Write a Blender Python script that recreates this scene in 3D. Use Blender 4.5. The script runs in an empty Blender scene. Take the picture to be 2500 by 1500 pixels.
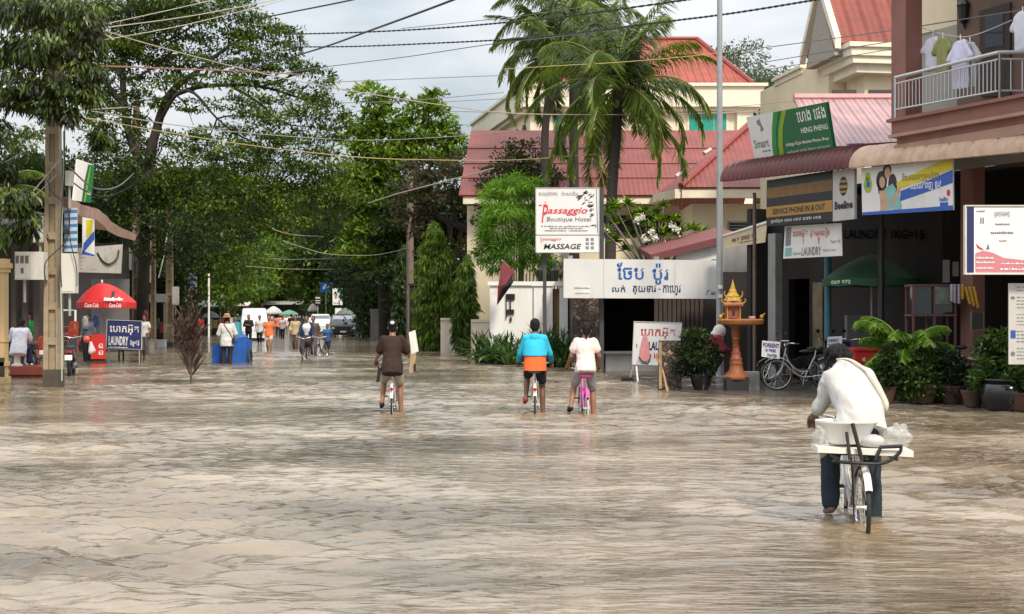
import bpy, math, random
import numpy as np
from mathutils import Vector as V, Matrix, Euler, noise as MN
R = math.radians
SC = bpy.context.scene
COL = SC.collection
random.seed(7)
RS = np.random.RandomState(11)
# ---------------------------------------------------------------- camera model (used to read positions off the photo)
F, CX, HY, H = 3472.2, 1250.0, 765.0, 1.65
CAMP = V((0, 0, H))
def ray(px, py): return V(((px-CX)/F, 1.0, (HY-py)/F))
def P(px, py, Y): return CAMP + ray(px, py)*Y
def G(px, py, z=0.0): return P(px, py, (H-z)*F/(py-HY))
def hit(px, py, O, N):
    d = ray(px, py); return CAMP + d*((O-CAMP).dot(N)/d.dot(N))
def lerp(a, b, t): return a+(b-a)*t
# ---------------------------------------------------------------- materials
_M = {}
def nodes_of(m):
    m.use_nodes = True
    nt = m.node_tree
    return nt, nt.nodes, nt.links
def mat(name, col, rough=.6, var=.12, scale=6., bump=0., metal=0., spec=.5, dirt=0., dirtcol=(.05, .045, .035), alpha=1., trans=0., stretch=(1, 1, 1), bscale=None):
    if name in _M: return _M[name]
    m = bpy.data.materials.new(name); nt, N, L = nodes_of(m)
    b = N['Principled BSDF']
    b.inputs['Roughness'].default_value = rough
    b.inputs['Metallic'].default_value = metal
    b.inputs['Specular IOR Level'].default_value = spec
    b.inputs['Alpha'].default_value = alpha
    if trans: b.inputs['Transmission Weight'].default_value = trans
    tc = N.new('ShaderNodeTexCoord'); mp = N.new('ShaderNodeMapping'); mp.inputs['Scale'].default_value = stretch
    L.new(tc.outputs['Object'], mp.inputs['Vector'])
    nz = N.new('ShaderNodeTexNoise'); nz.inputs['Scale'].default_value = scale; nz.inputs['Detail'].default_value = 4
    L.new(mp.outputs[0], nz.inputs['Vector'])
    mx = N.new('ShaderNodeMix'); mx.data_type = 'RGBA'
    c = col[:3]
    mx.inputs[6].default_value = (*[max(0, x*(1-var*2)) for x in c], 1)
    mx.inputs[7].default_value = (*[min(1, x*(1+var*2)) for x in c], 1)
    L.new(nz.outputs['Fac'], mx.inputs[0])
    out = mx.outputs[2]
    if dirt:
        n2 = N.new('ShaderNodeTexNoise'); n2.inputs['Scale'].default_value = scale*.35; n2.inputs['Detail'].default_value = 6; n2.inputs['Roughness'].default_value = .65
        mp2 = N.new('ShaderNodeMapping'); mp2.inputs['Scale'].default_value = (1.6, 1.6, .45)
        L.new(tc.outputs['Object'], mp2.inputs['Vector']); L.new(mp2.outputs[0], n2.inputs['Vector'])
        rp = N.new('ShaderNodeMapRange'); rp.inputs[1].default_value = .52; rp.inputs[2].default_value = .75
        rp.inputs[4].default_value = dirt
        L.new(n2.outputs['Fac'], rp.inputs[0])
        m2 = N.new('ShaderNodeMix'); m2.data_type = 'RGBA'; m2.inputs[7].default_value = (*dirtcol, 1)
        L.new(rp.outputs[0], m2.inputs[0]); L.new(out, m2.inputs[6]); out = m2.outputs[2]
    L.new(out, b.inputs['Base Color'])
    if bump:
        n3 = N.new('ShaderNodeTexNoise'); n3.inputs['Scale'].default_value = bscale or scale*3; n3.inputs['Detail'].default_value = 3
        L.new(mp.outputs[0], n3.inputs['Vector'])
        bp = N.new('ShaderNodeBump'); bp.inputs['Strength'].default_value = min(1, bump); bp.inputs['Distance'].default_value = .02*max(1, bump)
        L.new(n3.outputs['Fac'], bp.inputs['Height']); L.new(bp.outputs[0], b.inputs['Normal'])
    _M[name] = m
    return m
def leafmat(name, cols, rough=.45, transl=.35, spec=.3):
    """leaf colours spread over a per-leaf random number stored on the mesh"""
    if name in _M: return _M[name]
    m = bpy.data.materials.new(name); nt, N, L = nodes_of(m)
    b = N['Principled BSDF']; b.inputs['Roughness'].default_value = rough; b.inputs['Specular IOR Level'].default_value = spec
    at = N.new('ShaderNodeAttribute'); at.attribute_name = 'var'
    cr = N.new('ShaderNodeValToRGB'); e = cr.color_ramp.elements
    k = len(cols)
    e[0].position = 0; e[0].color = (*cols[0], 1); e[1].position = 1; e[1].color = (*cols[-1], 1)
    for i in range(1, k-1):
        x = e.new(i/(k-1)); x.color = (*cols[i], 1)
    L.new(at.outputs['Fac'], cr.inputs[0]); L.new(cr.outputs[0], b.inputs['Base Color'])
    tr = N.new('ShaderNodeBsdfTranslucent')
    hs = N.new('ShaderNodeHueSaturation'); hs.inputs['Value'].default_value = 1.5; hs.inputs['Saturation'].default_value = 1.15
    L.new(cr.outputs[0], hs.inputs['Color']); L.new(hs.outputs[0], tr.inputs['Color'])
    ms = N.new('ShaderNodeMixShader'); ms.inputs[0].default_value = transl
    L.new(b.outputs[0], ms.inputs[1]); L.new(tr.outputs[0], ms.inputs[2]); L.new(ms.outputs[0], N['Material Output'].inputs['Surface'])
    _M[name] = m
    return m
# ---------------------------------------------------------------- mesh builder
class MB:
    def __init__(s, m=None): s.v = []; s.f = []; s.mi = []; s.ms = [m] if m else []; s.c = 0
    def use(s, m):
        if m not in s.ms: s.ms.append(m)
        s.c = s.ms.index(m); return s
    def add(s, vs, fs):
        n = len(s.v); s.v += [tuple(x) for x in vs]; s.f += [tuple(i+n for i in f) for f in fs]; s.mi += [s.c]*len(fs); return s
    def hexa(s, c8):
        return s.add(c8, [(3, 2, 1, 0), (4, 5, 6, 7), (0, 1, 5, 4), (1, 2, 6, 5), (2, 3, 7, 6), (3, 0, 4, 7)])
    def box(s, c, sz, rot=None):
        c = V(c); hx, hy, hz = sz[0]/2, sz[1]/2, sz[2]/2
        M_ = rot if rot is not None else Matrix.Identity(3)
        if isinstance(rot, (int, float)): M_ = Matrix.Rotation(rot, 3, 'Z')
        return s.hexa([c+M_@V(p) for p in ((-hx, -hy, -hz), (hx, -hy, -hz), (hx, hy, -hz), (-hx, hy, -hz), (-hx, -hy, hz), (hx, -hy, hz), (hx, hy, hz), (-hx, hy, hz))])
    def fbox(s, O, A, B, a, b, z):     # box in a ground frame: O origin, A/B unit dirs, ranges
        pts = []
        for zz in z:
            for (i, j) in ((0, 0), (1, 0), (1, 1), (0, 1)):
                p = O+A*a[i]+B*b[j]; pts.append((p.x, p.y, zz))
        return s.hexa(pts)
    def slab(s, a, b, c, d, t, n=None):   # quad a b c d, thickened by t behind its face
        a, b, c, d = V(a), V(b), V(c), V(d)
        if n is None: n = (b-a).cross(d-a).normalized()
        o = -n*t
        return s.hexa([a+o, b+o, c+o, d+o, a, b, c, d])
    def quad(s, a, b, c, d): return s.add([a, b, c, d], [(0, 1, 2, 3)])
    def tube(s, pts, r, n=7, cap=True):
        pts = [V(p) for p in pts]; k = len(pts)
        rr = r if isinstance(r, (list, tuple)) else [r]*k
        if len(rr) == 2 and k > 2: rr = [lerp(rr[0], rr[1], i/(k-1)) for i in range(k)]
        vs = []; fs = []
        up = None
        for i, p in enumerate(pts):
            t = (pts[min(i+1, k-1)]-pts[max(i-1, 0)])
            if t.length < 1e-9: t = V((0, 0, 1))
            t.normalize()
            if up is None:
                up = V((0, 0, 1)) if abs(t.z) < .9 else V((1, 0, 0))
            x = up.cross(t)
            if x.length < 1e-5: x = V((1, 0, 0)).cross(t)
            x.normalize(); y = t.cross(x).normalized(); up = y.copy() if False else (t.cross(x))
            for j in range(n):
                a = 2*math.pi*j/n
                vs.append(p+(x*math.cos(a)+y*math.sin(a))*rr[i])
        for i in range(k-1):
            for j in range(n):
                fs.append((i*n+j, i*n+(j+1) % n, (i+1)*n+(j+1) % n, (i+1)*n+j))
        if cap: fs.append(tuple(range(n-1, -1, -1))); fs.append(tuple((k-1)*n+j for j in range(n)))
        return s.add(vs, fs)
    def lathe(s, prof, c=(0, 0, 0), n=16, rot=None, sx=1, sy=1):
        vs = []; fs = []; c = V(c); k = len(prof)
        for (r, z) in prof:
            for j in range(n):
                a = 2*math.pi*j/n; p = V((r*math.cos(a)*sx, r*math.sin(a)*sy, z))
                vs.append(c+(rot@p if rot is not None else p))
        for i in range(k-1):
            for j in range(n):
                fs.append((i*n+j, i*n+(j+1) % n, (i+1)*n+(j+1) % n, (i+1)*n+j))
        fs.append(tuple(range(n-1, -1, -1))); fs.append(tuple((k-1)*n+j for j in range(n)))
        return s.add(vs, fs)
    def ell(s, c, r, rot=None, n=12, m=8):
        prof = [(max(1e-3, math.sin(math.pi*i/m)), -math.cos(math.pi*i/m)) for i in range(m+1)]
        c = V(c); vs = []; fs = []
        for (q, z) in prof:
            for j in range(n):
                a = 2*math.pi*j/n; p = V((q*math.cos(a)*r[0], q*math.sin(a)*r[1], z*r[2]))
                vs.append(c+(rot@p if rot is not None else p))
        for i in range(m):
            for j in range(n): fs.append((i*n+j, i*n+(j+1) % n, (i+1)*n+(j+1) % n, (i+1)*n+j))
        fs.append(tuple(range(n-1, -1, -1))); fs.append(tuple(m*n+j for j in range(n)))
        return s.add(vs, fs)
    def cap(s, a, b, ra, rb, n=10):      # tapered capsule
        a, b = V(a), V(b); d = (b-a)
        L = max(d.length, 1e-4); q = V((0, 0, 1)).rotation_difference(d.normalized() if d.length > 1e-6 else V((0, 0, 1))).to_matrix()
        prof = []
        for i in range(5): t = math.pi/2*i/4; prof.append((max(1e-3, ra*math.sin(t)), -ra*math.cos(t)))
        for i in range(5): t = math.pi/2*i/4; prof.append((max(1e-3, rb*math.cos(t)), L+rb*math.sin(t)))
        return s.lathe(prof, a, n, q)
    def prism(s, poly, t, O, A, B):      # polygon (a,b) in plane O,A,B extruded by t along -(A x B)
        n = A.cross(B).normalized(); k = len(poly)
        f = [O+A*p[0]+B*p[1] for p in poly]; g = [p-n*t for p in f]
        fs = [tuple(range(k)), tuple(range(2*k-1, k-1, -1))]
        for i in range(k): j = (i+1) % k; fs.append((i, i+k, j+k, j))
        return s.add(f+g, fs)
    def disc(s, O, A, B, ra, rb, n=18, t=.004):
        return s.prism([(ra*math.cos(2*math.pi*i/n), rb*math.sin(2*math.pi*i/n)) for i in range(n)], t, O, A, B)
    def mesh(s, name, off=V((0, 0, 0)), smooth=None):
        me = bpy.data.meshes.new(name)
        o = V(off)
        me.from_pydata([(x[0]-o.x, x[1]-o.y, x[2]-o.z) for x in s.v], [], s.f)
        for m in s.ms: me.materials.append(m)
        if len(s.ms) > 1: me.polygons.foreach_set('material_index', s.mi)
        if smooth is not None:
            me.polygons.foreach_set('use_smooth', [True]*len(me.polygons))
            me.set_sharp_from_angle(angle=R(smooth))
        me.update()
        return me
def link(name, me, parent=None):
    o = bpy.data.objects.new(name, me); COL.objects.link(o)
    if parent is not None: o.parent = parent
    return o
def wloc(o):
    p = V((0, 0, 0))
    while o is not None: p = p+o.location; o = o.parent
    return p
def T(name, label, cat, loc=(0, 0, 0), group=None, rz=0.):
    o = bpy.data.objects.new(name, None); COL.objects.link(o); o.empty_display_size = .2
    o.location = loc; o.rotation_euler = (0, 0, rz); o['label'] = label; o['category'] = cat
    if group: o['group'] = group
    return o
def tag(o, label, cat, group=None):
    o['label'] = label; o['category'] = cat
    if group: o['group'] = group
    return o
def part(name, mb, parent, smooth=None, local=False, label=None):
    """mesh child of parent; vertices given in world coordinates unless local"""
    o = link(name, mb.mesh(name, V((0, 0, 0)) if local else wloc(parent), smooth), parent)
    if label: o['label'] = label
    return o
def single(name, mb, label, cat, loc=None, smooth=None, group=None):
    if loc is None:
        a = np.array(mb.v); loc = V((a[:, 0].mean(), a[:, 1].mean(), a[:, 2].min()))
    o = link(name, mb.mesh(name, V(loc), smooth)); o.location = loc
    return tag(o, label, cat, group)
def struct(name, mb, smooth=None):
    o = link(name, mb.mesh(name, V((0, 0, 0)), smooth)); o['kind'] = 'structure'; return o
def dup(root, loc=None, rz=None, scale=None, label=None, group=None):
    def cp(o, par):
        c = o.copy(); COL.objects.link(c)
        if par is not None: c.parent = par
        for ch in list(o.children): cp(ch, c)
        return c
    r = cp(root, None)
    if loc is not None: r.location = loc
    if rz is not None: r.rotation_euler[2] = rz
    if scale is not None: r.scale = (scale,)*3 if isinstance(scale, (int, float)) else scale
    if label: r['label'] = label
    if group: r['group'] = group
    return r
# ---------------------------------------------------------------- flat signs and lettering
WORK = bpy.data.scenes.new('workbench')      # an empty side scene, so that evaluating one piece does not touch the rest; removed at the end
def baked(o):
    WORK.collection.objects.link(o); vl = WORK.view_layers[0]; vl.update()
    me = bpy.data.meshes.new_from_object(o.evaluated_get(vl.depsgraph)); WORK.collection.objects.unlink(o); return me
def text_polys(s, bold=0.0, italic=0.0):
    c = bpy.data.curves.new('lettering', 'FONT'); c.body = s; c.size = 1; c.offset = bold; c.resolution_u = 2; c.shear = italic
    o = bpy.data.objects.new('lettering', c); me = baked(o)
    vs = [(v.co.x, v.co.y) for v in me.vertices]; fs = [tuple(p.vertices) for p in me.polygons]
    bpy.data.objects.remove(o); bpy.data.curves.remove(c); bpy.data.meshes.remove(me)
    return vs, fs
class Quad:
    """a flat board in the world with corners tl tr br bl"""
    def __init__(s, tl, tr, br, bl):
        s.c = [V(tl), V(tr), V(br), V(bl)]
        s.n = (s.c[2]-s.c[3]).cross(s.c[0]-s.c[3]).normalized()
    def at(s, u, v, d=0.):       # u right 0..1, v down 0..1
        return lerp(lerp(s.c[0], s.c[1], u), lerp(s.c[3], s.c[2], u), v)+s.n*d
    def board(s, mb, t=.05, u0=0, v0=0, u1=1, v1=1, d=0.):
        return mb.slab(s.at(u0, v1, d), s.at(u1, v1, d), s.at(u1, v0, d), s.at(u0, v0, d), t, s.n)
    def patch(s, mb, pts, d=.004):
        return mb.add([s.at(u, v, d) for u, v in pts], [tuple(range(len(pts)-1, -1, -1))])
    def text(s, mb, t, u0, v0, u1, v1, bold=0., d=.008, italic=0.):
        vs, fs = text_polys(t, bold, italic)
        if not vs: return mb
        x0 = min(p[0] for p in vs); x1 = max(p[0] for p in vs); y0 = min(p[1] for p in vs); y1 = max(p[1] for p in vs)
        return mb.add([s.at(lerp(u0, u1, (x-x0)/(x1-x0)), lerp(v1, v0, (y-y0)/(y1-y0)), d) for x, y in vs], fs)
    def squiggle(s, mb, u0, v0, u1, v1, seed=0, n=None, d=.006):   # a line of print too small to read
        rr = random.Random(seed); u = u0
        while u < u1:
            w = (u1-u0)*rr.uniform(.03, .09); a = min(u+w, u1)
            hgt = rr.uniform(.6, 1)
            vm = v1-(v1-v0)*hgt
            s.patch(mb, [(u, vm), (a, vm), (a, v1), (u, v1)], d); u = a+(u1-u0)*rr.uniform(.012, .03)
        return mb
def pxquad(O, N, tl, tr, br, bl): return Quad(*[hit(x, y, O, N) for x, y in (tl, tr, br, bl)])
def flatquad(Y, x0, y0, x1, y1): return Quad(P(x0, y0, Y), P(x1, y0, Y), P(x1, y1, Y), P(x0, y1, Y))
# ---------------------------------------------------------------- smooth blended bodies
def blob(name, mb, m, parent, vox=.012, sm=4, local=True, smooth=True, scale=None):
    """closed pieces of mb fused into one continuous surface"""
    me0 = mb.mesh('tmp', V((0, 0, 0)) if local else wloc(parent))
    o = bpy.data.objects.new('tmp', me0)
    md = o.modifiers.new('r', 'REMESH'); md.mode = 'VOXEL'; md.voxel_size = vox
    if sm:
        ms = o.modifiers.new('s', 'SMOOTH'); ms.factor = .5; ms.iterations = sm
    me = baked(o); bpy.data.objects.remove(o); bpy.data.meshes.remove(me0)
    me.materials.clear(); me.materials.append(m); me.name = name
    me.polygons.foreach_set('use_smooth', [smooth]*len(me.polygons)); me.update()
    return link(name, me, parent)
# ---------------------------------------------------------------- leaves
def leaf_mesh(name, c, d, nrm, L, W, var, m, bend=.0):
    """one folded leaf blade per row: c base, d direction, nrm face normal (all (n,3)); L, W lengths (n,)"""
    n = len(c)
    d = d/np.linalg.norm(d, axis=1, keepdims=True)
    s = np.cross(d, nrm); s /= (np.linalg.norm(s, axis=1, keepdims=True)+1e-9)
    up = np.cross(s, d)
    L = np.asarray(L).reshape(-1, 1)*np.ones((n, 1)); W = np.asarray(W).reshape(-1, 1)*np.ones((n, 1))
    mid = c+d*L*.45+up*L*bend
    v = np.stack([c, mid-s*W*.5, c+d*L-up*L*bend*.6, mid+s*W*.5], 1).reshape(-1, 3)
    me = bpy.data.meshes.new(name)
    me.vertices.add(4*n); me.vertices.foreach_set('co', v.astype(np.float32).ravel())
    me.loops.add(4*n); me.loops.foreach_set('vertex_index', np.arange(4*n, dtype=np.int32))
    me.polygons.add(n); me.polygons.foreach_set('loop_start', np.arange(0, 4*n, 4, dtype=np.int32))
    a = me.attributes.new('var', 'FLOAT', 'POINT'); a.data.foreach_set('value', np.repeat(var, 4).astype(np.float32))
    me.materials.append(m); me.update(); me.validate()
    return me
def rand_dirs(n, up=0., rs=RS):
    d = rs.normal(size=(n, 3)); d[:, 2] += up; return d/np.linalg.norm(d, axis=1, keepdims=True)
def clump_leaves(clumps, per, L, W, rs=RS, droop=0., upn=.8, shell=.55, lumps=7):
    """clumps: rows (x,y,z,rx,ry,rz[,tone]); every clump is broken into sprays so that its outline is ragged"""
    C = []; D = []; NN = []; VV = []
    for cl in clumps:
        c = np.array(cl[:3]); r = np.array(cl[3:6]); tone = cl[6] if len(cl) > 6 else 0.
        vol = max(.2, (r[0]*r[1]*r[2])**(2/3.))
        ns = max(lumps, int(lumps*vol*2))
        n = max(20, int(per*vol))
        sd = rand_dirs(ns, 0., rs)*(shell+(1-shell)*rs.rand(ns, 1))
        sc = c+sd*r
        k = rs.randint(0, ns, n)
        sig = np.minimum(r*.30, .45)
        p = sc[k]+rs.normal(size=(n, 3))*sig*np.array([1, 1, .55])
        out = (p-c)/r; out /= (np.linalg.norm(out, axis=1, keepdims=True)+1e-6)
        d = out*.8+rand_dirs(n, 0, rs)*.9; d[:, 2] -= droop
        nn = rand_dirs(n, upn, rs)
        sv = rs.rand(ns)*.5
        C.append(p); D.append(d); NN.append(nn); VV.append(np.clip(sv[k]+rs.rand(n)*.45+tone, 0, 1))
    return np.concatenate(C), np.concatenate(D), np.concatenate(NN), np.concatenate(VV)
def crown(parent, clumps, per, L, W, m, name='crown', rs=RS, **kw):
    c, d, nn, vv = clump_leaves(clumps, per, L, W, rs, **kw)
    n = len(c); c = c-np.array(wloc(parent))
    me = leaf_mesh(name, c, d, nn, L*(.5+1.0*rs.rand(n)**1.3), W*(.55+.8*rs.rand(n)), vv, m, bend=.06)
    return link(name, me, parent)
def curve_pts(pts, k=6):
    """smooth (Catmull-Rom) path through points"""
    pts = [V(p) for p in pts]; out = []
    for i in range(len(pts)-1):
        p0 = pts[max(i-1, 0)]; p1 = pts[i]; p2 = pts[i+1]; p3 = pts[min(i+2, len(pts)-1)]
        for j in range(k):
            t = j/k
            out.append(.5*((2*p1)+(p2-p0)*t+(2*p0-5*p1+4*p2-p3)*t*t+(3*p1-p0-3*p2+p3)*t**3))
    out.append(pts[-1]); return out

def ruffle(o, fn):
    """move every vertex along its normal by fn(position)"""
    me = o.data; n = len(me.vertices); a = np.empty(n*3, np.float32); b = np.empty(n*3, np.float32)
    me.vertices.foreach_get('co', a); me.vertices.foreach_get('normal', b); P_ = a.reshape(-1, 3); N_ = b.reshape(-1, 3)
    d = np.array([fn(V(p)) for p in P_.tolist()], np.float32)
    me.vertices.foreach_set('co', (P_+N_*d[:, None]).ravel()); me.update()
# ================================================================= world, sun, camera, water
SUN_EL, SUN_AZ = R(48), R(150)     # azimuth measured from +Y (north) clockwise
w = bpy.data.worlds.new("World"); SC.world = w; w.use_nodes = True
nt = w.node_tree; N = nt.nodes; L = nt.links
bg = N['Background']; bg.inputs[1].default_value = .1
sky = N.new('ShaderNodeTexSky'); sky.sky_type = 'NISHITA'; sky.sun_disc = False; sky.sun_elevation = SUN_EL; sky.sun_rotation = SUN_AZ
sky.air_density = 1.2; sky.dust_density = 2.5
tc = N.new('ShaderNodeTexCoord'); mp = N.new('ShaderNodeMapping'); mp.inputs['Scale'].default_value = (1, 1, 2.6); mp.inputs['Location'].default_value = (.35, 0, .1)
L.new(tc.outputs['Generated'], mp.inputs[0])
nz = N.new('ShaderNodeTexNoise'); nz.inputs['Scale'].default_value = 3.4; nz.inputs['Detail'].default_value = 7; nz.inputs['Roughness'].default_value = .52; nz.inputs['Distortion'].default_value = .3
L.new(mp.outputs[0], nz.inputs[0])
cr = N.new('ShaderNodeValToRGB'); e = cr.color_ramp.elements
e[0].position = .38; e[0].color = (.40, .475, .525, 1); e[1].position = .63; e[1].color = (.76, .775, .80, 1)
x = e.new(.5); x.color = (.57, .625, .67, 1)
L.new(nz.outputs['Fac'], cr.inputs[0])
sp = N.new('ShaderNodeSeparateXYZ'); L.new(tc.outputs['Generated'], sp.inputs[0])
mr = N.new('ShaderNodeMapRange'); mr.inputs[1].default_value = .1; mr.inputs[2].default_value = .95; mr.inputs[3].default_value = 8.6; mr.inputs[4].default_value = 28.
L.new(sp.outputs['Z'], mr.inputs[0])
vm = N.new('ShaderNodeVectorMath'); vm.operation = 'SCALE'; L.new(cr.outputs[0], vm.inputs[0]); L.new(mr.outputs[0], vm.inputs['Scale'])
wm = N.new('ShaderNodeMapRange'); wm.inputs[1].default_value = 9; wm.inputs[2].default_value = 18
mx = N.new('ShaderNodeMix'); mx.data_type = 'RGBA'; mx.inputs[0].default_value = .12
wt = N.new('ShaderNodeMix'); wt.data_type = 'RGBA'; wt.blend_type = 'MULTIPLY'; wt.inputs[7].default_value = (1.05, .99, .965, 1); L.new(mr.outputs[0], wm.inputs[0]); L.new(wm.outputs[0], wt.inputs[0]); L.new(vm.outputs[0], wt.inputs[6]); L.new(wt.outputs[2], mx.inputs[6]); L.new(sky.outputs[0], mx.inputs[7]); L.new(mx.outputs[2], bg.inputs[0])
sl = bpy.data.lights.new('sun', 'SUN'); sl.energy = 3.1; sl.angle = R(9); sl.color = (1, .90, .75)
so = bpy.data.objects.new('sun', sl); COL.objects.link(so); so.location = (0, 0, 40)
sd = V((math.sin(SUN_AZ)*math.cos(SUN_EL), math.cos(SUN_AZ)*math.cos(SUN_EL), math.sin(SUN_EL)))
so.rotation_euler = sd.to_track_quat('Z', 'Y').to_euler()
cam = bpy.data.cameras.new('camera'); co = bpy.data.objects.new('camera', cam); COL.objects.link(co); SC.camera = co
co.location = CAMP; co.rotation_euler = (R(90), 0, 0); cam.lens = 50; cam.sensor_width = 36; cam.shift_y = .006; cam.clip_end = 2000; cam.clip_start = .1
SC.view_settings.view_transform = 'Standard'; SC.view_settings.look = 'None'; SC.view_settings.gamma = 1; SC.view_settings.exposure = .34
SC.cycles.use_denoising = True
SC.cycles.max_bounces = 6; SC.cycles.transparent_max_bounces = 12
# ---- flood water: a real rippled sheet
def water():
    rows, cols = 1130, 470
    Y = np.concatenate([np.linspace(4.2, 13, 330, endpoint=False), 13*(60/13.)**np.linspace(0, 1, 700, endpoint=False), 60*5.**np.linspace(0, 1, 100)])
    U = np.linspace(-1, 1, cols)
    YY, UU = np.meshgrid(Y, U, indexing='ij')
    XX = UU*(YY*.62+3.)
    Z = np.zeros_like(XX); rs = np.random.RandomState(3)
    dy = np.gradient(Y)[:, None]*np.ones_like(XX); dx = (YY*.62+3.)*2/cols
    wx = .35*np.sin(XX*.7+1.3)+.3*np.sin(XX*.31+YY*.43)+.12*np.sin(XX*1.9-YY*.8)
    wy = .35*np.sin(XX*.83+YY*.35)+.25*np.sin(YY*.9-XX*.4)
    patch = np.clip(.5+.5*np.sin(XX*.42+YY*.31+1.1*np.sin(YY*.23-XX*.2))+.35*np.sin(XX*.17-YY*.6+2), 0, 1.3)
    for i in range(120):
        lam = .10*(16.)**rs.rand()**1.15
        th = R(85)+rs.normal()*.36          # crests mostly across the street
        kx, ky = math.cos(th)*2*math.pi/lam, math.sin(th)*2*math.pi/lam
        amp = .0088*lam*min(1, (.36/lam)**1.15)
        fade = np.clip(1.6-(np.maximum(dy*abs(math.sin(th)), dx*abs(math.cos(th)))*3.0/lam), 0, 1)
        g = .5+.5*np.sin(XX*(.23+.5*rs.rand())+YY*(.2+.4*rs.rand())+rs.rand()*6.28)
        ph = kx*(XX+wx)+ky*(YY+wy)+rs.rand()*6.28
        s_ = np.sin(ph)
        Z += amp*fade*(.3+g)*(.2+1.0*patch)*np.clip(.5+(YY-4)/12, .5, 1)*s_
    churn = np.zeros_like(XX)
    for px, py, st in ((2104, 1283, 1.), (957, 1009, .8), (1306, 1010, .8), (1432, 1014, .8), (741, 879, .9), (790, 868, .7), (657, 858, .5), (554, 889, .5), (130, 946, .35), (467, 938, .3), (765, 866, .5)):
        g0 = G(px, py); dx_ = XX-g0.x; dy_ = g0.y-YY; r_ = np.sqrt(dx_**2+(dy_*.8)**2)
        wz = .5+.5*np.sin(dx_*7+3*np.sin(dy_*5)); arm = np.abs(dx_)-.10-.26*np.clip(dy_, 0, 9)
        back = (dy_ > -.1)*np.exp(-np.clip(dy_, 0, 9)/1.6)
        Z += st*.016*np.exp(-(arm/.10)**2)*back*np.clip(dy_*4, 0, 1)+st*.008*np.cos(r_*15)*np.exp(-r_*1.7)
        churn += st*np.exp(-(dx_/(.22+.22*np.clip(dy_, 0, 9)))**2)*back*np.exp(-np.clip(dy_, 0, 9)/1.1)*(.45+.8*wz)
    v = np.stack([XX, YY, Z], -1).reshape(-1, 3)
    idx = np.arange(rows*cols).reshape(rows, cols)
    q = np.stack([idx[:-1, :-1], idx[:-1, 1:], idx[1:, 1:], idx[1:, :-1]], -1).reshape(-1, 4)
    me = bpy.data.meshes.new('flood_water'); n = len(q)
    me.vertices.add(len(v)); me.vertices.foreach_set('co', v.astype(np.float32).ravel())
    me.loops.add(4*n); me.loops.foreach_set('vertex_index', q.astype(np.int32).ravel())
    me.polygons.add(n); me.polygons.foreach_set('loop_start', np.arange(0, 4*n, 4, dtype=np.int32))
    me.polygons.foreach_set('use_smooth', np.ones(n, dtype=bool)); at = me.attributes.new('churn', 'FLOAT', 'POINT'); at.data.foreach_set('value', np.clip(churn, 0, 1).astype(np.float32).ravel()); me.update(); me.validate()
    m = bpy.data.materials.new('muddy_flood_water'); nt, N, L = nodes_of(m); b = N['Principled BSDF']
    b.inputs['Roughness'].default_value = .07; b.inputs['IOR'].default_value = 1.65
    g = N.new('ShaderNodeTexCoord')
    mp = N.new('ShaderNodeMapping'); mp.inputs['Scale'].default_value = (.16, .3, 1); L.new(g.outputs['Object'], mp.inputs[0])
    n1 = N.new('ShaderNodeTexNoise'); n1.inputs['Scale'].default_value = 1.6; n1.inputs['Detail'].default_value = 5; L.new(mp.outputs[0], n1.inputs[0])
    cr = N.new('ShaderNodeValToRGB'); e = cr.color_ramp.elements; e[0].position = .36; e[0].color = (.10, .074, .043, 1); e[1].position = .68; e[1].color = (.315, .26, .192, 1)
    L.new(n1.outputs['Fac'], cr.inputs[0])
    ca = N.new('ShaderNodeAttribute'); ca.attribute_name = 'churn'; cm = N.new('ShaderNodeMix'); cm.data_type = 'RGBA'; cm.inputs[7].default_value = (.27, .18, .085, 1)
    L.new(ca.outputs['Fac'], cm.inputs[0]); L.new(cr.outputs[0], cm.inputs[6]); L.new(cm.outputs[2], b.inputs['Base Color'])
    rm = N.new('ShaderNodeMapRange'); rm.inputs[3].default_value = .07; rm.inputs[4].default_value = .35; L.new(ca.outputs['Fac'], rm.inputs[0]); L.new(rm.outputs[0], b.inputs['Roughness'])
    prev = None
    for sc, st, dist, det in (((1.0, 3.4, 1), 2.0, .032, 2), ((1.1, 4.2, 1), 4.2, .015, 2)):
        mp = N.new('ShaderNodeMapping'); mp.inputs['Scale'].default_value = sc; mp.inputs['Rotation'].default_value = (0, 0, R(6)); L.new(g.outputs['Object'], mp.inputs[0])
        nn = N.new('ShaderNodeTexNoise'); nn.inputs['Scale'].default_value = st; nn.inputs['Detail'].default_value = det; nn.inputs['Distortion'].default_value = .6; L.new(mp.outputs[0], nn.inputs[0])
        bp = N.new('ShaderNodeBump'); bp.inputs['Strength'].default_value = .8; bp.inputs['Distance'].default_value = dist
        L.new(nn.outputs['Fac'], bp.inputs['Height'])
        if prev: L.new(prev.outputs[0], bp.inputs['Normal'])
        prev = bp
    L.new(prev.outputs[0], b.inputs['Normal'])
    me.materials.append(m)
    o = link('flood_water', me); o['kind'] = 'structure'
water()
gm = mat('silt_ground', (.16, .125, .085), .9, .2, .6)
gb = MB(gm); gb.quad((-900, -40, -.3), (900, -40, -.3), (900, 1400, -.3), (-900, 1400, -.3)); struct('ground', gb)
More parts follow.
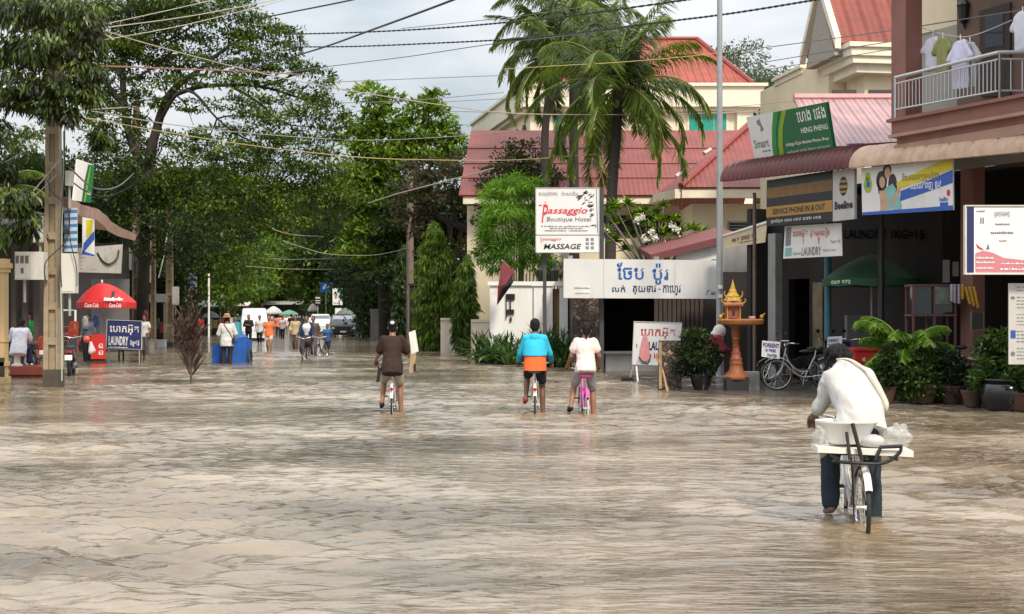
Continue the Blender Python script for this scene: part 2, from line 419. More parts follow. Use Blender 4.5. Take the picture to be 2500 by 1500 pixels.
# ================================================================= trees and plants
BARK = mat('tree_bark', (.028, .022, .017), .9, .3, 5, 1.2)
BARKL = mat('pale_bark', (.17, .145, .115), .9, .25, 5, 1.)
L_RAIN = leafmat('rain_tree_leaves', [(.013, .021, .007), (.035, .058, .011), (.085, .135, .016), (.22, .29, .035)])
L_MANGO = leafmat('drooping_leaves', [(.012, .013, .007), (.020, .026, .009), (.036, .052, .012), (.13, .20, .028), (.15, .055, .022)], .35, .3, .5)
L_MID = leafmat('street_tree_leaves', [(.022, .045, .010), (.07, .125, .016), (.155, .25, .028), (.30, .40, .045)])
L_DARK = leafmat('dark_leaves', [(.010, .018, .008), (.022, .040, .011), (.05, .088, .018)])
L_BROWN = leafmat('bronze_leaves', [(.035, .022, .014), (.06, .042, .022), (.05, .065, .02), (.09, .075, .03)])
L_BOUG = leafmat('bougainvillea_leaves', [(.016, .028, .010), (.034, .056, .014), (.06, .075, .02), (.13, .045, .04)])
L_BAMB = leafmat('bamboo_leaves', [(.04, .10, .012), (.09, .20, .018), (.16, .31, .03), (.22, .38, .05)])
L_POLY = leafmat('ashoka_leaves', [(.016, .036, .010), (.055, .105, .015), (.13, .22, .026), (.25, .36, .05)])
L_FAR = leafmat('distant_leaves', [(.06, .08, .05), (.09, .12, .07), (.13, .16, .09)])
L_YEL = leafmat('sunny_leaves', [(.06, .08, .014), (.13, .165, .025), (.24, .27, .04), (.15, .11, .03)])
L_PALM = leafmat('palm_leaflets', [(.036, .062, .012), (.085, .135, .02), (.165, .225, .038), (.30, .31, .09)], .4, .3, .4)
L_STRAP = leafmat('strap_leaves', [(.016, .045, .012), (.045, .10, .022), (.10, .19, .04)], .35, .25, .5)
L_DRY = leafmat('dried_frond', [(.035, .02, .014), (.065, .038, .028), (.11, .07, .05)], .7, .15)
def C(px, py, Y, rx, ry, rd=None, tone=0.):
    p = P(px, py, Y); k = Y/F
    return (p.x, p.y, p.z, rx*k, (rd if rd else max(rx, ry)*k), ry*k, tone)
def limbs(parent, paths, m=BARK, name='trunk', n=8):
    mb = MB(m)
    for pts, r0, r1 in paths: mb.tube(curve_pts(pts, 4), [r0, r1], n)
    return part(name, mb, parent, 60)
def L_(Y, *pp): return [P(x, y, Y+(d[0] if d else 0)) for x, y, *d in pp]
def base(px, Y, z=-.25): p = P(px, HY, Y); return V((p.x, p.y, z))

# --- near tree with long hanging leaves, upper left, its trunk just outside the frame
t = T('drooping_leaf_tree', 'near tree with long hanging dark leaves, some reddish, draping over the front concrete pole', 'tree', base(-120, 30.5))
limbs(t, [(L_(30.5, (-120, 970), (-118, 600), (-105, 300), (-60, 60), (0, -60)), .16, .07), (L_(30.5, (-105, 300), (20, 190), (110, 130), (200, 110)), .07, .02),
          (L_(30.5, (-60, 60), (60, 40), (180, 20), (230, 60)), .06, .02), (L_(30.5, (-118, 560), (-40, 520), (20, 500), (70, 520)), .05, .015),
          (L_(30.5, (20, 190), (90, 220), (160, 230)), .03, .012)])
cl = [C(*a) for a in ((40, 20, 30.3, 90, 50), (130, 10, 30.6, 80, 50), (200, 40, 30.4, 50, 55), (225, 95, 30.5, 32, 45), (110, 110, 30.2, 80, 50), (30, 130, 30.6, 70, 60), (185, 140, 30.3, 50, 45), (90, 195, 30.4, 60, 45), (150, 215, 30.2, 50, 40),
                      (20, 230, 30.5, 45, 40), (215, 165, 30.4, 30, 40), (120, 268, 30.3, 36, 28), (168, 280, 30.3, 26, 30), (222, 232, 30.5, 22, 32), (75, 250, 30.5, 40, 26), (240, 340, 30.8, 18, 26),
                      (28, 500, 30.2, 38, 26), (70, 535, 30.3, 26, 34), (20, 560, 30.4, 36, 30), (45, 480, 30.3, 30, 22), (-20, 330, 30.8, 40, 50), (8, 420, 31, 30, 30))]
crown(t, [C(a[0], a[1], 31.9, a[2], a[3]) for a in ((40, 30, 90, 50), (130, 30, 80, 60), (200, 60, 50, 60), (60, 120, 80, 60), (150, 130, 70, 60), (90, 210, 70, 50), (20, 220, 50, 50), (180, 220, 50, 50), (120, 60, 60, 50))], 900, .2, .06, L_BROWN, name='inner_foliage', droop=1.2, upn=.3, lumps=14, shell=.2)
crown(t, cl, 2000, .2, .055, L_MANGO, droop=1.6, upn=.3, lumps=16, shell=.2)

# --- rain tree spreading over the left half
Y = 66.
t = T('rain_tree', 'huge rain tree with flat layered crown and dark forking limbs spreading over the street', 'tree', base(346, Y))
limbs(t, [(L_(Y, (346, 875), (352, 640), (360, 420), (384, 310), (408, 240), (440, 205)), .30, .15), (L_(Y, (360, 430), (322, 350), (304, 260), (300, 150), (312, 60), (330, -40)), .22, .08),
          (L_(Y, (408, 240), (480, 214), (560, 208), (640, 212), (725, 238), (785, 262)), .12, .03), (L_(Y, (440, 205), (500, 160), (560, 112), (640, 70)), .13, .03),
          (L_(Y, (384, 310), (430, 232, -1), (474, 228, -1), (530, 290, -1), (590, 335, -1)), .10, .03), (L_(Y, (300, 150), (350, 108), (420, 95), (500, 40)), .11, .03),
          (L_(Y, (360, 440), (450, 470, -1), (560, 480, -1), (680, 450, -1)), .16, .05), (L_(Y, (304, 260), (240, 180), (180, 100), (140, 20)), .14, .04),
          (L_(Y, (560, 208), (630, 250), (690, 300), (760, 310)), .08, .02), (L_(Y, (300, 200), (360, 175), (430, 120)), .09, .03), (L_(Y, (352, 640), (280, 560), (200, 520)), .12, .05),
          (L_(Y, (640, 212), (700, 190), (760, 170)), .06, .02)]+[(L_(Y, a, ((a[0]+b[0])/2+4, (a[1]+b[1])/2-8), b), .045, .012) for a, b in (((300, 150), (260, 60)), ((304, 260), (250, 220)), ((322, 350), (260, 320)), ((350, 108), (380, 20)), ((420, 95), (470, 10)), ((480, 214), (520, 150)), ((560, 112), (540, 40)), ((600, 90), (660, 110)), ((560, 208), (600, 160)), ((440, 205), (430, 110)), ((430, 232), (470, 300)), ((530, 290), (500, 360)), ((530, 290), (600, 290)), ((590, 335), (640, 380)), ((474, 228), (450, 180)), ((690, 300), (730, 260)), ((725, 238), (760, 200)), ((384, 310), (330, 280)), ((408, 240), (370, 170)), ((450, 470), (500, 420)), ((560, 480), (620, 430)), ((680, 450), (750, 400)), ((680, 450), (790, 470)))])
cl = [C(a[0], a[1], Y+a[4] if len(a) > 4 else Y, a[2], a[3]) for a in (
    (300, 0, 90, 50), (400, -10, 80, 45), (500, 10, 80, 40), (570, 25, 60, 35), (630, 62, 55, 28), (690, 90, 45, 30), (722, 118, 25, 25), (640, 115, 60, 22), (560, 100, 55, 30), (470, 75, 60, 30), (380, 60, 60, 35), (270, 90, 60, 45), (210, 60, 70, 60),
    (360, 130, 50, 28), (430, 140, 40, 22), (490, 150, 45, 18), (560, 165, 50, 17), (620, 165, 50, 18), (690, 160, 45, 20), (745, 165, 42, 22), (785, 190, 30, 24), (760, 222, 36, 22), (700, 215, 36, 16), (780, 246, 24, 14), (640, 195, 35, 12),
    (250, 200, 45, 40), (200, 170, 50, 50), (280, 280, 25, 30), (240, 290, 35, 35), (340, 215, 25, 25), (440, 195, 30, 14), (330, 310, 22, 30),
    (610, 300, 52, 24, -2), (690, 285, 55, 22, -2), (760, 275, 45, 22, -2), (820, 270, 40, 24, -2), (845, 300, 26, 22, -2), (780, 320, 50, 26, -2), (640, 345, 50, 26, -2), (560, 370, 40, 26, -2), (490, 395, 40, 28, -2), (430, 400, 40, 30, -2), (720, 360, 60, 30, -2),
    (660, 400, 60, 30, -2), (580, 420, 55, 26, -2), (500, 440, 60, 28, -2), (410, 450, 50, 30, -2), (790, 400, 60, 35, -2), (730, 430, 70, 32, -2), (620, 465, 90, 28, -2), (520, 490, 80, 28, -2), (700, 480, 80, 30, -2), (800, 470, 70, 36, -2), (430, 500, 60, 30, -2), (380, 470, 40, 40, -2),
    (560, 525, 100, 24, -2), (690, 530, 80, 26, -2), (300, 440, 45, 45), (230, 400, 45, 45), (270, 350, 30, 20), (780, 530, 60, 26, -2))]
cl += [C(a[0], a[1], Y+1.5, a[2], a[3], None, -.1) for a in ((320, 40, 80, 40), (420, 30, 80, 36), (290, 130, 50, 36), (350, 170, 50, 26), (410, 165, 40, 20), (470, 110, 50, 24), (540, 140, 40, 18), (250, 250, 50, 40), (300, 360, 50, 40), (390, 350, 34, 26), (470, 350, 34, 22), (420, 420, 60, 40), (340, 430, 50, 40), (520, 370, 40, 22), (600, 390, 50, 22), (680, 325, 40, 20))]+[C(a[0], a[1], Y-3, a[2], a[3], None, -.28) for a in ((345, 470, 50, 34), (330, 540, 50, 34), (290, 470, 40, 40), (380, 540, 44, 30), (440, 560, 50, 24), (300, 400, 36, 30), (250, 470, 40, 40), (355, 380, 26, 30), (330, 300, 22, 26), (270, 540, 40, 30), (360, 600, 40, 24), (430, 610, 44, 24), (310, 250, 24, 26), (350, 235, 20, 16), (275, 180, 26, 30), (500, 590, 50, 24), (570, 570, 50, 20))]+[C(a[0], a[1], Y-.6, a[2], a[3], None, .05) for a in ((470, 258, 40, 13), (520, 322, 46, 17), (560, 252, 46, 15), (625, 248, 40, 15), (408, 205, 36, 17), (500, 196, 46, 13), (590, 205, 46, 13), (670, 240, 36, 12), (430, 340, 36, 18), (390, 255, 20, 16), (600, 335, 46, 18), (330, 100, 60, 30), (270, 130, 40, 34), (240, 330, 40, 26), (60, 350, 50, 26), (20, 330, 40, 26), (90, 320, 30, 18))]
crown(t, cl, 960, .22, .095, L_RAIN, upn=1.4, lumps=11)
# --- bright compound-leaf tree beside it
Y = 86.
t = T('umbrella_leaf_tree', 'bright green tree with tufted crown rising in the middle behind the rain tree', 'tree', base(940, Y))
limbs(t, [(L_(Y, (940, 850), (938, 640), (945, 480), (960, 380), (985, 320)), .4, .15), (L_(Y, (945, 480), (900, 400), (880, 320), (905, 240)), .2, .05), (L_(Y, (960, 380), (1020, 320), (1060, 250)), .15, .04), (L_(Y, (945, 500), (1030, 430), (1090, 360)), .15, .04)])
cl = [C(a[0], a[1], Y+(a[4] if len(a) > 4 else 0), a[2], a[3]) for a in ((905, 228, 38, 20), (955, 240, 24, 16), (920, 262, 36, 22), (1065, 242, 26, 22), (1035, 262, 40, 20), (1060, 280, 36, 24), (960, 290, 44, 26), (900, 305, 44, 28), (1000, 320, 60, 28), (930, 345, 55, 28), (1080, 330, 40, 28), (1108, 360, 36, 28), (870, 345, 36, 28),
    (1040, 370, 60, 26), (970, 385, 60, 28), (890, 400, 60, 30), (930, 440, 64, 30), (860, 450, 50, 34), (990, 440, 50, 30), (900, 490, 70, 34), (980, 500, 50, 36), (840, 510, 50, 34), (910, 550, 60, 34), (960, 570, 46, 36), (880, 600, 50, 36), (940, 630, 50, 36), (1090, 400, 40, 24))]
crown(t, cl, 560, .42, .17, L_MID, upn=1.2, lumps=9)
# --- bronze-leaved tree leaning over the hotel wall
Y = 64.
t = T('bronze_leaf_tree', 'bronze brown leaved tree leaning out over the columnar trees', 'tree', base(1222, Y))
limbs(t, [(L_(Y, (1222, 860), (1218, 680), (1196, 592), (1120, 552), (1068, 524), (1042, 460), (1050, 400)), .24, .06), (L_(Y, (1120, 552), (1100, 480), (1120, 420)), .1, .03), (L_(Y, (1068, 524), (1020, 530), (1000, 580)), .08, .03), (L_(Y, (1196, 592), (1180, 520), (1160, 470)), .1, .03)])
cl = [C(a[0], a[1], Y, a[2], a[3]) for a in ((1050, 410, 55, 26), (1110, 405, 45, 24), (1010, 450, 45, 32), (1080, 445, 60, 30), (1140, 450, 40, 28), (1000, 500, 40, 32), (1060, 490, 50, 24), (1120, 490, 45, 22), (1165, 480, 34, 34), (1005, 555, 36, 34), (1030, 600, 24, 34), (1140, 610, 40, 24), (1170, 560, 24, 30), (1120, 640, 34, 26))]
crown(t, cl, 640, .24, .12, L_BROWN, upn=.6, lumps=10)
# --- bougainvillea on the hotel roof edge
Y = 57.
t = T('bougainvillea_shrub', 'tangled dark shrub with dusky red bracts climbing before the pink roof', 'shrub', base(1275, Y))
limbs(t, [(L_(Y, (1275, 880), (1272, 640), (1265, 500), (1250, 420), (1280, 350)), .12, .03), (L_(Y, (1265, 500), (1310, 430), (1335, 370)), .07, .02), (L_(Y, (1265, 500), (1225, 440), (1200, 400)), .06, .02)], n=6)
cl = [C(a[0], a[1], Y, a[2], a[3]) for a in ((1278, 362, 36, 22), (1240, 392, 34, 26), (1305, 395, 36, 26), (1215, 425, 36, 26), (1270, 425, 44, 26), (1330, 430, 30, 30), (1240, 460, 40, 26), (1300, 460, 40, 26), (1195, 460, 26, 24), (1350, 470, 28, 26))]
cl += [C(a[0], a[1], Y+.6, a[2], a[3], None, -.2) for a in ((1200, 440, 34, 26), (1230, 470, 40, 26), (1270, 480, 40, 26), (1180, 490, 30, 26), (1310, 470, 36, 30), (1260, 400, 36, 24), (1300, 420, 36, 26), (1345, 440, 30, 34), (1225, 505, 40, 22), (1170, 530, 24, 24))]
crown(t, cl, 900, .17, .09, L_BOUG, upn=.5, lumps=13)
# --- feathery bamboo clump
Y = 52.
t = T('bamboo_clump', 'feathery bright green bamboo clump left of the tall hotel sign', 'bamboo', base(1255, Y))
mb = MB(mat('bamboo_cane', (.12, .17, .05), .5, .2))
for i in range(9): x = 1225+i*8; mb.tube(curve_pts(L_(Y, (1255+(i-4)*4, 890), (1255+(i-4)*6, 640), (x, 540, (i % 3-1)*.4), (x+(i-4)*5, 470)), 3), [.03, .012], 5)
part('cane', mb, t)
cl = [C(a[0], a[1], Y+random.uniform(-.5, .5), a[2], a[3], None, a[4]) for a in ((1255, 462, 40, 22, .1), (1215, 490, 34, 26, .1), (1285, 480, 28, 28, .1), (1240, 515, 46, 28, .1), (1200, 530, 24, 28, 0), (1285, 530, 30, 30, 0), (1225, 560, 40, 26, -.1), (1270, 575, 40, 26, -.15), (1300, 590, 24, 30, -.2), (1215, 595, 36, 22, -.2), (1250, 620, 50, 28, -.25), (1310, 640, 30, 28, -.3), (1192, 466, 20, 13, .1), (1232, 444, 26, 12, .15), (1302, 448, 24, 14, .1), (1178, 556, 18, 20, 0), (1190, 585, 20, 18, -.1), (1265, 436, 18, 9, .15), (1315, 520, 20, 26, -.1), (1330, 640, 30, 24, -.4), (1370, 650, 30, 20, -.4), (1215, 640, 34, 22, -.35), (1185, 620, 26, 20, -.3))]
crown(t, cl, 2300, .26, .04, L_BAMB, droop=.7, upn=.5, lumps=16)
# --- columnar ashoka trees
def ashoka(px, Y, ytop, ybot, w, label, tone):
    t = T('columnar_ashoka_tree', label, 'tree', base(px, Y), 'columnar trees along the hotel wall')
    limbs(t, [(L_(Y, (px, ybot), (px, ytop+10)), .09, .02)], n=6)
    cl = []
    k = 17
    for i in range(k):
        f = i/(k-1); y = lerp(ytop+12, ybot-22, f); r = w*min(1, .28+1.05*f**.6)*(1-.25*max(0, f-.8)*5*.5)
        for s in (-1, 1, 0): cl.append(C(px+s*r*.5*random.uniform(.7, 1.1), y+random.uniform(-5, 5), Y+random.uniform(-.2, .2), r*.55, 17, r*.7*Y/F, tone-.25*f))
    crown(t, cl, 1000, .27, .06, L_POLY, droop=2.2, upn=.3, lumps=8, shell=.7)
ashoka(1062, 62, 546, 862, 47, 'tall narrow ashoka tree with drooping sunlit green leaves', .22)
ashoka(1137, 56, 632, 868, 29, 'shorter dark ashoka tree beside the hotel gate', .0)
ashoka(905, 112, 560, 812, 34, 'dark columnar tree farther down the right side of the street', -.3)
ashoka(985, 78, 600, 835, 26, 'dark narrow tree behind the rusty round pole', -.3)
# --- street trees farther away
def auto_tree(name, label, px, Y, h, cr, m, per=300, L=.5, W=.22, squash=.6, low=.25, seed=0, group=None, tone=0., n=15, wide=1.):
    rr = random.Random(seed); b = base(px, Y)
    t = T(name, label, 'tree', b, group)
    top = V((b.x, b.y, h-cr*squash))
    ps = [([b, V((b.x+.2, b.y, h*.3)), V((b.x-.1, b.y, h*.55)), top], .05+cr*.06, .05)]
    cl = []
    for i in range(n):
        a = rr.uniform(0, 6.28); q = math.sqrt(rr.random()); z = rr.uniform(low, 1)*h
        f = math.sqrt(max(.08, 1-((z/h-.62)/.5)**2))
        c = V((b.x+math.cos(a)*q*cr*f*wide, b.y+math.sin(a)*q*cr*f, min(z, h-cr*.28)))
        if z > h*.4: ps.append(([V((b.x, b.y, max(h*.25, z*.55))), lerp(V((b.x, b.y, z*.75)), c, .5), c], .04+cr*.018, .02))
        k = cr*rr.uniform(.34, .5); cl.append((c.x, c.y, c.z, k*wide, k, k*squash, tone+rr.uniform(-.12, .12)))
    limbs(t, ps, n=5)
    crown(t, cl, per, L, W, m, upn=1., lumps=8)
    return t
BG = 'trees lining the far street'
for i, a in enumerate((
    ('dark bushy tree filling the gap behind the bronze leaved tree', 1105, 82, 9.6, 3.0, L_DARK, .14, 0), ('dark tree behind the wall between round pole and bronze leaved tree', 1030, 84, 8.6, 2.8, L_DARK, .12, 0),
    ('dark tree shading the left pavement behind the grey poles', 395, 82, 10.5, 4.4, L_DARK, .18, 0), ('leafy tree overhanging the left shopfronts past the banner sign', 470, 104, 12., 5., L_MID, .2, -.25),
    ('broad tree over the left pavement beyond the white van', 505, 135, 15., 6.5, L_MID, .2, -.2), ('sunlit yellow green tree closing the far street', 640, 215, 19., 9., L_YEL, .12, 0),
    ('rounded bright tree at the far end above the crowd', 735, 235, 19., 9., L_YEL, .12, -.1), ('tree left of the far end with pale top', 560, 190, 17.5, 8., L_MID, .12, 0),
    ('dark tree reaching over the blue street sign', 850, 150, 15., 6., L_MID, .14, -.3), ('dark leafy tree over the parked dark van', 905, 118, 12.5, 5.2, L_DARK, .12, 0),
    ('low tree over the right roadside before the bronze leaved tree', 960, 95, 9.5, 4., L_DARK, .1, 0), ('yellowish tree behind the white billboard', 800, 195, 15., 6.5, L_YEL, .1, -.1), ('big dim tree behind the end of the street', 690, 300, 27., 13., L_MID, .1, -.15),
    ('distant broad tree behind the left row', 470, 260, 24., 11., L_MID, .1, -.2), ('distant broad tree behind the right row', 880, 230, 21., 9., L_MID, .1, -.2), ('dark tree hiding the left building wall', 250, 88, 11.5, 5., L_DARK, .1, 0), ('dark tree far left behind the yellow gate post', 40, 70, 9.5, 5., L_DARK, .15, 0), ('dark tree behind the tilted green sign', 150, 78, 10.2, 4.4, L_DARK, .15, 0))):
    auto_tree('street_tree', a[0], a[1], a[2], a[3], a[4], a[5], 330 if a[2] < 150 else 170, .34 if a[2] < 150 else .7, .16 if a[2] < 150 else .36, .62, a[6], 40+i, BG, a[7], 22)
# --- feathery tree behind the houses, upper right
for i, (px, Y, h, cr, lb) in enumerate(((1790, 120, 24.5, 3.2, 'thin grey green tree behind the orange tiled roof'), (1862, 118, 21.5, 3.6, 'pale loose tree left of the cream gabled house'), (1915, 112, 17.5, 2.8, 'low dark green tree tucked under the cream cornice'))):
    auto_tree('distant_tree', lb, px, Y, h, cr, L_FAR if i < 2 else L_MID, 190, .4, .16, .8, .45, 90+i, 'trees behind the cream house', 0, 22)
# --- coconut palms
TRUNK = mat('palm_trunk', (.045, .038, .032), .9, .25, 3, 1., stretch=(1, 1, 6))
def frond_mesh(length, el, droop, nleaf, seed, leaf=.62, tone=0., fm=None):
    rr = np.random.RandomState(seed); k = 14; pts = []; p = np.zeros(3); a = el
    for i in range(k+1):
        pts.append(p.copy()); a -= droop/k*(.5+1.*i/k); p = p+np.array([math.cos(a), 0, math.sin(a)])*length/k
    pts = np.array(pts)
    t = np.repeat(np.linspace(.13, .985, nleaf), 2); side = np.tile([-1., 1.], nleaf)
    x = t*k; i0 = np.clip(x.astype(int), 0, k-1); f = (x-i0)[:, None]
    c = pts[i0]*(1-f)+pts[i0+1]*f; tg = pts[i0+1]-pts[i0]; tg /= np.linalg.norm(tg, axis=1, keepdims=True)
    sd_ = np.zeros_like(c); sd_[:, 1] = side
    d = sd_*.75+tg*.75+np.array([0, 0, -1.])*(.55+.8*rr.rand(len(t), 1)); d += rr.normal(size=d.shape)*.08
    ln = leaf*np.sin(np.pi*(.16+.78*t**.8))**.5*(.85+.3*rr.rand(len(t)))
    nn = np.cross(d, np.cross(tg, d)); nn[:, 2] = abs(nn[:, 2])+.2; nn /= np.linalg.norm(nn, axis=1, keepdims=True)
    var = np.clip(.15+.5*rr.rand(len(t))+tone+.2*(t > .9), 0, 1)
    me = leaf_mesh('frond', c, d, nn, ln, np.full(len(t), .076), var, fm or L_PALM, .08)
    # add the midrib into the same mesh
    mb = MB(); mb.tube([tuple(q) for q in pts[::2]], [.03, .006], 4)
    nv = len(me.vertices); V0 = np.empty(nv*3, np.float32); me.vertices.foreach_get('co', V0)
    me2 = bpy.data.meshes.new('frond'); V0 = V0.reshape(-1, 3)
    fs = [tuple(range(4*i, 4*i+4)) for i in range(nv//4)]+[tuple(j+nv for j in f) for f in mb.f]
    me2.from_pydata([tuple(v) for v in V0]+mb.v, [], fs)
    at = me2.attributes.new('var', 'FLOAT', 'POINT'); at.data.foreach_set('value', np.concatenate([np.repeat(var, 4), np.full(len(mb.v), .9)]).astype(np.float32))
    me2.materials.append(fm or L_PALM); bpy.data.meshes.remove(me); return me2
COCO = mat('coconut_husk', (.16, .17, .05), .5, .3); DEAD = mat('dead_sheath', (.12, .085, .05), .9, .3)
def palm(label, path, r, nf, length, seed, nuts=0, leaf=.62):
    b = V((path[0].x, path[0].y, -.25)); top = path[-1]
    t = T('coconut_palm', label, 'palm', b, 'coconut palms behind the hotel sign')
    mb = MB(TRUNK); mb.tube(curve_pts([b]+path[1:], 8), [r*1.15, r*.75], 9); part('trunk', mb, t, 60)
    rr = random.Random(seed)
    for i in range(nf):
        q = i/nf; el = R(lerp(84, -48, q**1.15)+rr.uniform(-8, 8)); az = i*2.399+rr.uniform(-.3, .3)
        me = frond_mesh(length*rr.uniform(.85, 1.1)*(.8 if q < .12 else 1), el, R(lerp(48, 118, min(1, q*1.3)) if q < .8 else 60), 62, seed*50+i, leaf, -.1 if q < .7 else .1)
        o = link('frond', me, t); o.location = top-b+V((0, 0, .1*(1-q))); o.rotation_euler = (rr.uniform(-.25, .25), 0, az)
    for i in range(nuts):
        a = i*2.1; mb = MB(COCO); c = top+V((math.cos(a)*.27, math.sin(a)*.27-.08, -.28-.16*(i % 3))); mb.ell(c, (.12, .12, .15)); part('coconut', mb, t, 80)
    mb = MB(DEAD); mb.ell(top+V((0, 0, -.15)), (r*1.3, r*1.3, .45)); part('crown_sheath', mb, t, 80)
palm('front coconut palm, lowest crown, hung with green coconuts above the hotel sign', [base(1488, 50), P(1492, 520, 50), P(1505, 330, 50), P(1512, 215, 50)], .19, 36, 4.0, 3, 9, .98)
palm('tallest coconut palm whose crown leaves the top of the photo', [base(1402, 57), P(1402, 520, 57), P(1400, 300, 57), P(1398, 48, 57)], .2, 34, 4.4, 5, 5, 1.0)
palm('left coconut palm with a bare dark slender trunk and wide lower fronds', [base(1334, 55), P(1332, 470, 55), P(1331, 320, 55), P(1352, 135, 55)], .17, 23, 3.3, 8, 0, .88)
# --- frangipani
Y = 46.
t = T('frangipani_tree', 'frangipani with starry leaf rosettes and white blossoms above the white signboard', 'tree', base(1610, Y))
ros = [(1500, 505), (1530, 500), (1545, 535), (1500, 545), (1570, 520), (1600, 525), (1620, 505), (1650, 540), (1590, 560), (1540, 575), (1500, 590), (1620, 570), (1660, 570), (1690, 560), (1700, 590), (1640, 600), (1580, 605), (1530, 610), (1670, 605), (1560, 550), (1610, 540), (1480, 570), (1715, 570), (1480, 520)]
limbs(t, [(L_(Y, (1610, 900), (1605, 720), (1600, 640)), .1, .06)]+[(L_(Y, (1605, 720), (lerp(1602, x, .5), lerp(700, y, .5)), (x, y)), .04, .015) for x, y in ros], BARKL, n=5)
cc, dd, nn_, vv = [], [], [], []
for x, y in ros:
    p = P(x, y, Y+random.uniform(-.7, .7))
    for i in range(34):
        a = random.uniform(0, 6.28); e_ = random.uniform(-.3, 1.1); d = (math.cos(a)*math.cos(e_), math.sin(a)*math.cos(e_), math.sin(e_))
        cc.append(p); dd.append(d); nn_.append((-d[0]*.5, -d[1]*.5, 1)); vv.append(random.uniform(0, .85))
cc = np.array([tuple(c-wloc(t)) for c in cc]); n = len(cc)
link('crown', leaf_mesh('crown', cc, np.array(dd), np.array(nn_), .38*(.7+.5*RS.rand(n)), .11*np.ones(n), np.array(vv), L_MID, .06), t)
PETAL = leafmat('white_petals', [(.75, .74, .66), (.82, .81, .76)], .5, .2)
for x, y in ((1555, 537), (1590, 565), (1600, 580), (1575, 585), (1652, 560), (1640, 552), (1568, 530), (1620, 600), (1480, 565), (1665, 597)):
    p = P(x, y, Y-.75)-wloc(t); k = 45; d = rand_dirs(k); c = np.array(p)+d*RS.rand(k, 1)*.13
    link('flower_cluster', leaf_mesh('flower_cluster', c, rand_dirs(k), rand_dirs(k, 1), .08*np.ones(k), .06*np.ones(k), RS.rand(k), PETAL, .1), t)
# --- strap-leaved clumps by the gate
def strap_plant(label, px, Y, n, length, w, group, m=L_STRAP, zb=.0, name='strap_leaf_plant', cat='plant', width=.075, lean=1.):
    b = base(px, Y, zb); t = T(name, label, cat, b, group); mb = []
    cc = []; dd = []; nn = []; ll = []; vv = []
    for i in range(n):
        a = random.uniform(0, 6.28); q = random.random(); x = (random.random()-.5)*w; y0 = (random.random()-.5)*.5
        e_ = R(85-62*q*lean); l = length*random.uniform(.6, 1.05); v = random.random()
        p = V((x, y0, 0)); d1 = V((math.cos(a)*math.cos(e_), math.sin(a)*math.cos(e_), math.sin(e_))); d2 = (d1+V((0, 0, -.75*q-.1))+V((math.cos(a), math.sin(a), 0))*.4).normalized()
        for (s, d, L) in ((p, d1, l*.62), (p+d1*l*.56, d2, l*.5)):
            cc.append(tuple(s)); dd.append(tuple(d)); nn.append((-math.cos(a)*.6, -math.sin(a)*.6, .8)); ll.append(L); vv.append(v)
    k = len(cc)
    link('foliage', leaf_mesh('foliage', np.array(cc), np.array(dd), np.array(nn), np.array(ll), np.full(k, width), np.array(vv), m, .03), t)
    mb = MB(BARK); mb.ell((0, 0, .02), (w*.5, .25, .06)); part('root_clump', mb, t, 80, True)
    return t
SG = 'strap leaved plants along the hotel wall'
strap_plant('leftmost low clump of arching strap leaves by the white gate pillar', 1185, 47.5, 150, 1.15, .7, SG)
strap_plant('arching strap leaf clump in front of the white gate pillar', 1222, 46.2, 170, 1.25, .8, SG)
strap_plant('broad strap leaf clump nearest the blue hooded cyclist', 1258, 45, 120, 1.1, .6, SG)
strap_plant('tall dark strap leaf clump left of the stone pillar', 1345, 43.6, 190, 1.5, .8, SG)
strap_plant('strap leaf clump at the foot of the stone pillar', 1385, 42.8, 120, 1.2, .6, SG)
# --- dried frond standing in the flood
t = T('dried_palm_frond', 'dried brown palm frond stuck upright in the flooded street', 'frond', G(467, 938))
Y = 33.1
cc = []; dd = []; ll = []; vv = []
b = V((467, 938)); rr = random.Random(4)
def px3(x, y, dy=0): return P(x, y, Y+dy)-t.location
for i in range(58):      # the V of stiff leaflets
    s = -1 if i % 2 else 1; f = i/57; y0 = 926-f*85; x0 = 466-f*3
    tipx = x0+s*rr.uniform(14, 46); tipy = y0-rr.uniform(45, 92)
    a = px3(x0, y0); e_ = px3(tipx, tipy, rr.uniform(-.5, .5)); cc.append(a); dd.append(e_-a); ll.append((e_-a).length); vv.append(rr.random())
for i in range(170):     # upper mass, curled and ragged
    x0 = 460+rr.uniform(-22, 20); y0 = rr.uniform(768, 850); a_ = rr.uniform(-.9, .9); L = rr.uniform(30, 62)
    a = px3(x0, y0, rr.uniform(-.1, .1)); e_ = px3(x0+math.sin(a_)*L*1.0, y0-math.cos(a_)*L*rr.choice((1, .8, -.5)), rr.uniform(-.5, .5)); cc.append(a); dd.append(e_-a); ll.append((e_-a).length); vv.append(rr.random()*.6)
for x1, y1 in ((415, 790), (410, 770), (420, 775), (424, 800), (500, 780), (507, 800)):
    a = px3(455 if x1 < 460 else 470, 815); e_ = px3(x1, y1, .1); cc.append(a); dd.append(e_-a); ll.append((e_-a).length); vv.append(.4)
k = len(cc); dd = np.array([tuple(d) for d in dd])
nn = np.tile(np.array([[.2, -1, .3]]), (k, 1))+RS.normal(size=(k, 3))*.25
link('leaflets', leaf_mesh('leaflets', np.array([tuple(c) for c in cc]), dd, nn, np.array(ll), np.full(k, .036), np.array(vv), L_DRY, .02), t)
mb = MB(mat('dried_stalk', (.09, .06, .045), .8)); mb.tube(curve_pts([P(467, 938, Y)-V((0, 0, .25)), P(466, 900, Y), P(463, 840, Y), P(458, 780, Y)], 4), [.03, .012], 6); part('stalk', mb, t, 60)
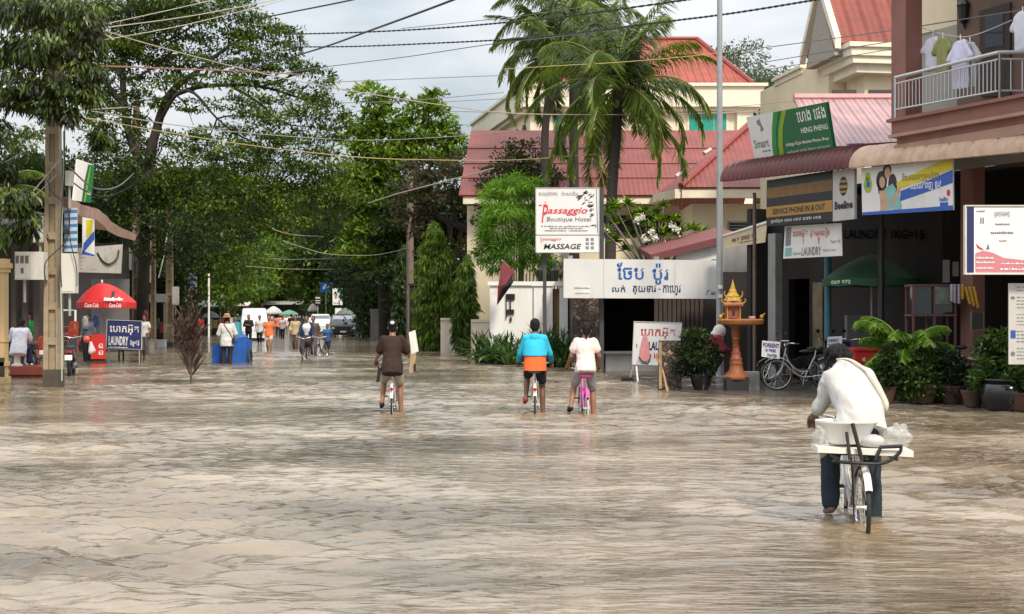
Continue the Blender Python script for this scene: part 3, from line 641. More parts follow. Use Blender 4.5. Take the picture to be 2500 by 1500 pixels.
# --- small far-left palm leaf
t = T('small_palm', 'blurred green palm crown low at the left edge behind the concrete pole', 'palm', base(-20, 38))
mb = MB(TRUNK); mb.tube([base(-20, 38), P(-18, 470, 38)], [.1, .08], 7); part('trunk', mb, t, 60)
for i in range(12):
    o = link('frond', frond_mesh(1.6, R(random.uniform(5, 60)), R(85), 30, 700+i, .4, .1), t); o.location = P(-18, 470, 38)-t.location; o.rotation_euler = (0, 0, i*2.4)
# --- potted topiary by the laundry sign
def pot(parent, b, r, h, m, name='pot'):
    mb = MB(m); mb.lathe([(r*.62, 0), (r*.8, h*.3), (r*.95, h*.75), (r, h*.93), (r*1.08, h*.94), (r*1.08, h), (r*.9, h), (r*.88, h*.9)], b, 20); return part(name, mb, parent, 40)
POTD = mat('dark_glazed_pot', (.012, .012, .013), .16, .2, 4, spec=.6); POTR = mat('terracotta_pot', (.10, .05, .035), .7, .25, 5, dirt=.5)
b = base(1712, 30.4, 0.02)
t = T('potted_bush', 'dense dark green bush in a black pot beside the laundry sign', 'potted plant', b)
pot(t, b, .25, .33, POTD)
limbs(t, [([b+V((0, 0, .3)), b+V((0, 0, .55))], .04, .03)], n=6)
cl = [C(a[0], a[1], 30.4+a[4], a[2], a[3], None, a[5]) for a in ((1695, 818, 24, 14, 0, .15), (1715, 840, 28, 20, .1, 0), (1676, 850, 24, 22, 0, 0), (1692, 870, 34, 24, -.15, -.1), (1735, 872, 20, 22, .1, -.1), (1685, 898, 30, 18, 0, -.2), (1715, 900, 26, 18, 0, -.2))]
crown(t, cl, 3600, .08, .04, L_DARK, upn=.5, lumps=16)
# ================================================================= buildings and signs, right side
F0 = V((5.3, 31.8, 0)); FU = V((.4033, -.9151, 0)); FN = V((-.9151, -.4033, 0)); UP = V((0, 0, 1))
def fp(px, py, n=0.): return hit(px, py, F0+FN*n, FN)
def fu(px, n=0.): return (fp(px, 700, n)-F0).dot(FU)
def FW(u, n, z): return F0+FU*u+FN*n+UP*z
def fbx(mb, u, n, z): return mb.fbox(F0, FU, FN, u, n, z)
CREAM = mat('cream_plaster', (.78, .67, .48), .8, .05, 2, .15, dirt=.15, dirtcol=(.35, .28, .2))
CREAM2 = mat('warm_plaster', (.80, .69, .52), .8, .05, 1.5, .1, dirt=.2, dirtcol=(.4, .32, .24))
TRIM = mat('cream_trim', (.80, .73, .58), .7, .05, 2, .1, dirt=.25, dirtcol=(.35, .3, .24))
WHITE = mat('white_paint', (.76, .75, .72), .6, .04, 2, dirt=.35, dirtcol=(.38, .36, .32))
WHITES = mat('white_sign_face', (.70, .70, .69), .45, .04, 2.5, dirt=.4, dirtcol=(.42, .39, .33))
GREYC = mat('grey_concrete', (.33, .32, .30), .85, .12, 4, .4, dirt=.5)
DKWOOD = mat('dark_brown_wood', (.055, .038, .03), .7, .3, 4, .5, stretch=(6, 6, .6))
BROWNP = mat('maroon_brown_plaster', (.25, .115, .09), .75, .12, 3, .2, dirt=.35)
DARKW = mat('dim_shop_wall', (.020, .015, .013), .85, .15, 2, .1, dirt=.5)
BLACK = mat('black_paint', (.012, .012, .013), .4, .1)
NAVY = mat('navy_paint', (.02, .03, .12), .45, .08)
METAL = mat('galvanised_pole', (.33, .35, .36), .42, .1, 5, metal=.35, dirt=.3)
SILV = mat('silver_rail', (.52, .54, .54), .35, .05, metal=.6)
TEAL = mat('teal_paint', (.05, .17, .21), .5, .12, 4, dirt=.4)
GLASSD = mat('dark_glass', (.02, .025, .028), .08, .1, spec=.7)
RED_ = mat('red_print', (.62, .03, .05), .5, .04); BLUE_ = mat('blue_print', (.03, .10, .42), .5, .04); GREY_ = mat('grey_print', (.2, .2, .21), .5, .04); WPRINT = mat('white_print', (.78, .78, .76), .5, .02)
GOLD_ = mat('gold_print', (.36, .20, .045), .5, .08); YEL_ = mat('yellow_print', (.62, .50, .03), .5, .05); PINKP = mat('pink_print', (.62, .22, .25), .5, .05)
def corr(name, col, period=.2, rough=.55, axis='X', tile=False, dirt=.35, dist=0):
    """profiled sheet / tiled roof: ribs in the bump, courses for tiles"""
    if name in _M: return _M[name]
    m = mat(name, col, rough, .24, 1.3, dirt=dirt+.2, dirtcol=tuple(c*.45 for c in col)); nt, N, L = nodes_of(m); b = N['Principled BSDF']
    uv = N.new('ShaderNodeAttribute'); uv.attribute_name = 'rc'; sp = N.new('ShaderNodeSeparateXYZ'); L.new(uv.outputs['Vector'], sp.inputs[0])
    def saw(o, per, kind):
        a = N.new('ShaderNodeMath'); a.operation = 'MULTIPLY'; a.inputs[1].default_value = (2*math.pi if kind == 'SINE' else 1)/per; L.new(o, a.inputs[0])
        c = N.new('ShaderNodeMath'); c.operation = 'SINE' if kind == 'SINE' else 'FRACT'; L.new(a.outputs[0], c.inputs[0]); return c.outputs[0]
    hgt = saw(sp.outputs['X'], period, 'SINE')
    if tile:
        s2 = saw(sp.outputs['Y'], .34, 'FRACT'); k = N.new('ShaderNodeMath'); k.operation = 'MULTIPLY_ADD'; k.inputs[1].default_value = -2.2; L.new(s2, k.inputs[0]); L.new(hgt, k.inputs[2]); hgt = k.outputs[0]
    bp = N.new('ShaderNodeBump'); bp.inputs['Strength'].default_value = .9; bp.inputs['Distance'].default_value = dist or (.075 if tile else .014)
    L.new(hgt, bp.inputs['Height']); L.new(bp.outputs[0], b.inputs['Normal'])
    return m
def roofpart(name, faces, m, parent, t=.06, label=None):
    """roof planes given as corner lists; 'rc' stores metres along the eave and up the slope for the profile"""
    vs = []; fs = []; rc = []
    for f in faces:
        f = [V(p) for p in f]; n = (f[1]-f[0]).cross(f[2]-f[0]).normalized()
        if n.z < 0: f.reverse(); n = -n
        x = UP.cross(n); x = x.normalized() if x.length > 1e-4 else V((1, 0, 0)); y = n.cross(x); k = len(f); b0 = len(vs); O = f[0]
        for q in (0, 1):
            for p in f: vs.append(p-n*t*q); rc.append(((p-O).dot(x), (p-O).dot(y), 0))
        fs.append(tuple(b0+i for i in range(k))); fs.append(tuple(b0+2*k-1-i for i in range(k)))
        for i in range(k): j = (i+1) % k; fs.append((b0+i, b0+k+i, b0+k+j, b0+j))
    w0 = wloc(parent); me = bpy.data.meshes.new(name); me.from_pydata([tuple(v-w0) for v in vs], [], fs)
    a = me.attributes.new('rc', 'FLOAT_VECTOR', 'POINT'); a.data.foreach_set('vector', np.array(rc, np.float32).ravel())
    me.materials.append(m); me.update(); o = link(name, me, parent)
    if label: o['label'] = label
    return o
def bar(name, a, b, r, m, parent, n=6):
    mb = MB(m); mb.tube([a, b], r, n); return part(name, mb, parent)

# ---------- yellow building with the orange tiled roof
t = T('yellow_building', 'tall pale yellow building with orange tiled hip roof behind the palms', 'building', (5, 82, 0))
Yb = 75.; A = V((-.196, .98, 0)); B = V((1, 0, 0)); c0 = V((P(1277, 0, Yb).x, Yb, 0)); Wd = P(1866, 0, Yb).x-c0.x
mb = MB(CREAM2); mb.fbox(c0, B, A, (.5, Wd-.5), (.6, 15.5), (0, 12.7)); part('wall', mb, t)
mb = MB(TRIM); mb.fbox(c0, B, A, (0, Wd), (0, 16.2), (12.55, 13.62)); mb.fbox(c0, B, A, (-.15, Wd+.15), (-.15, 16.3), (13.62, 13.78)); mb.fbox(c0, B, A, (.2, Wd-.2), (.25, 16), (12.35, 12.55)); part('cornice', mb, t)
mb = MB(TRIM); mb.fbox(c0, B, A, (Wd-1.3, Wd-.45), (.35, 1.2), (0, 12.35)); part('corner_pier', mb, t)
TILE_O = corr('orange_roof_tiles', (.33, .055, .024), .42, .6, tile=True)
e1, e2 = P(1296, 212, Yb), P(1838, 212, Yb+.3); e3 = e2+A*12.5+V((1.2, 0, 0)); e4 = e1+A*12.5; r1, r2 = P(1400, 97, Yb+6.3), P(1702, 97, Yb+6.3)
for p in (e1, e2, e3, e4): p.z = 13.8
roofpart('roof', [(e1, e2, r2, r1), (e2, e3, r2), (e3, e4, r1, r2), (e4, e1, r1)], TILE_O, t, .12)
RIDGE = mat('red_ridge_cap', (.24, .05, .04), .6, .1)
mb = MB(RIDGE)
for a, b in ((r1, r2), (r2, e2), (r1, e1)): mb.tube([a+UP*.05, b+UP*.05], .13, 6)
part('ridge_cap', mb, t)
GRN = mat('green_glass', (.02, .30, .22), .3, .15, spec=.6)
for x0, x1 in ((1682, 1774), (1352, 1374)):
    q = flatquad(Yb+.56, x0, 278, x1, 323); f = MB(TRIM); q.board(f, .12, -.04, -.08, 1.04, 1.06, .02); fr = part('window', f, t)
    k = 3 if x1-x0 > 40 else 1
    for i in range(k): g = MB(GRN); q.board(g, .03, i/k+.03/k, .02, (i+1)/k-.03/k, .98, .05); part('pane', g, fr)
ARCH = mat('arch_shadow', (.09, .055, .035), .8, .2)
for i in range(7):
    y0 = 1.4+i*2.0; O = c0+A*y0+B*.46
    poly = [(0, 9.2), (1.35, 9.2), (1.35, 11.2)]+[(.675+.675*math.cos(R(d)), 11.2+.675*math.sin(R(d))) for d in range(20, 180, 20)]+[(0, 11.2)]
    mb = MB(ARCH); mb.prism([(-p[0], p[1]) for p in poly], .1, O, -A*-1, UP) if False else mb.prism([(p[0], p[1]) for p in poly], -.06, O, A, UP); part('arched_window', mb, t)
# ---------- hotel with the long red sheet roof
t = T('hotel_building', 'low cream hotel with long faded red sheet metal roof behind the palms', 'building', (4.5, 58, 0))
SHEET = corr('faded_red_sheet', (.20, .038, .028), .2, .5, dist=.009)
tl, tr = P(1150, 314, 62), P(1860, 327, 62); bl, br = P(1120, 474, 56.5), P(1640, 476, 56.5); br2 = V((P(1880, 476, 57).x, 56.5, br.z))
tr = V((br2.x+.6, 62, tr.z)); tl.z = tr.z = 9.62; bl.z = br.z = br2.z
o_ = lerp(tl, bl, .26); o2 = lerp(tr, br2, .26)
roofpart('roof', [(bl, br2, tr, tl), (tl, tr, tr+V((0, 6, -3.2)), tl+V((0, 6, -3.2)))], SHEET, t, .08)
SEAM = mat('dark_red_seam', (.10, .035, .035), .7)
for f in (.3, .54, .76):
    a, b = lerp(tl, bl, f)+UP*.1, lerp(tr, br2, f)+UP*.1; mb = MB(SEAM); mb.box((a+b)/2-UP*.09, ((b-a).length, .05, .03)); part('roof_seam', mb, t)
A1, B1, x1, x2, A2 = P(1662, 457, 52), P(1990, 457, 52), P(1838, 300, 57), P(1960, 300, 57), P(1606, 470, 56.4)
roofpart('porch_roof', [(A1, B1, x2, x1), (A2, A1, x1)], SHEET, t, .07)
mb = MB(RIDGE); mb.tube([A1+UP*.05, x1+UP*.08], .12, 6); mb.tube([x1+UP*.06, x2+UP*.06], .12, 6); part('ridge_cap', mb, t)
WCAP = mat('pale_ridge_cap', (.5, .42, .36), .6)
for a, b in ((P(1648, 440, 54.6), P(1668, 427, 54.8)), (P(1716, 384, 55.6), P(1733, 374, 55.8))): mb = MB(WCAP); mb.tube([a+V((0, -.3, .1)), b+V((0, -.3, .1))], .09, 6); part('pale_cap', mb, t)
mb = MB(TRIM); a, b = P(1130, 478, 56.4), P(1612, 478, 56.4); mb.box(((a.x+b.x)/2, 56.75, bl.z-.2), (b.x-a.x, .3, .3)); part('fascia', mb, t); mb = MB(TRIM); mb.box(((A1.x+B1.x)/2+.05, 52.2, A1.z-.22), (B1.x-A1.x, .25, .34)); part('fascia', mb, t)
mb = MB(TRIM); d = A2-A1; mb.slab(A1+V((.0, .1, -.4)), A2+V((.0, .1, -.4)), A2+V((0, .1, -.06)), A1+V((0, .1, -.06)), .2); part('side_fascia', mb, t)
mb = MB(CREAM); a, b = P(1140, 478, 57.4), P(1660, 478, 57.4); mb.box(((a.x+b.x)/2, 58.2, 2.9), (b.x-a.x, 1.2, 6.2)); x0 = P(1690, 0, 53.2).x; mb.box((x0+3.5, 55.1, 2.8), (7, 3.6, 5.9)); part('wall', mb, t)
mb = MB(DARKW); mb.box((P(1560, 0, 57.5).x, 57.55, 5.2), (3.6, .12, .8)); part('vent_strip', mb, t)
q = flatquad(53.25, 1776, 541, 1830, 585); mb = MB(mat('window_frame_grey', (.28, .27, .25), .6)); q.board(mb, .1, 0, 0, 1, 1, .04); fr = part('window', mb, t); mb = MB(GLASSD)
for i in range(5): q.board(mb, .02, .08, .1+i*.17, .92, .2+i*.17, .06)
part('pane', mb, fr)
# ---------- cream house with steep red tiled gable
t = T('cream_gabled_house', 'cream house with steep red tiled gable and heavy white cornices above the pink roof', 'house', (13, 46, 0))
a_, r_ = V((-.1425, .9898, 0)), V((.9898, .1425, 0)); O = P(2075, 101, 42); O0 = V((O.x, O.y, 0)); zt = O.z
def cornice(mb, O0, rr_, aa_, zt, h):
    for k, (o, z0, z1) in enumerate(((0, zt-.16*h, zt), (.08, zt-.45*h, zt-.16*h), (.16, zt-.7*h, zt-.45*h), (.34, zt-h, zt-.7*h))):
        mb.fbox(O0, r_, a_, (rr_[0]+o, rr_[1]), (aa_[0]+o, aa_[1]-o), (z0, z1))
mb = MB(TRIM); cornice(mb, O0, (0, 9), (0, 2.9), zt, .85); part('cornice', mb, t)
mb = MB(CREAM); mb.fbox(O0, r_, a_, (.75, 9), (.75, 2.2), (0, zt-.8)); mb.fbox(O0, r_, a_, (.2, 9), (2.25, 9), (0, zt-.1)); part('wall', mb, t)
O2 = P(1953, 158, 46.5); P2 = V((O2.x, O2.y, 0)); mb = MB(TRIM); cornice(mb, P2, (0, 2.6), (0, 2.9), O2.z, .6); part('cornice', mb, t)
mb = MB(CREAM); mb.fbox(P2, r_, a_, (.45, 3), (.5, 2.6), (0, O2.z-.55)); part('wall', mb, t)
TILE_R = corr('red_roof_tiles', (.22, .05, .032), .5, .6, tile=True)
def rp(x, a, z): q = O0+r_*x+a_*a; return V((q.x, q.y, z))
g0, g1, g2 = (.6, 9.75), (2.0, 11.75), (3.4, 9.8)
roofpart('roof', [(rp(-.1, *g0), rp(9, *g0), rp(9, *g1), rp(-.1, *g1)), (rp(-.1, *g2), rp(9, *g2), rp(9, *g1), rp(-.1, *g1))], TILE_R, t, .1)
mb = MB(TRIM)
for q in (g0, g2):
    s = V((0, 0, .32)); a, b = rp(-.28, q[0]+(-.15 if q is g0 else .15), q[1]-.2), rp(-.28, *g1); mb.slab(a, b, b+s, a+s, .18, -r_)
part('gable_board', mb, t)
mb = MB(mat('grey_gable', (.34, .31, .27), .85)); mb.prism([(.75, 9.4), (3.25, 9.4), (2.0, 11.6)], .3, O0+r_*.12, a_, UP); part('gable_wall', mb, t)  # gable triangle in plain grey
mb = MB(CREAM); mb.prism([(1.35, zt), (4.8, zt), (4.8, zt+2.9)], -.3, O0+a_*.55, r_, UP); part('front_gable', mb, t)
mb = MB(TRIM); q = P(1953, 160, 48); mb.lathe([(.12, 0), (.12, .25), (.07, .3), (.1, .42), (.03, .55)], (P(2016, 100, 43.6).x, 43.6, zt-.02), 8); None
mb = MB(mat('window_shutter_dark', (.06, .05, .045), .6)); q = P(2115, 228, 42.6); 
for x in (2062, 2150): p = P(x, 236, 42.68); mb.box((p.x, 42.72, p.z-.25), (.7, .12, .9))
part('window', mb, t)
# ---------- pink roofed shop (left shop under the maroon awning)
t = T('pink_roofed_shop', 'low shop with pale pink corrugated roof and maroon awning beneath', 'shop', FW(0, -3, 0))
PINK = corr('pink_roof_sheet', (.42, .25, .25), .26, .45, dist=.05)
ea, eb = fp(1990, 352, -2.6), fp(2190, 352, -2.6); ra, rb = hit(1938, 240, F0+FN*-6.2, FN), hit(2230, 240, F0+FN*-6.2, FN)
ea, eb, ra, rb = P(1996, 358, 31), P(2230, 354, 31), P(1938, 240, 35), P(2240, 240, 35)
roofpart('roof', [(ea, eb, rb, ra)], PINK, t, .06)
mb = MB(mat('pink_ridge', (.50, .24, .24), .6)); mb.tube([ra, rb], .12, 6); part('ridge_cap', mb, t)
mb = MB(mat('blue_fascia', (.05, .10, .3), .5)); mb.slab(fp(2035, 352, -1.6), fp(2105, 350, -1.6), fp(2105, 362, -1.6)+UP*0, fp(2035, 374, -1.6), .05, FN) ; part('fascia', mb, t)
u0, u1, u2 = fu(1872, -3.), fu(2036, -3.), fu(2255, -3.)
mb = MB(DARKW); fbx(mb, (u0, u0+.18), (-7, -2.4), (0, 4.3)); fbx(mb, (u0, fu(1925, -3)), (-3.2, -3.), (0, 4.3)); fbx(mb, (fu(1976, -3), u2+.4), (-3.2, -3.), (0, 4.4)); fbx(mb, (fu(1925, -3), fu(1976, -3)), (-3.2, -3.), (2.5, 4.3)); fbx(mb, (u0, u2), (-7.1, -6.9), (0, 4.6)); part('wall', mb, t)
mb = MB(mat('pillar_grey', (.26, .26, .25), .8, .15, 3, dirt=.4)); fbx(mb, (fu(1875, -2.2), fu(1893, -2.2)), (-2.4, -2.2), (0, 3.6)); part('pillar', mb, t)
mb = MB(TEAL); p = fp(2021, 700, -1.6); mb.tube([V((p.x, p.y, 0)), V((p.x, p.y, 3.9))], .078, 10); part('post', mb, t, 60)
mb = MB(mat('rusty_post', (.16, .12, .09), .7, .25, 4, metal=.2, dirt=.6)); p = fp(1842, 700, -.5); mb.tube([V((p.x, p.y, 0)), V((p.x, p.y, 4.4))], .04, 8); part('post', mb, t, 60)
mb = MB(mat('soot_print', (.002, .002, .002), .95, .05, spec=.05)); q = Quad(fp(2062, 561, -2.98), fp(2258, 561, -2.98), fp(2258, 588, -2.98), fp(2062, 586, -2.98)); q.text(mb, 'LAUNDRY 1KG=1$', 0, 0, 1, 1, .01, .01); part('lettering', mb, t)
MUR = mat('faded_mural', (.20, .15, .09), .8, .4, 3, dirt=.6); q = Quad(fp(1984, 690, -2.95), fp(2008, 690, -2.95), fp(2008, 850, -2.95), fp(1984, 850, -2.95)); mb = MB(MUR); q.board(mb, .03); part('mural_panel', mb, t)
def awning(parent, pxs, bots, tops, m, nb, nt_, nback, period, zback, amp=.03, groove=False):
    a0, a1 = fp(pxs[0], bots[0], nb), fp(pxs[1], bots[1], nb); b0, b1 = fp(pxs[0], tops[0], nt_), fp(pxs[1], tops[1], nt_)
    # make the ends square to the facade
    Lu = (a1-a0).length; k = max(8, int(Lu/period*(18 if groove else 6))); prof = []
    for i in range(9): th = R(90)*i/8; prof.append((math.sin(0), i, th))
    vs = []; fs = []; rows = 11
    for j in range(k+1):
        f = j/k; a = lerp(a0, a1, f); b = lerp(b0, b1, f); b = a+UP*(b.z-a.z)-FN*(nb-nt_)
        w = amp*(math.exp(-(((f*Lu/period) % 1-.5)/.05)**2) if groove else math.cos(2*math.pi*f*Lu/period))
        for i in range(9):
            th = R(90)*i/8; n_ = -(nb-nt_)*(1-math.cos(th)); z_ = (b.z-a.z)*math.sin(th)
            vs.append(a+FN*(n_+w*math.cos(th))+UP*(z_+w*math.sin(th)))
        c = lerp(b, b-FN*(nt_-nback), .5); vs.append(c+UP*(w+zback*.5)); vs.append(b-FN*(nt_-nback)+UP*(w+zback))
    for j in range(k):
        for i in range(rows-1): fs.append((j*rows+i, j*rows+i+1, (j+1)*rows+i+1, (j+1)*rows+i))
    mb = MB(m); mb.add(vs, fs); n = len(vs)
    mb.add([v-(UP+FN)*.012 for v in vs], [tuple(reversed(f)) for f in fs])
    return part('awning', mb, parent, 50)
MAROON = mat('maroon_awning_sheet', (.12, .026, .028), .42, .15, 3, dirt=.5, dirtcol=(.07, .04, .035), spec=.5)
BEIGE = mat('beige_awning_tiles', (.50, .34, .235), .6, .18, 6, dirt=.5, dirtcol=(.22, .12, .08))
awning(t, (1764, 2072), (443, 410), (407, 366), MAROON, 0., -.5, -3., .19, .25, .07)
# ---------- brown balcony shophouse
t = T('balcony_shophouse', 'brown shophouse with white railed balcony, clothes drying and beige tiled awning', 'building', FW(5, -4, 0))
awning(t, (2072, 2640), (410, 358), (365, 306), BEIGE, 0., -.55, -1.3, .62, .06, -.028, True)
sb = fp(2158, 293, 0); zs = sb.z; us = fu(2158, 0.); ue = 22.
def mould(mb, offs):
    for o, z0, z1, m in offs: mb.use(m); fbx(mb, (us-o*.8+.02, ue), (-9, o), (z0, z1))
BEIGEM = mat('tan_moulding', (.36, .22, .16), .75, .1, 3, dirt=.3)
mb = MB(BROWNP); d = zs
mould(mb, ((-.02, d-.06, d, BROWNP), (-.10, d-.30, d-.06, BROWNP), (-.05, d-.36, d-.30, BEIGEM), (-.18, d-.5, d-.36, BROWNP), (-.14, d-.68, d-.5, BEIGEM), (-.3, d-.8, d-.68, BROWNP))); part('balcony_slab', mb, t)
mb = MB(GREYC); q0, q1 = fp(2075, 362, -.5), fp(2640, 306, -.5); mb.slab(FW(fu(2075, -.5), -.56, q0.z-.02), FW(fu(2640, -.5), -.56, q1.z-.02), FW(fu(2640, -.5), -1.6, d-.85), FW(fu(2075, -.5), -1.6, d-.85), .1); part('canopy_top', mb, t)
mb = MB(BROWNP); uc0, uc1 = fu(2181, -.55), fu(2216, -.55); fbx(mb, (uc0, uc1), (-.9, -.5), (d, d+4.6)); fbx(mb, (uc0-.06, uc1+.06), (-.95, -.44), (d+2.55, d+2.75)); fbx(mb, (uc0-.1, uc1+.1), (-1, -.4), (d+2.75, d+3.0)); part('column', mb, t)
wn = -2.6; uw0 = fu(2211, wn)+1.2
GREYP = mat('grey_plaster_wall', (.36, .34, .30), .85, .08, 2, .1, dirt=.3); UPW = mat('dusky_brown_wall', (.17, .11, .085), .85, .1, 2, dirt=.3)  # plain grey for the wall below the cream part
zc = fp(2280, 75, wn).z
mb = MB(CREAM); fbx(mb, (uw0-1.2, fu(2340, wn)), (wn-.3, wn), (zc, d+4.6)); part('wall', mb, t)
mb = MB(GREYP); fbx(mb, (uw0-1.2, fu(2340, wn)), (wn-.3, wn-.03), (d, zc)); 
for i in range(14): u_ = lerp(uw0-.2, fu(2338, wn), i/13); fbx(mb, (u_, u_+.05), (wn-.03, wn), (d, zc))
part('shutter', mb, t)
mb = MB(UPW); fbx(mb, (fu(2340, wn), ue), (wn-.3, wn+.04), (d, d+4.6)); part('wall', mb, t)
q = Quad(fp(2396, 28, wn+.05), fp(2470, 6, wn+.05), fp(2470, 235, wn+.05), fp(2396, 235, wn+.05)); mb = MB(DKWOOD); q.board(mb, .05, d=.05); dr = part('door', mb, t); mb = MB(GLASSD); q.board(mb, .02, .2, .08, .8, .45, .06); part('pane', mb, dr)
mb = MB(GREYC); fbx(mb, (us-.1, ue), (-9, -.2), (d+4.6, d+4.9)); part('ceiling', mb, t)
# lower storey
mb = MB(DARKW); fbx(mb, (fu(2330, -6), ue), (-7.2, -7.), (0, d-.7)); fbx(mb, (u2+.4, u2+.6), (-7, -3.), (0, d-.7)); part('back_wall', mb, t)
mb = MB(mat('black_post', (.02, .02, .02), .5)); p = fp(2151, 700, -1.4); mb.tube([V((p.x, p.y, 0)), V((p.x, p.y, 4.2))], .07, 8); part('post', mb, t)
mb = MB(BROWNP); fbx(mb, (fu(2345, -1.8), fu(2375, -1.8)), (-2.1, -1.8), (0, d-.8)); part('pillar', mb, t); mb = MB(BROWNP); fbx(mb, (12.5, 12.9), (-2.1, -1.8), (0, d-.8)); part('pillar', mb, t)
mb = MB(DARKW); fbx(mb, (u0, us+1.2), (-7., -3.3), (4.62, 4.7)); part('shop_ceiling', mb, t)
# railing
rt = part('railing', MB(SILV).tube([fp(2186, 190, -.2), fp(2440, 128, -.2)], .035, 8), t)
zt0, zb0 = fp(2186, 190, -.2).z, fp(2186, 268, -.2).z; ur0, ur1 = fu(2186, -.2), fu(2440, -.2)
zt1, zb1 = fp(2440, 128, -.2).z, fp(2440, 222, -.2).z
def rail(u_a, u_b, n_a, n_b, za, zb_, ta, tb, cnt):
    for f in (0, 1): mb = MB(SILV); mb.tube([FW(u_a, n_a, lerp(za, zb_, 0) if f else ta-.12), FW(u_b, n_b, zb_ if f else tb-.12)], .018, 6); part('rail_bar', mb, rt)
    for i in range(cnt+1):
        f = i/cnt; mb = MB(SILV); big = i in (0, cnt)
        mb.tube([FW(lerp(u_a, u_b, f), lerp(n_a, n_b, f), lerp(za, zb_, f)-(.22 if big else 0)), FW(lerp(u_a, u_b, f), lerp(n_a, n_b, f), lerp(ta, tb, f)-(0 if big else .12))], .03 if big else .012, 6); part('baluster', mb, rt)
rail(ur0, ur1, -.2, -.2, zb0, zb1, zt0, zt1, 28); rail(ur1, ur1+.65, -.2, -1.66, zb1, zb1, zt1, zt1, 8)
mb = MB(SILV); mb.tube([FW(ur1, -.2, zt1), FW(ur1+.65, -1.66, zt1)], .035, 8); part('handrail', mb, rt)
# wall lamp, clothes line, clothes
p = fp(2353, 25, wn+.1); t = T('wall_lantern', 'black iron wall lantern beside the balcony door', 'lantern', p)
mb = MB(BLACK); mb.lathe([(.02, -.3), (.09, -.22), (.13, .05), (.15, .1), (.05, .22), (.01, .32)], p, 8); part('lamp_body', mb, t); mb = MB(BLACK); mb.tube(curve_pts([p+V((0, 0, -.28)), p+V((.1, .1, -.45)), p-FN*.12+V((0, 0, -.3))], 4), .02, 6); part('bracket', mb, t)
pa, pb, pc = fp(2250, 68, -.9), fp(2372, 88, -.9), fp(2470, 50, -1.4)
single('clothes_line', MB(mat('pale_cord', (.55, .52, .46), .7)).tube(curve_pts([pa, lerp(pa, pb, .5)-UP*.06, pb, pc], 5), .012, 5), 'pale cord clothes line slung across the balcony', 'clothes line')
def shirt(label, px, py, w, h, col, n, fold=.1):
    c = fp(px, py, n); m = mat('cloth_'+label.split()[0], col, .85, .06, 5, .3); u = w/2
    t = T('hanging_shirt', label, 'shirt', c, 'clothes drying on the balcony')
    mb = MB(); q = lambda x, z, y: c+FU*x*u-UP*z*h+FN*y
    mb.hexa([q(-.66, 1, -.045), q(.66, 1, -.045), q(.66, 1, .05), q(-.66, 1, .05), q(-.62, .04, -.03), q(.62, .04, -.03), q(.62, .04, .04), q(-.62, .04, .04)])
    mb.cap(q(-.4, .07, 0), q(-.86, .36, .0), .05, .075); mb.cap(q(.4, .07, 0), q(.86, .36, .0), .05, .075); mb.cap(q(-.3, .03, 0), q(.3, .03, 0), .04, .04)
    o = blob('body', mb, m, t, .022, 3, False); s0 = px*.37
    ruffle(o, lambda v: MN.noise(V((v.x*9+v.y*7+s0, v.z*1.6, v.y*3)))*.05+MN.noise(V((v.x*20+s0, v.z*6, v.y*14)))*.014)
    mb = MB(m.copy() if False else WPRINT); mb.tube([c+UP*.1, c-UP*.01], .012, 5); part('hanger_hook', mb, t)
shirt('white shirt hanging leftmost on the balcony line', 2278, 92, .55, .65, (.66, .68, .76), -.95); shirt('olive printed shirt hanging between the two pale shirts', 2302, 92, .55, .68, (.26, .27, .10), -.8)
shirt('lilac white shirt hanging over the balcony rail', 2345, 98, .65, .92, (.64, .62, .80), -.35); shirt('grey shirt hanging just right of the lilac shirt', 2368, 104, .5, .84, (.45, .44, .46), -.5)
shirt('white garment at the right edge of the balcony', 2497, 30, .5, .7, (.7, .7, .72), -.9)
# ---------- signs on the shops
def signboard(name, label, q, face, thick=.06, frame=None, cat='sign', fw=.02):
    t = T(name, label, cat, q.at(.5, 1)); mb = MB(face); q.board(mb, thick); part('board', mb, t)
    if frame:
        ar = (q.c[1]-q.c[0]).length/(q.c[3]-q.c[0]).length; fx = fw/ar
        mb = MB(frame); q.board(mb, thick+.04, -fx, -fw, 1+fx, 0, .02); q.board(mb, thick+.04, -fx, 1, 1+fx, 1+fw, .02); q.board(mb, thick+.04, -fx, 0, 0, 1, .02); q.board(mb, thick+.04, 1, 0, 1+fx, 1, .02); part('frame', mb, t)
    return t
def letters(t, q, m, *items, name='lettering', **kw):
    mb = MB(m)
    for it in items:
        if isinstance(it[0], str): q.text(mb, it[0], *it[1:5], **(it[5] if len(it) > 5 else {}))
        elif isinstance(it[0], (int, float)): q.squiggle(mb, *it)
        else: q.patch(mb, it, **kw)
    return part(name, mb, t)
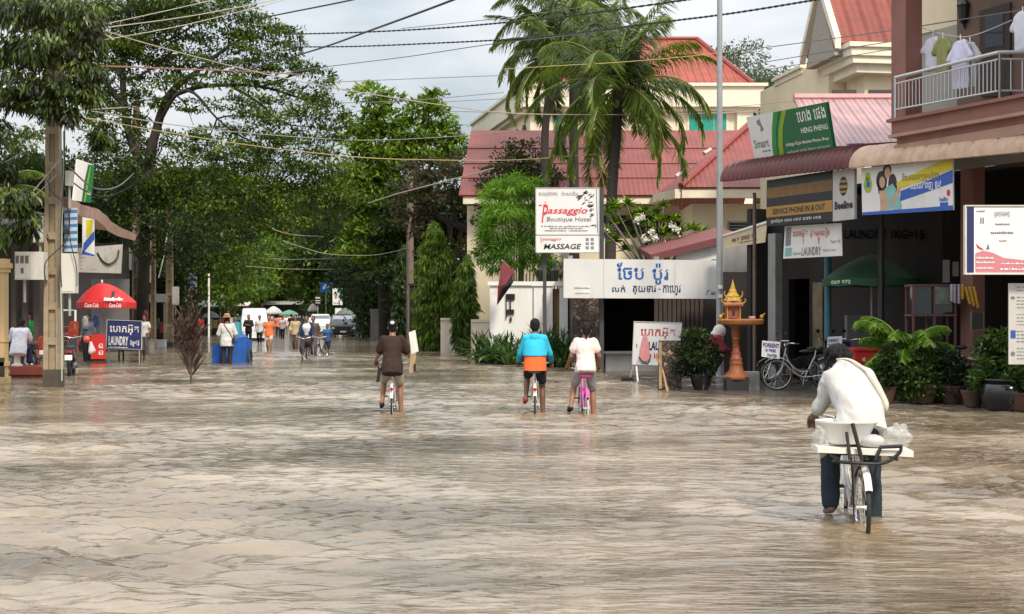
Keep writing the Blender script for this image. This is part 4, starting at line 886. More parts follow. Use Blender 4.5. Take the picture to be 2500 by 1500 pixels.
# green phone shop board on the maroon awning
q = Quad(fp(1822, 287, -.12), fp(2016, 250, -.12), fp(2036, 371, -.4), fp(1846, 401, -.4))
t = signboard('shop_signboard', 'tilted green and white phone shop signboard standing on the maroon awning', q, mat('deep_green_face', (.012, .13, .05), .35, .12, 2, dirt=.3), .08)
letters(t, q, WHITES, [(0, 0), (.36, 0), (.31, .3), (.265, .65), (.25, 1), (0, 1)], name='white_panel')
letters(t, q, mat('lime_print', (.22, .36, .02), .5), [(.47, 0), (.53, 0), (.44, .35), (.40, .7), (.39, 1), (.33, 1), (.345, .7), (.385, .35)], name='stripe', d=.006)
letters(t, q, mat('bright_green_print', (.02, .24, .06), .5), [(.36, 0), (.43, 0), (.36, .35), (.32, .7), (.31, 1), (.25, 1), (.265, .65), (.31, .3)], name='stripe', d=.007)
letters(t, q, WPRINT, ('េហង េផង', .64, .06, .98, .30, {'bold': .01}), ('HENG PHENG', .66, .42, .98, .53, {'bold': .012}), ('ហាងទូរស័ព្ទ Mobile Phone Shop', .44, .66, .97, .76, {'bold': .015}), ('ទូរស័ព្ទដៃ លក់ដុំ និងរាយ គ្រប់ប្រេភទ', .44, .83, .97, .90))
letters(t, q, GREY_, ('Smart', .03, .50, .23, .68, {'bold': .02}), [(.12, .12), (.17, .08), (.18, .2), (.2, .32), (.15, .36), (.16, .24), (.13, .2)], (.12, .74, .24, .78, 3))
# black and gold board, bee board
q = Quad(fp(1872, 441, -.25), fp(2032, 416, -.25), fp(2032, 540, -.25), fp(1871, 553, -.25))
t = signboard('shop_signboard', 'black and gold striped signboard hung under the maroon awning', q, BLACK, .06)
letters(t, q, mat('dim_gold', (.17, .10, .04), .5, .15), [(0, .175), (1, .175), (1, .40), (0, .40)], name='stripe'); letters(t, q, GOLD_, [(0, .585), (1, .585), (1, .81), (0, .81)], name='stripe')
letters(t, q, mat('brown_print', (.30, .13, .04), .5), ('េសវាទូរស័ព្ទ ក្នុង និង េក្រៅ', .10, .21, .92, .36, {'bold': .015}), (.1, .21, .9, .22, 5)); letters(t, q, BLACK, ('SERVICE PHONE IN & OUT', .10, .64, .9, .76, {'bold': .02})); letters(t, q, WPRINT, ('ទូរស័ព្ទ េលខ ០៦៩ ៩៧២ ហាង', .08, .855, .84, .95))
q = Quad(fp(2033, 417, -.23), fp(2086, 411, -.23), fp(2086, 535, -.23), fp(2033, 541, -.23))
t = signboard('hanging_sign', 'white vertical sign with striped bee oval beside the black gold board', q, mat('grey_white_face', (.46, .45, .43), .5, .05, dirt=.2), .06)
def oval(u, v, a, b, y0=-1, y1=1, k=20):
    pts = [(math.cos(2*math.pi*i/k), math.sin(2*math.pi*i/k)) for i in range(k)]; return [(u+a*x, v+b*max(y0, min(y1, y))) for x, y in pts]
letters(t, q, BLACK, oval(.5, .33, .19, .19), ('Beeline', .1, .62, .93, .78, {'bold': .035}), name='lettering')
letters(t, q, GOLD_, [(.33, .26), (.67, .26), (.64, .21), (.36, .21)], [(.32, .37), (.68, .37), (.68, .31), (.32, .31)], [(.36, .46), (.64, .46), (.67, .42), (.33, .42)], name='stripe', d=.008)
# couple advert banner
q = Quad(fp(2103, 411, -.2), fp(2326, 388, -.2), fp(2327, 513, -.2), fp(2105, 526, -.2))
t = signboard('advert_banner', 'blue, yellow and white advert banner with a smiling couple under the beige awning', q, WHITES, .03)
letters(t, q, YEL_, [(.40, .38), (.62, .2), (.86, .03), (1, 0), (1, .20), (.7, .38), (.42, .52)], name='stripe'); letters(t, q, BLUE_, [(.45, .55), (.75, .38), (1, .21), (1, .47), (.7, .63), (.44, .76)], [(0, .94), (1, .91), (1, 1), (0, 1)], name='stripe')
letters(t, q, mat('olive_print', (.22, .2, .03), .5), ('និេយាយេពញមួយៃថ្ង', .47, .19, .86, .39, {'bold': .01})); letters(t, q, WPRINT, ('េយាល់េពញ ខួរ!', .56, .36, .88, .58, {'bold': .012}))
SKINP = mat('printed_skin', (.50, .33, .22), .5); HAIRP = mat('printed_hair', (.035, .022, .018), .5); TEALP = mat('printed_teal', (.20, .45, .42), .5, .2)
letters(t, q, HAIRP, oval(.235, .30, .062, .2), [(.18, .3), (.29, .3), (.29, .55), (.20, .58)], oval(.30, .10, .05, .12), oval(.36, .42, .05, .24), name='printed_hair'); letters(t, q, SKINP, oval(.245, .34, .034, .12), oval(.308, .15, .034, .12), [(.21, .52), (.29, .5), (.31, .9), (.22, .93)], [(.40, .55), (.43, .45), (.45, .55), (.35, .88), (.33, .8)], name='printed_skin', d=.008)
letters(t, q, TEALP, [(.27, .48), (.36, .38), (.40, .5), (.36, .9), (.30, .92)], [(.40, .6), (.44, .66), (.46, .92), (.36, .93)], name='printed_clothes', d=.007); letters(t, q, mat('lime_mark', (.30, .42, .03), .5), oval(.075, .37, .05, .17), oval(.075, .2, .03, .1), name='logo'); letters(t, q, BLUE_, oval(.08, .36, .022, .07), ('hello', .865, .73, .95, .82, {'bold': .02}), [(.87, .84), (.95, .84), (.95, .91), (.87, .91)], name='logo', d=.008); letters(t, q, RED_, oval(.955, .66, .018, .07), name='logo')
# express laundry banner
q = Quad(fp(1916, 553, -.45), fp(2054, 545, -.45), fp(2056, 625, -.45), fp(1912, 632, -.45))
t = signboard('cloth_banner', 'white cloth laundry banner with orange script below the black gold board', q, WHITES, .015, cat='banner')
letters(t, q, mat('orange_print', (.58, .13, .05), .5), ('េបាកអ៊ុត', .16, .14, .42, .40, {'bold': .02}), ('អ៊ុតសម្លៀក', .47, .10, .80, .42, {'bold': .02}), [(.34, .42), (.36, .42), (.355, .62)], [(.60, .42), (.635, .42), (.62, .66)])
letters(t, q, GREY_, ('LAUNDRY', .33, .68, .66, .94, {'bold': .015}), ('Express', .18, .80, .32, .93), ('Wash Dry Iron', .69, .76, .90, .87), ('1kg=1$', .82, .5, .98, .62), [(.03, .04), (.125, .03), (.125, .60), (.03, .62)]); letters(t, q, TEALP, [(.03, .68), (.15, .67), (.15, .92), (.03, .94)], name='logo')
# clinic board and menu board at the right edge
q = flatquad(22.4, 2358, 504, 2590, 668)
t = signboard('clinic_signboard', 'white signboard with navy strip and red wave at the right edge', q, mat('white_sign_bright', (.82, .81, .81), .4, .03, dirt=.12, dirtcol=(.6, .55, .5)), .05, mat('cream_frame', (.6, .57, .5), .5), fw=.018)
letters(t, q, NAVY, [(.01, .01), (.085, .01), (.085, .99), (.01, .99)], name='stripe'); letters(t, q, PINKP, [(.10, .70), (.18, .66), (.28, .69), (.4, .77), (.6, .80), (1, .76), (1, .985), (.10, .985)], name='wave')
letters(t, q, WPRINT, (.11, .75, .29, .785, 1, None, .012), (.11, .82, .30, .85, 2, None, .012), (.11, .905, .29, .935, 3, None, .012), (.37, .84, .8, .865, 4, None, .012), (.36, .92, .8, .95, 5, None, .012)); letters(t, q, GREY_, ('គ្រូេពទ្យេធ្មញ', .30, .08, .46, .17), (.31, .25, .46, .28, 8), (.26, .37, .50, .41, 9), (.35, .50, .43, .525, 10), (.11, .06, .2, .085, 11), [(.15, .17), (.165, .17), (.165, .26), (.15, .26)], [(.175, .17), (.19, .17), (.19, .26), (.175, .26)], [(.21, .65), (.235, .55), (.25, .64)]); letters(t, q, RED_, [(.105, .55), (.14, .6), (.19, .645), (.16, .65), (.12, .62)], name='logo')
q = flatquad(22.6, 2463, 692, 2600, 890)
t = signboard('menu_board', 'tall cream price board with small print under the clinic signboard', q, mat('aged_white_face', (.60, .58, .54), .5, .05, dirt=.25), .03)
letters(t, q, GREY_, *[(.14, .04+i*.042, .95, .052+i*.042, 20+i) for i in range(22) if i % 5 != 2], oval(.07, .18, .04, .02), oval(.07, .87, .04, .03)); letters(t, q, BLUE_, [(.03, .58), (.12, .58), (.12, .68), (.03, .68)], name='logo')
# ---------- noodle shop with long white board
t = T('noodle_shop', 'low dark noodle shop with slatted wood wall behind the long white signboard', 'shop', (2.5, 42, 0))
x0, x1 = P(1400, 0, 40.5).x, P(1752, 0, 40.5).x
mb = MB(DKWOOD); a = P(1597, 0, 40.5).x
for i in range(14): xx = lerp(a, x1, i/14); mb.box((xx+.055, 40.5+.03*(i % 2), 1.75), (.104, .06, 2.3))
part('slat_wall', mb, t)
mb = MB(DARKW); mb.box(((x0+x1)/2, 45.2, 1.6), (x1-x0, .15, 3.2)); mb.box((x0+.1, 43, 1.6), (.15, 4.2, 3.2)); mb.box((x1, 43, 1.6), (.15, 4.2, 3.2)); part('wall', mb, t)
mb = MB(mat('shop_ceiling', (.08, .075, .07), .8)); mb.box(((x0+x1)/2, 42.6, 2.95), (x1-x0+.5, 5.4, .12)); part('roof', mb, t)
mb = MB(GREYC); a, b = P(1478, 0, 40.2).x, P(1615, 0, 40.2).x; mb.box(((a+b)/2, 40.3, .25), (b-a, .4, .52)); mb.box(((a+b)/2, 40.25, .54), (b-a+.1, .55, .06)); part('counter', mb, t)
STONE = bpy.data.materials.new('rubble_stone'); nt, N, L = nodes_of(STONE); bb = N['Principled BSDF']; bb.inputs['Roughness'].default_value = .8
tc = N.new('ShaderNodeTexCoord'); vo = N.new('ShaderNodeTexVoronoi'); vo.inputs['Scale'].default_value = 8.5; L.new(tc.outputs['Object'], vo.inputs['Vector']); v2 = N.new('ShaderNodeTexVoronoi'); v2.feature = 'DISTANCE_TO_EDGE'; v2.inputs['Scale'].default_value = 8.5; L.new(tc.outputs['Object'], v2.inputs['Vector'])
cr = N.new('ShaderNodeValToRGB'); e = cr.color_ramp.elements; e[0].color = (.05, .04, .035, 1); e[1].color = (.42, .29, .18, 1); x = e.new(.7); x.color = (.11, .075, .06, 1); L.new(vo.outputs['Color'], cr.inputs[0]); L.new(cr.outputs[0], bb.inputs['Base Color'])
bp = N.new('ShaderNodeBump'); bp.inputs['Distance'].default_value = .06; mr = N.new('ShaderNodeMapRange'); mr.inputs[2].default_value = .12; L.new(v2.outputs['Distance'], mr.inputs[0]); L.new(mr.outputs[0], bp.inputs['Height']); L.new(bp.outputs[0], bb.inputs['Normal'])
a, b = P(1397, 0, 40.).x, P(1462, 0, 40.).x; mb = MB(STONE); mb.box(((a+b)/2, 40.3, 1.1), (b-a, .6, 2.7)); part('stone_pillar', mb, t)
q = flatquad(38.6, 1376, 632, 1752, 728); q.c[1] = P(1752, 636, 38.6); q.c[2] = P(1752, 730, 38.6)
t = signboard('long_signboard', 'long white signboard with blue painted script above the noodle shop', q, mat('weathered_white_board', (.62, .62, .61), .5, .05, 1.6, dirt=.55, dirtcol=(.42, .4, .36)), .22)
letters(t, q, mat('royal_blue_print', (.02, .10, .36), .5, .1), ('ែចប', .345, .08, .52, .52, {'bold': .012}), ('ប៉ូរ', .575, .10, .68, .64, {'bold': .012}))
letters(t, q, NAVY, ('លក់', .315, .66, .40, .84, {'bold': .015}), ('គុយទាវ', .45, .66, .60, .90, {'bold': .015}), ('-', .615, .75, .63, .77), ('កាេហ្វ', .645, .64, .76, .92, {'bold': .015})); letters(t, q, GREY_, (.07, .72, .17, .77, 3), (.07, .86, .17, .9, 4), [(.925, .9), (.93, .78), (.95, .77), (.95, .8), (.935, .81), (.932, .9)], (.955, .8, .985, .9, 7)); mb = MB(WHITES); q.board(mb, .02, .06, .68, .175, .94, .004) ; part('paper_notice', mb, t)
mb = MB(GREYC); 
for u in (.03, .59): q.board(mb, .2, u, -.08, u+.03, 0); 
part('bracket', mb, t)
for u in (.258, .72): mb = MB(mat('panel_joint', (.45, .45, .43), .6)); q.board(mb, .02, u, 0, u+.004, 1, .004); part('panel_joint', mb, t)
# sloping maroon lean-to roof and its wall
t = T('lean_to_shed', 'small white gabled lean-to with sloping maroon roof right of the frangipani', 'shed', P(1690, 765, 43.5))
M2 = mat('maroon_sheet_edge', (.17, .05, .05), .6, .15, 3, dirt=.3); a, b = P(1588, 622, 42), P(1800, 568, 42); mb = MB(M2); mb.slab(a, b, b+V((0, 4, .4)), a+V((0, 4, .4)), .2); part('roof', mb, t)
a2, b2 = P(1650, 612, 42.3), P(1790, 578, 42.3); mb = MB(WHITE); g = P(1650, 640, 42.3); mb.slab(V((a2.x, 42.3, 2.5)), V((b2.x, 42.3, 2.5)), b2-UP*.12, a2-UP*.12, .1); part('wall', mb, t)
q = Quad(P(1768, 578, 36.8), P(1872, 547, 35.5), P(1868, 592, 35.5), P(1768, 607, 36.8))
t = signboard('cloth_banner', 'sagging pale yellow banner under a white rail behind the lamp pole', q, mat('yellow_cloth', (.62, .52, .34), .8, .06, dirt=.2), .02, cat='banner')
letters(t, q, mat('maroon_print', (.16, .06, .05), .5), ('M.Y 2002 ST', .20, .34, .78, .62, {'bold': .02}), (.35, .72, .8, .8, 4)); mb = MB(WHITE); q.board(mb, .1, -.03, -.16, 1.04, -.02, .03); part('rail', mb, t)
t = T('stall_wall', 'grey wall panel over a dark panel for the unlit interior behind the orange spirit house', 'wall', P(1820, 765, 38)); mb = MB(mat('pale_grey_wall', (.42, .40, .37), .8, .06, dirt=.3)); a, b = P(1766, 0, 38).x, P(1880, 0, 38).x; mb.box(((a+b)/2, 38, 3.2), (b-a, .12, .9)); part('wall', mb, t); mb = MB(DARKW); mb.box(((a+b)/2, 39.5, 1.4), (b-a+.6, .12, 2.8)); part('interior_panel', mb, t)  # dark panel colour stands in for the unlit interior below the wall
# ---------- hotel sign on posts
q = flatquad(39., 1309, 460, 1462, 616); t = T('hotel_sign', 'tall white hotel sign with red script name and bamboo drawing over a massage panel', 'sign', base(1385, 39))
mb = MB(WHITES); q.board(mb, .12, 0, 0, 1, .722); part('board', mb, t); mb = MB(WHITES); q.board(mb, .12, 0, .735, 1, 1); part('massage_panel', mb, t)
FR = mat('grey_frame', (.42, .43, .44), .4, metal=.4); mb = MB(FR)
for a in ((-.012, -.012, 1.012, 0), (-.012, .722, 1.012, .735), (-.012, 1, 1.012, 1.012), (-.012, 0, 0, 1), (1, 0, 1.012, 1)): q.board(mb, .14, *a, .012)
part('frame', mb, t)
letters(t, q, GREY_, ('សណ្ឋាគារ', .04, .06, .34, .135), ('ប៉ាសាជីអូ', .40, .05, .67, .135), (.08, .585, .86, .605, 1), (.22, .618, .74, .638, 2), (.14, .652, .48, .675, 3), (.52, .652, .82, .675, 4), ('Boutique Hotel', .165, .45, .88, .54, {'italic': .15, 'bold': .012}))
letters(t, q, RED_, ('assaggio', .18, .30, .82, .43, {'italic': .35, 'bold': .014}), ('P', .085, .25, .19, .54, {'italic': .25, 'bold': .01}), oval(.065, .27, .03, .012), [(.13, .225), (.155, .205), (.15, .235)], ('assaggio', .10, .775, .40, .83, {'italic': .3}), [(.07, .77), (.085, .77), (.085, .86), (.075, .86)])
mb = MB(BLACK)
q.patch(mb, [(.955, .02), (.965, .02), (.985, .70), (.975, .70)])
rr = random.Random(5)
for i in range(34):
    u, v = rr.choice(((.80, .04), (.84, .06), (.76, .12), (.82, .18), (.88, .16), (.92, .24), (.93, .3), (.92, .38), (.93, .56), (.9, .1))); a = rr.uniform(1.9, 4.6); l = rr.uniform(.06, .11); du, dv = math.cos(a)*l, abs(math.sin(a))*l*.8; u += rr.uniform(-.04, .04); v += rr.uniform(-.03, .03)
    q.patch(mb, [(u, v), (u+du*.5-dv*.12, v+dv*.5+du*.12), (max(.55, u+du), v+dv), (u+du*.5+dv*.12, v+dv*.5-du*.12)])
part('bamboo_drawing', mb, t)
letters(t, q, BLACK, ('MASSAGE', .12, .87, .72, .955, {'italic': .2, 'bold': .016})); mb = MB(GREY_)
for i in range(6): u, v = .79+.08*(i % 2), .78+.065*(i//2); q.patch(mb, [(u, v), (u+.05, v), (u+.05, v+.045), (u, v+.045)]); 
part('small_print', mb, t)
mb = MB(mat('dark_steel_post', (.05, .05, .055), .5)); p = P(1469, 0, 39.1); mb.box((p.x, 39.15, 2.4), (.12, .12, 5.4)); part('post', mb, t); mb = MB(mat('dark_steel_post', (.05, .05, .055))); p = P(1330, 0, 39.2); mb.box((p.x, 39.3, 1.6), (.1, .1, 3.6)); part('post', mb, t)
# ---------- white gate wall, fins, flag
t = T('gate_pillar', 'broad white hotel gate pillar with black fittings behind the strap leaves', 'gate pillar', base(1248, 46.6, 0))
mb = MB(WHITE); a, b = P(1196, 0, 46.6).x, P(1300, 0, 46.6).x; zt_ = P(0, 697, 46.6).z; mb.box(((a+b)/2, 47, zt_/2), (b-a, .8, zt_)); mb.box(((a+b)/2, 47, zt_+.06), (b-a+.14, .95, .13)); part('wall', mb, t)
mb = MB(BLACK)
for x, y, w_, h_ in ((1247, 725, 20, 14), (1246, 762, 18, 12), (1236, 748, 2, 60), (1246, 744, 3, 30), (1247, 780, 5, 10)): p = P(x, y, 46.55); mb.box((p.x, 46.57, p.z), (w_*46.6/F, .06, h_*46.6/F))
part('fitting', mb, t)
t = T('fin_wall', 'white wall of upright fins with brown timber between, left of the stone pillar', 'wall', base(1345, 44, 0))
mb = MB(WHITE)
for x0_, x1_ in ((1303, 1326), (1334, 1349), (1366, 1386)): a, b = P(x0_, 0, 44).x, P(x1_, 0, 44).x; mb.box(((a+b)/2, 44.2, 1.25), (b-a, .5, 2.5)); 
part('fins', mb, t) if False else None
for i, (x0_, x1_) in enumerate(((1303, 1326), (1334, 1349), (1366, 1386))): mb = MB(WHITE); a, b = P(x0_, 0, 44).x, P(x1_, 0, 44).x; mb.box(((a+b)/2, 44.2, 1.25), (b-a, .5, 2.5)); part('fin', mb, t)
mb = MB(mat('brown_timber', (.22, .13, .06), .7, .2, 3, stretch=(5, 5, .5)))
for x0_, x1_ in ((1349, 1366), (1386, 1398)): a, b = P(x0_, 0, 44).x, P(x1_, 0, 44).x; mb.box(((a+b)/2, 44.35, 1.2), (b-a, .3, 2.4))
part('timber_panel', mb, t)
mb = MB(WHITE); a, b = P(1298, 0, 44).x, P(1400, 0, 44).x; mb.box(((a+b)/2, 44.2, 2.56), (b-a, .6, .14)); part('coping', mb, t)
mb = MB(mat('dark_red_cloth', (.25, .03, .035), .8)); p = P(1329, 760, 43.9); mb.box((p.x, 43.93, p.z), (.09, .04, 1.1)); part('red_strip', mb, t)
t = T('iron_gate', 'black iron gate and lanterns showing above the white fin wall', 'gate', base(1330, 48.5, 0)); mb = MB(BLACK)
for i in range(12): p = P(1285+i*8.5, 0, 48.5); mb.tube([V((p.x, 48.5, 0)), V((p.x, 48.5, 3.0+.12*(i % 2)))], .02, 5)
part('bars', mb, t)
for x in (1322, 1352): p = P(x, 668, 48.4); mb = MB(BLACK); mb.lathe([(.03, -.4), (.12, -.3), (.16, .1), (.05, .2), (.02, .35)], p, 8); part('lantern', mb, t)
pf = P(1252, 640, 45.6); t = T('hanging_flag', 'drooping dark red and black flag by the gate pillar', 'flag', pf)
mb = MB(mat('flag_cloth', (.14, .02, .025), .85, .3, 3, .4)); mb.add([P(1226, 640, 45.6), P(1256, 660, 45.6), P(1250, 690, 45.4), P(1213, 745, 45.5), P(1216, 700, 45.3), P(1222, 660, 45.5)]+[P(x, y, 45.64) for x, y in ((1226, 640), (1256, 660), (1250, 690), (1213, 745), (1216, 700), (1222, 660))], [(0, 1, 2, 4, 5), (2, 3, 4), (11, 10, 8, 7, 6), (10, 9, 8), (0, 6, 7, 1), (1, 7, 8, 2), (2, 8, 9, 3)]); part('cloth', mb, t)
mb = MB(BLACK); mb.add([P(1250, 668, 45.55), P(1253, 690, 45.3), P(1214, 746, 45.4), P(1226, 705, 45.3)], [(0, 1, 2, 3), (3, 2, 1, 0)]); part('black_band', mb, t); mb = MB(GREYC); mb.tube([P(1226, 636, 45.6), P(1258, 668, 46.4)], .025, 6); part('staff', mb, t)
t = T('grey_house', 'grey white house wall with dark door behind the ashoka trees', 'house', P(1180, 765, 62)); mb = MB(WHITE); a = P(1150, 0, 60).x; b = P(1200, 0, 60).x; mb.box(((a+b)/2, 61.5, 2.3), (b-a, 2, 4.6)); part('wall', mb, t); mb = MB(DKWOOD); mb.box((P(1186, 0, 60).x, 60.45, 1.6), (.35, .1, 3)); part('door', mb, t)
t = T('orange_roofed_kiosk', 'tiny kiosk with orange gable roof behind the rusty round pole', 'kiosk', base(1000, 80, 0)); mb = MB(mat('orange_paint', (.50, .22, .08), .7)); c = P(1000, 712, 80); mb.slab(P(977, 727, 80), P(1000, 700, 80), P(1000, 700, 82), P(977, 727, 82), .12); mb.slab(P(1000, 700, 80), P(1024, 727, 80), P(1024, 727, 82), P(1000, 700, 82), .12); part('roof', mb, t)
for x in (982, 1019): mb = MB(WHITE); p = P(x, 0, 80.5); mb.tube([V((p.x, 80.5, 0)), V((p.x, 80.5, P(0, 725, 80).z))], .06, 6); part('post', mb, t)
for x0_, x1_, yt, Yw, lb in ((1076, 1114, 782, 60, 'short cream wall panel stained black between the two ashoka trees'), (1150, 1200, 786, 53.5, 'low cream wall behind the leftmost strap leaves')):
    mb = MB(mat('stained_wall', (.55, .50, .42), .8, .08, 2, dirt=.85, dirtcol=(.1, .08, .06))); a, b = P(x0_, 0, Yw), P(x1_, 0, Yw); zt_ = P(0, yt, Yw).z; mb.box(((a.x+b.x)/2, Yw, zt_/2), (b.x-a.x, .2, zt_)); mb.box(((a.x+b.x)/2, Yw, zt_+.04), (b.x-a.x, .3, .1)); single('garden_wall', mb, lb, 'wall')
# ---------- lamp pole, rusty pole
mb = MB(METAL); p0 = base(1757, 36, 0.03); mb.lathe([(.2, 0), (.2, .04), (.1, .05), (.09, 1), (.062, 11.5)], p0, 14); t = T('lamp_pole', 'tall plain grey steel lamp pole beside the white signboard', 'lamp pole', p0); part('shaft', mb, t, 50); mb = MB(GREYC); mb.box(p0+V((0, 0, -.12)), (.6, .6, .3)); part('footing', mb, t); mb = MB(WPRINT)
for z in (2.05, 2.28): mb.box(p0+V((.0, -.1, z)), (.1, .06, .09))
part('junction_box', mb, t)
mb = MB(METAL); mb.tube(curve_pts([p0+V((0, 0, 11.3)), p0+V((-.6, -.2, 11.9)), p0+V((-1.6, -.4, 12.)), ], 4), .045, 6); part('arm', mb, t)
mb = MB(mat('rusty_round_pole', (.16, .12, .10), .8, .2, 3, .3, dirt=.5)); p0 = base(1001, 73, 0); mb.lathe([(.19, 0), (.19, 4.7), (.16, 9)], p0, 12); single('utility_pole', mb, 'rusty round utility pole among the shrubs left of the ashoka tree', 'pole', p0, 50)
# ---------- raised wet pavement
PAVE = mat('wet_pavement', (.085, .075, .065), .22, .3, 1.5, .4, dirt=.5, dirtcol=(.05, .04, .035))
edge = [G(x, y, .015) for x, y in ((1478, 912), (1560, 936), (1640, 953), (1740, 961), (1900, 966), (2100, 974), (2300, 986), (2520, 1003))]; edge = [edge[0]+V((-1.5, 12, 0))]+edge+[edge[-1]+V((4, -3, 0))]
mb = MB(PAVE); k = len(edge); vs = []
for p in edge: vs += [V((p.x, p.y, -.3)), V((p.x, p.y, .012)), V((p.x+6, p.y+5, .05)), V((p.x+16, p.y+14, .06))]
mb.add(vs, [(4*i+j, 4*i+4+j, 4*i+5+j, 4*i+1+j) for i in range(k-1) for j in range(3)]); struct('pavement', mb)
# ================================================================= bicycles, people
RUBBER = mat('tyre_rubber', (.018, .018, .018), .7, .1, 8); CHROME = mat('bike_chrome', (.6, .6, .6), .22, .05, metal=.9); SADL = mat('black_saddle', (.02, .018, .017), .5, .1)
def ring(mb, c, R_, r, n=28, m=6, flat=1.):
    vs = []; fs = []
    for i in range(n):
        a = 2*math.pi*i/n
        for j in range(m):
            b = 2*math.pi*j/m; q = R_+r*math.cos(b)*flat; vs.append((c[0]+r*math.sin(b), c[1]+q*math.cos(a), c[2]+q*math.sin(a)))
    for i in range(n):
        for j in range(m): fs.append((i*m+j, i*m+(j+1) % m, ((i+1) % n)*m+(j+1) % m, ((i+1) % n)*m+j))
    return mb.add(vs, fs)
def arcband(mb, c, R_, a0, a1, w, t=.004, n=14):     # curved mudguard
    vs = []; fs = []
    for i in range(n+1):
        a = R(lerp(a0, a1, i/n))
        for x, q in ((-w, R_-.012), (0, R_+.006), (w, R_-.012), (0, R_)): vs.append((c[0]+x, c[1]+q*math.cos(a), c[2]+q*math.sin(a)))
    for i in range(n):
        for j in range(4): fs.append((4*i+j, 4*i+(j+1) % 4, 4*i+4+(j+1) % 4, 4*i+4+j))
    return mb.add(vs, fs)
def bicycle(label, loc, rz, frame=CHROME, guard=None, wr=.33, sc=1., saddle=SADL, rack=True, guard_end=-25, group='bicycles', basket=False, reflector=True, bars='swept'):
    t = T('bicycle', label, 'bicycle', loc, group, rz); guard = guard or frame; L = 1.05; ra = (0, 0, wr); fa = (0, L, wr)
    for nm, c in (('rear_wheel', ra), ('front_wheel', fa)):
        mb = MB(RUBBER); ring(mb, c, wr-.018, .018); w_ = part(nm, mb, t, 60, True)
        mb = MB(CHROME); ring(mb, c, wr-.042, .010); part('rim', mb, w_, 60, True)
        mb = MB(CHROME); mb.tube([(c[0]-.05, c[1], c[2]), (c[0]+.05, c[1], c[2])], .02, 8)
        for i in range(14): a = 2*math.pi*i/14; mb.tube([(c[0]+(.02 if i % 2 else -.02), c[1], c[2]), (c[0], c[1]+(wr-.045)*math.cos(a), c[2]+(wr-.045)*math.sin(a))], .0022, 3)
        part('spokes', mb, w_, None, True)
        mb = MB(guard); arcband(mb, c, wr+.03, (guard_end+180 if nm[0] == 'r' else 165), (60 if nm[0] == 'r' else 45), .028); part('mudguard', mb, t, 50, True)
    bb = (0, .46, .28); st = (0, .26, .70*sc); hd = (0, .88, .80*sc); hl = (0, .92, .62*sc)
    mb = MB(frame)
    mb.tube(curve_pts([hd, (0, .78, .58*sc), (0, .6, .42*sc), (0, .40, .40*sc)], 4), .017, 8); mb.tube(curve_pts([hl, (0, .78, .46*sc), (0, .6, .32), bb], 4), .017, 8)
    mb.tube([bb, st], .016, 8); mb.tube([hl, hd, (0, .86, .90*sc)], .017, 8)
    for s in (-1, 1):
        mb.tube([(s*.02, .46, .28), (s*.055, 0, wr)], .010, 6); mb.tube([(s*.015, .28, .62*sc), (s*.055, 0, wr)], .009, 6); mb.tube(curve_pts([(s*.03, .92, .64*sc), (s*.05, .96, wr+.12), (s*.05, L, wr)], 4), .012, 6)
    part('frame', mb, t, 60, True)
    mb = MB(CHROME); mb.tube([(0, .26, .66*sc), (0, .22, .86*sc)], .013, 8); part('seat_post', mb, t, 60, True)
    mb = MB(saddle); mb.ell((0, .16, .885*sc), (.115, .10, .045)); mb.ell((0, .28, .888*sc), (.05, .14, .032)); part('saddle', mb, t, 80, True)
    mb = MB(CHROME); mb.tube(curve_pts([(-.28, .66, .985*sc), (-.25, .80, 1.0*sc), (-.1, .87, .97*sc), (0, .87, .93*sc), (.1, .87, .97*sc), (.25, .80, 1.0*sc), (.28, .66, .985*sc)], 4), .012, 8); hb = part('handlebar', mb, t, 60, True)
    for s in (-1, 1): mb = MB(SADL); mb.tube([(s*.283, .64, .983*sc), (s*.272, .74, .992*sc)], .017, 8); part('grip', mb, hb, 60, True)
    mb = MB(CHROME); ring(mb, (.045, .46, .28), .085, .006, 18, 4); mb.tube([(.05, .46, .28), (.06, .46+.03, .28-.165)], .009, 6); mb.tube([(-.05, .46, .28), (-.06, .46-.03, .28+.165)], .009, 6); part('crank', mb, t, 60, True)
    mb = MB(SADL); mb.box((.12, .49, .115), (.1, .07, .022)); part('pedal', mb, t, None, True); mb = MB(SADL); mb.box((-.12, .43, .445), (.1, .07, .022)); part('pedal', mb, t, None, True)
    if rack:
        mb = MB(CHROME if rack is True else rack)
        for x in (-.05, 0, .05): mb.tube([(x, .14, .72), (x, -.25, .72)], .006, 5)
        mb.tube([(-.06, -.25, .72), (.06, -.25, .72)], .006, 5)
        for s in (-1, 1): mb.tube([(s*.055, -.2, .72), (s*.06, 0, wr)], .006, 5)
        part('rack', mb, t, 60, True)
    if reflector: mb = MB(mat('red_reflector', (.45, .01, .01), .2)); mb.lathe([(.002, 0), (.03, 0), (.03, .015), (.002, .018)], (0, -.30, .60), 12, Matrix.Rotation(R(90), 3, 'X')); part('reflector', mb, t, None, True)
    if basket:
        mb = MB(SADL if basket is True else basket)
        for z, w in ((.72, .10), (.82, .13), (.93, .15)): mb.tube([(-w, 1.0-.02, z), (w, 1.0-.02, z), (w, 1.22, z), (-w, 1.22, z), (-w, .98, z)], .006, 5)
        for i in range(9): x = lerp(-1, 1, i/8); mb.tube([(x*.1, 1.2, .72), (x*.15, 1.22, .93)], .004, 4); mb.tube([(x*.1, .98, .72), (x*.15, .98, .93)], .004, 4)
        part('basket', mb, t, None, True)
    return t
SKIN = mat('brown_skin', (.28, .135, .075), .5, .08, 12); SKIND = mat('dark_skin', (.17, .085, .052), .5, .08, 12); HAIR = mat('black_hair', (.008, .007, .007), .7, .3, 30, .6, spec=.25)
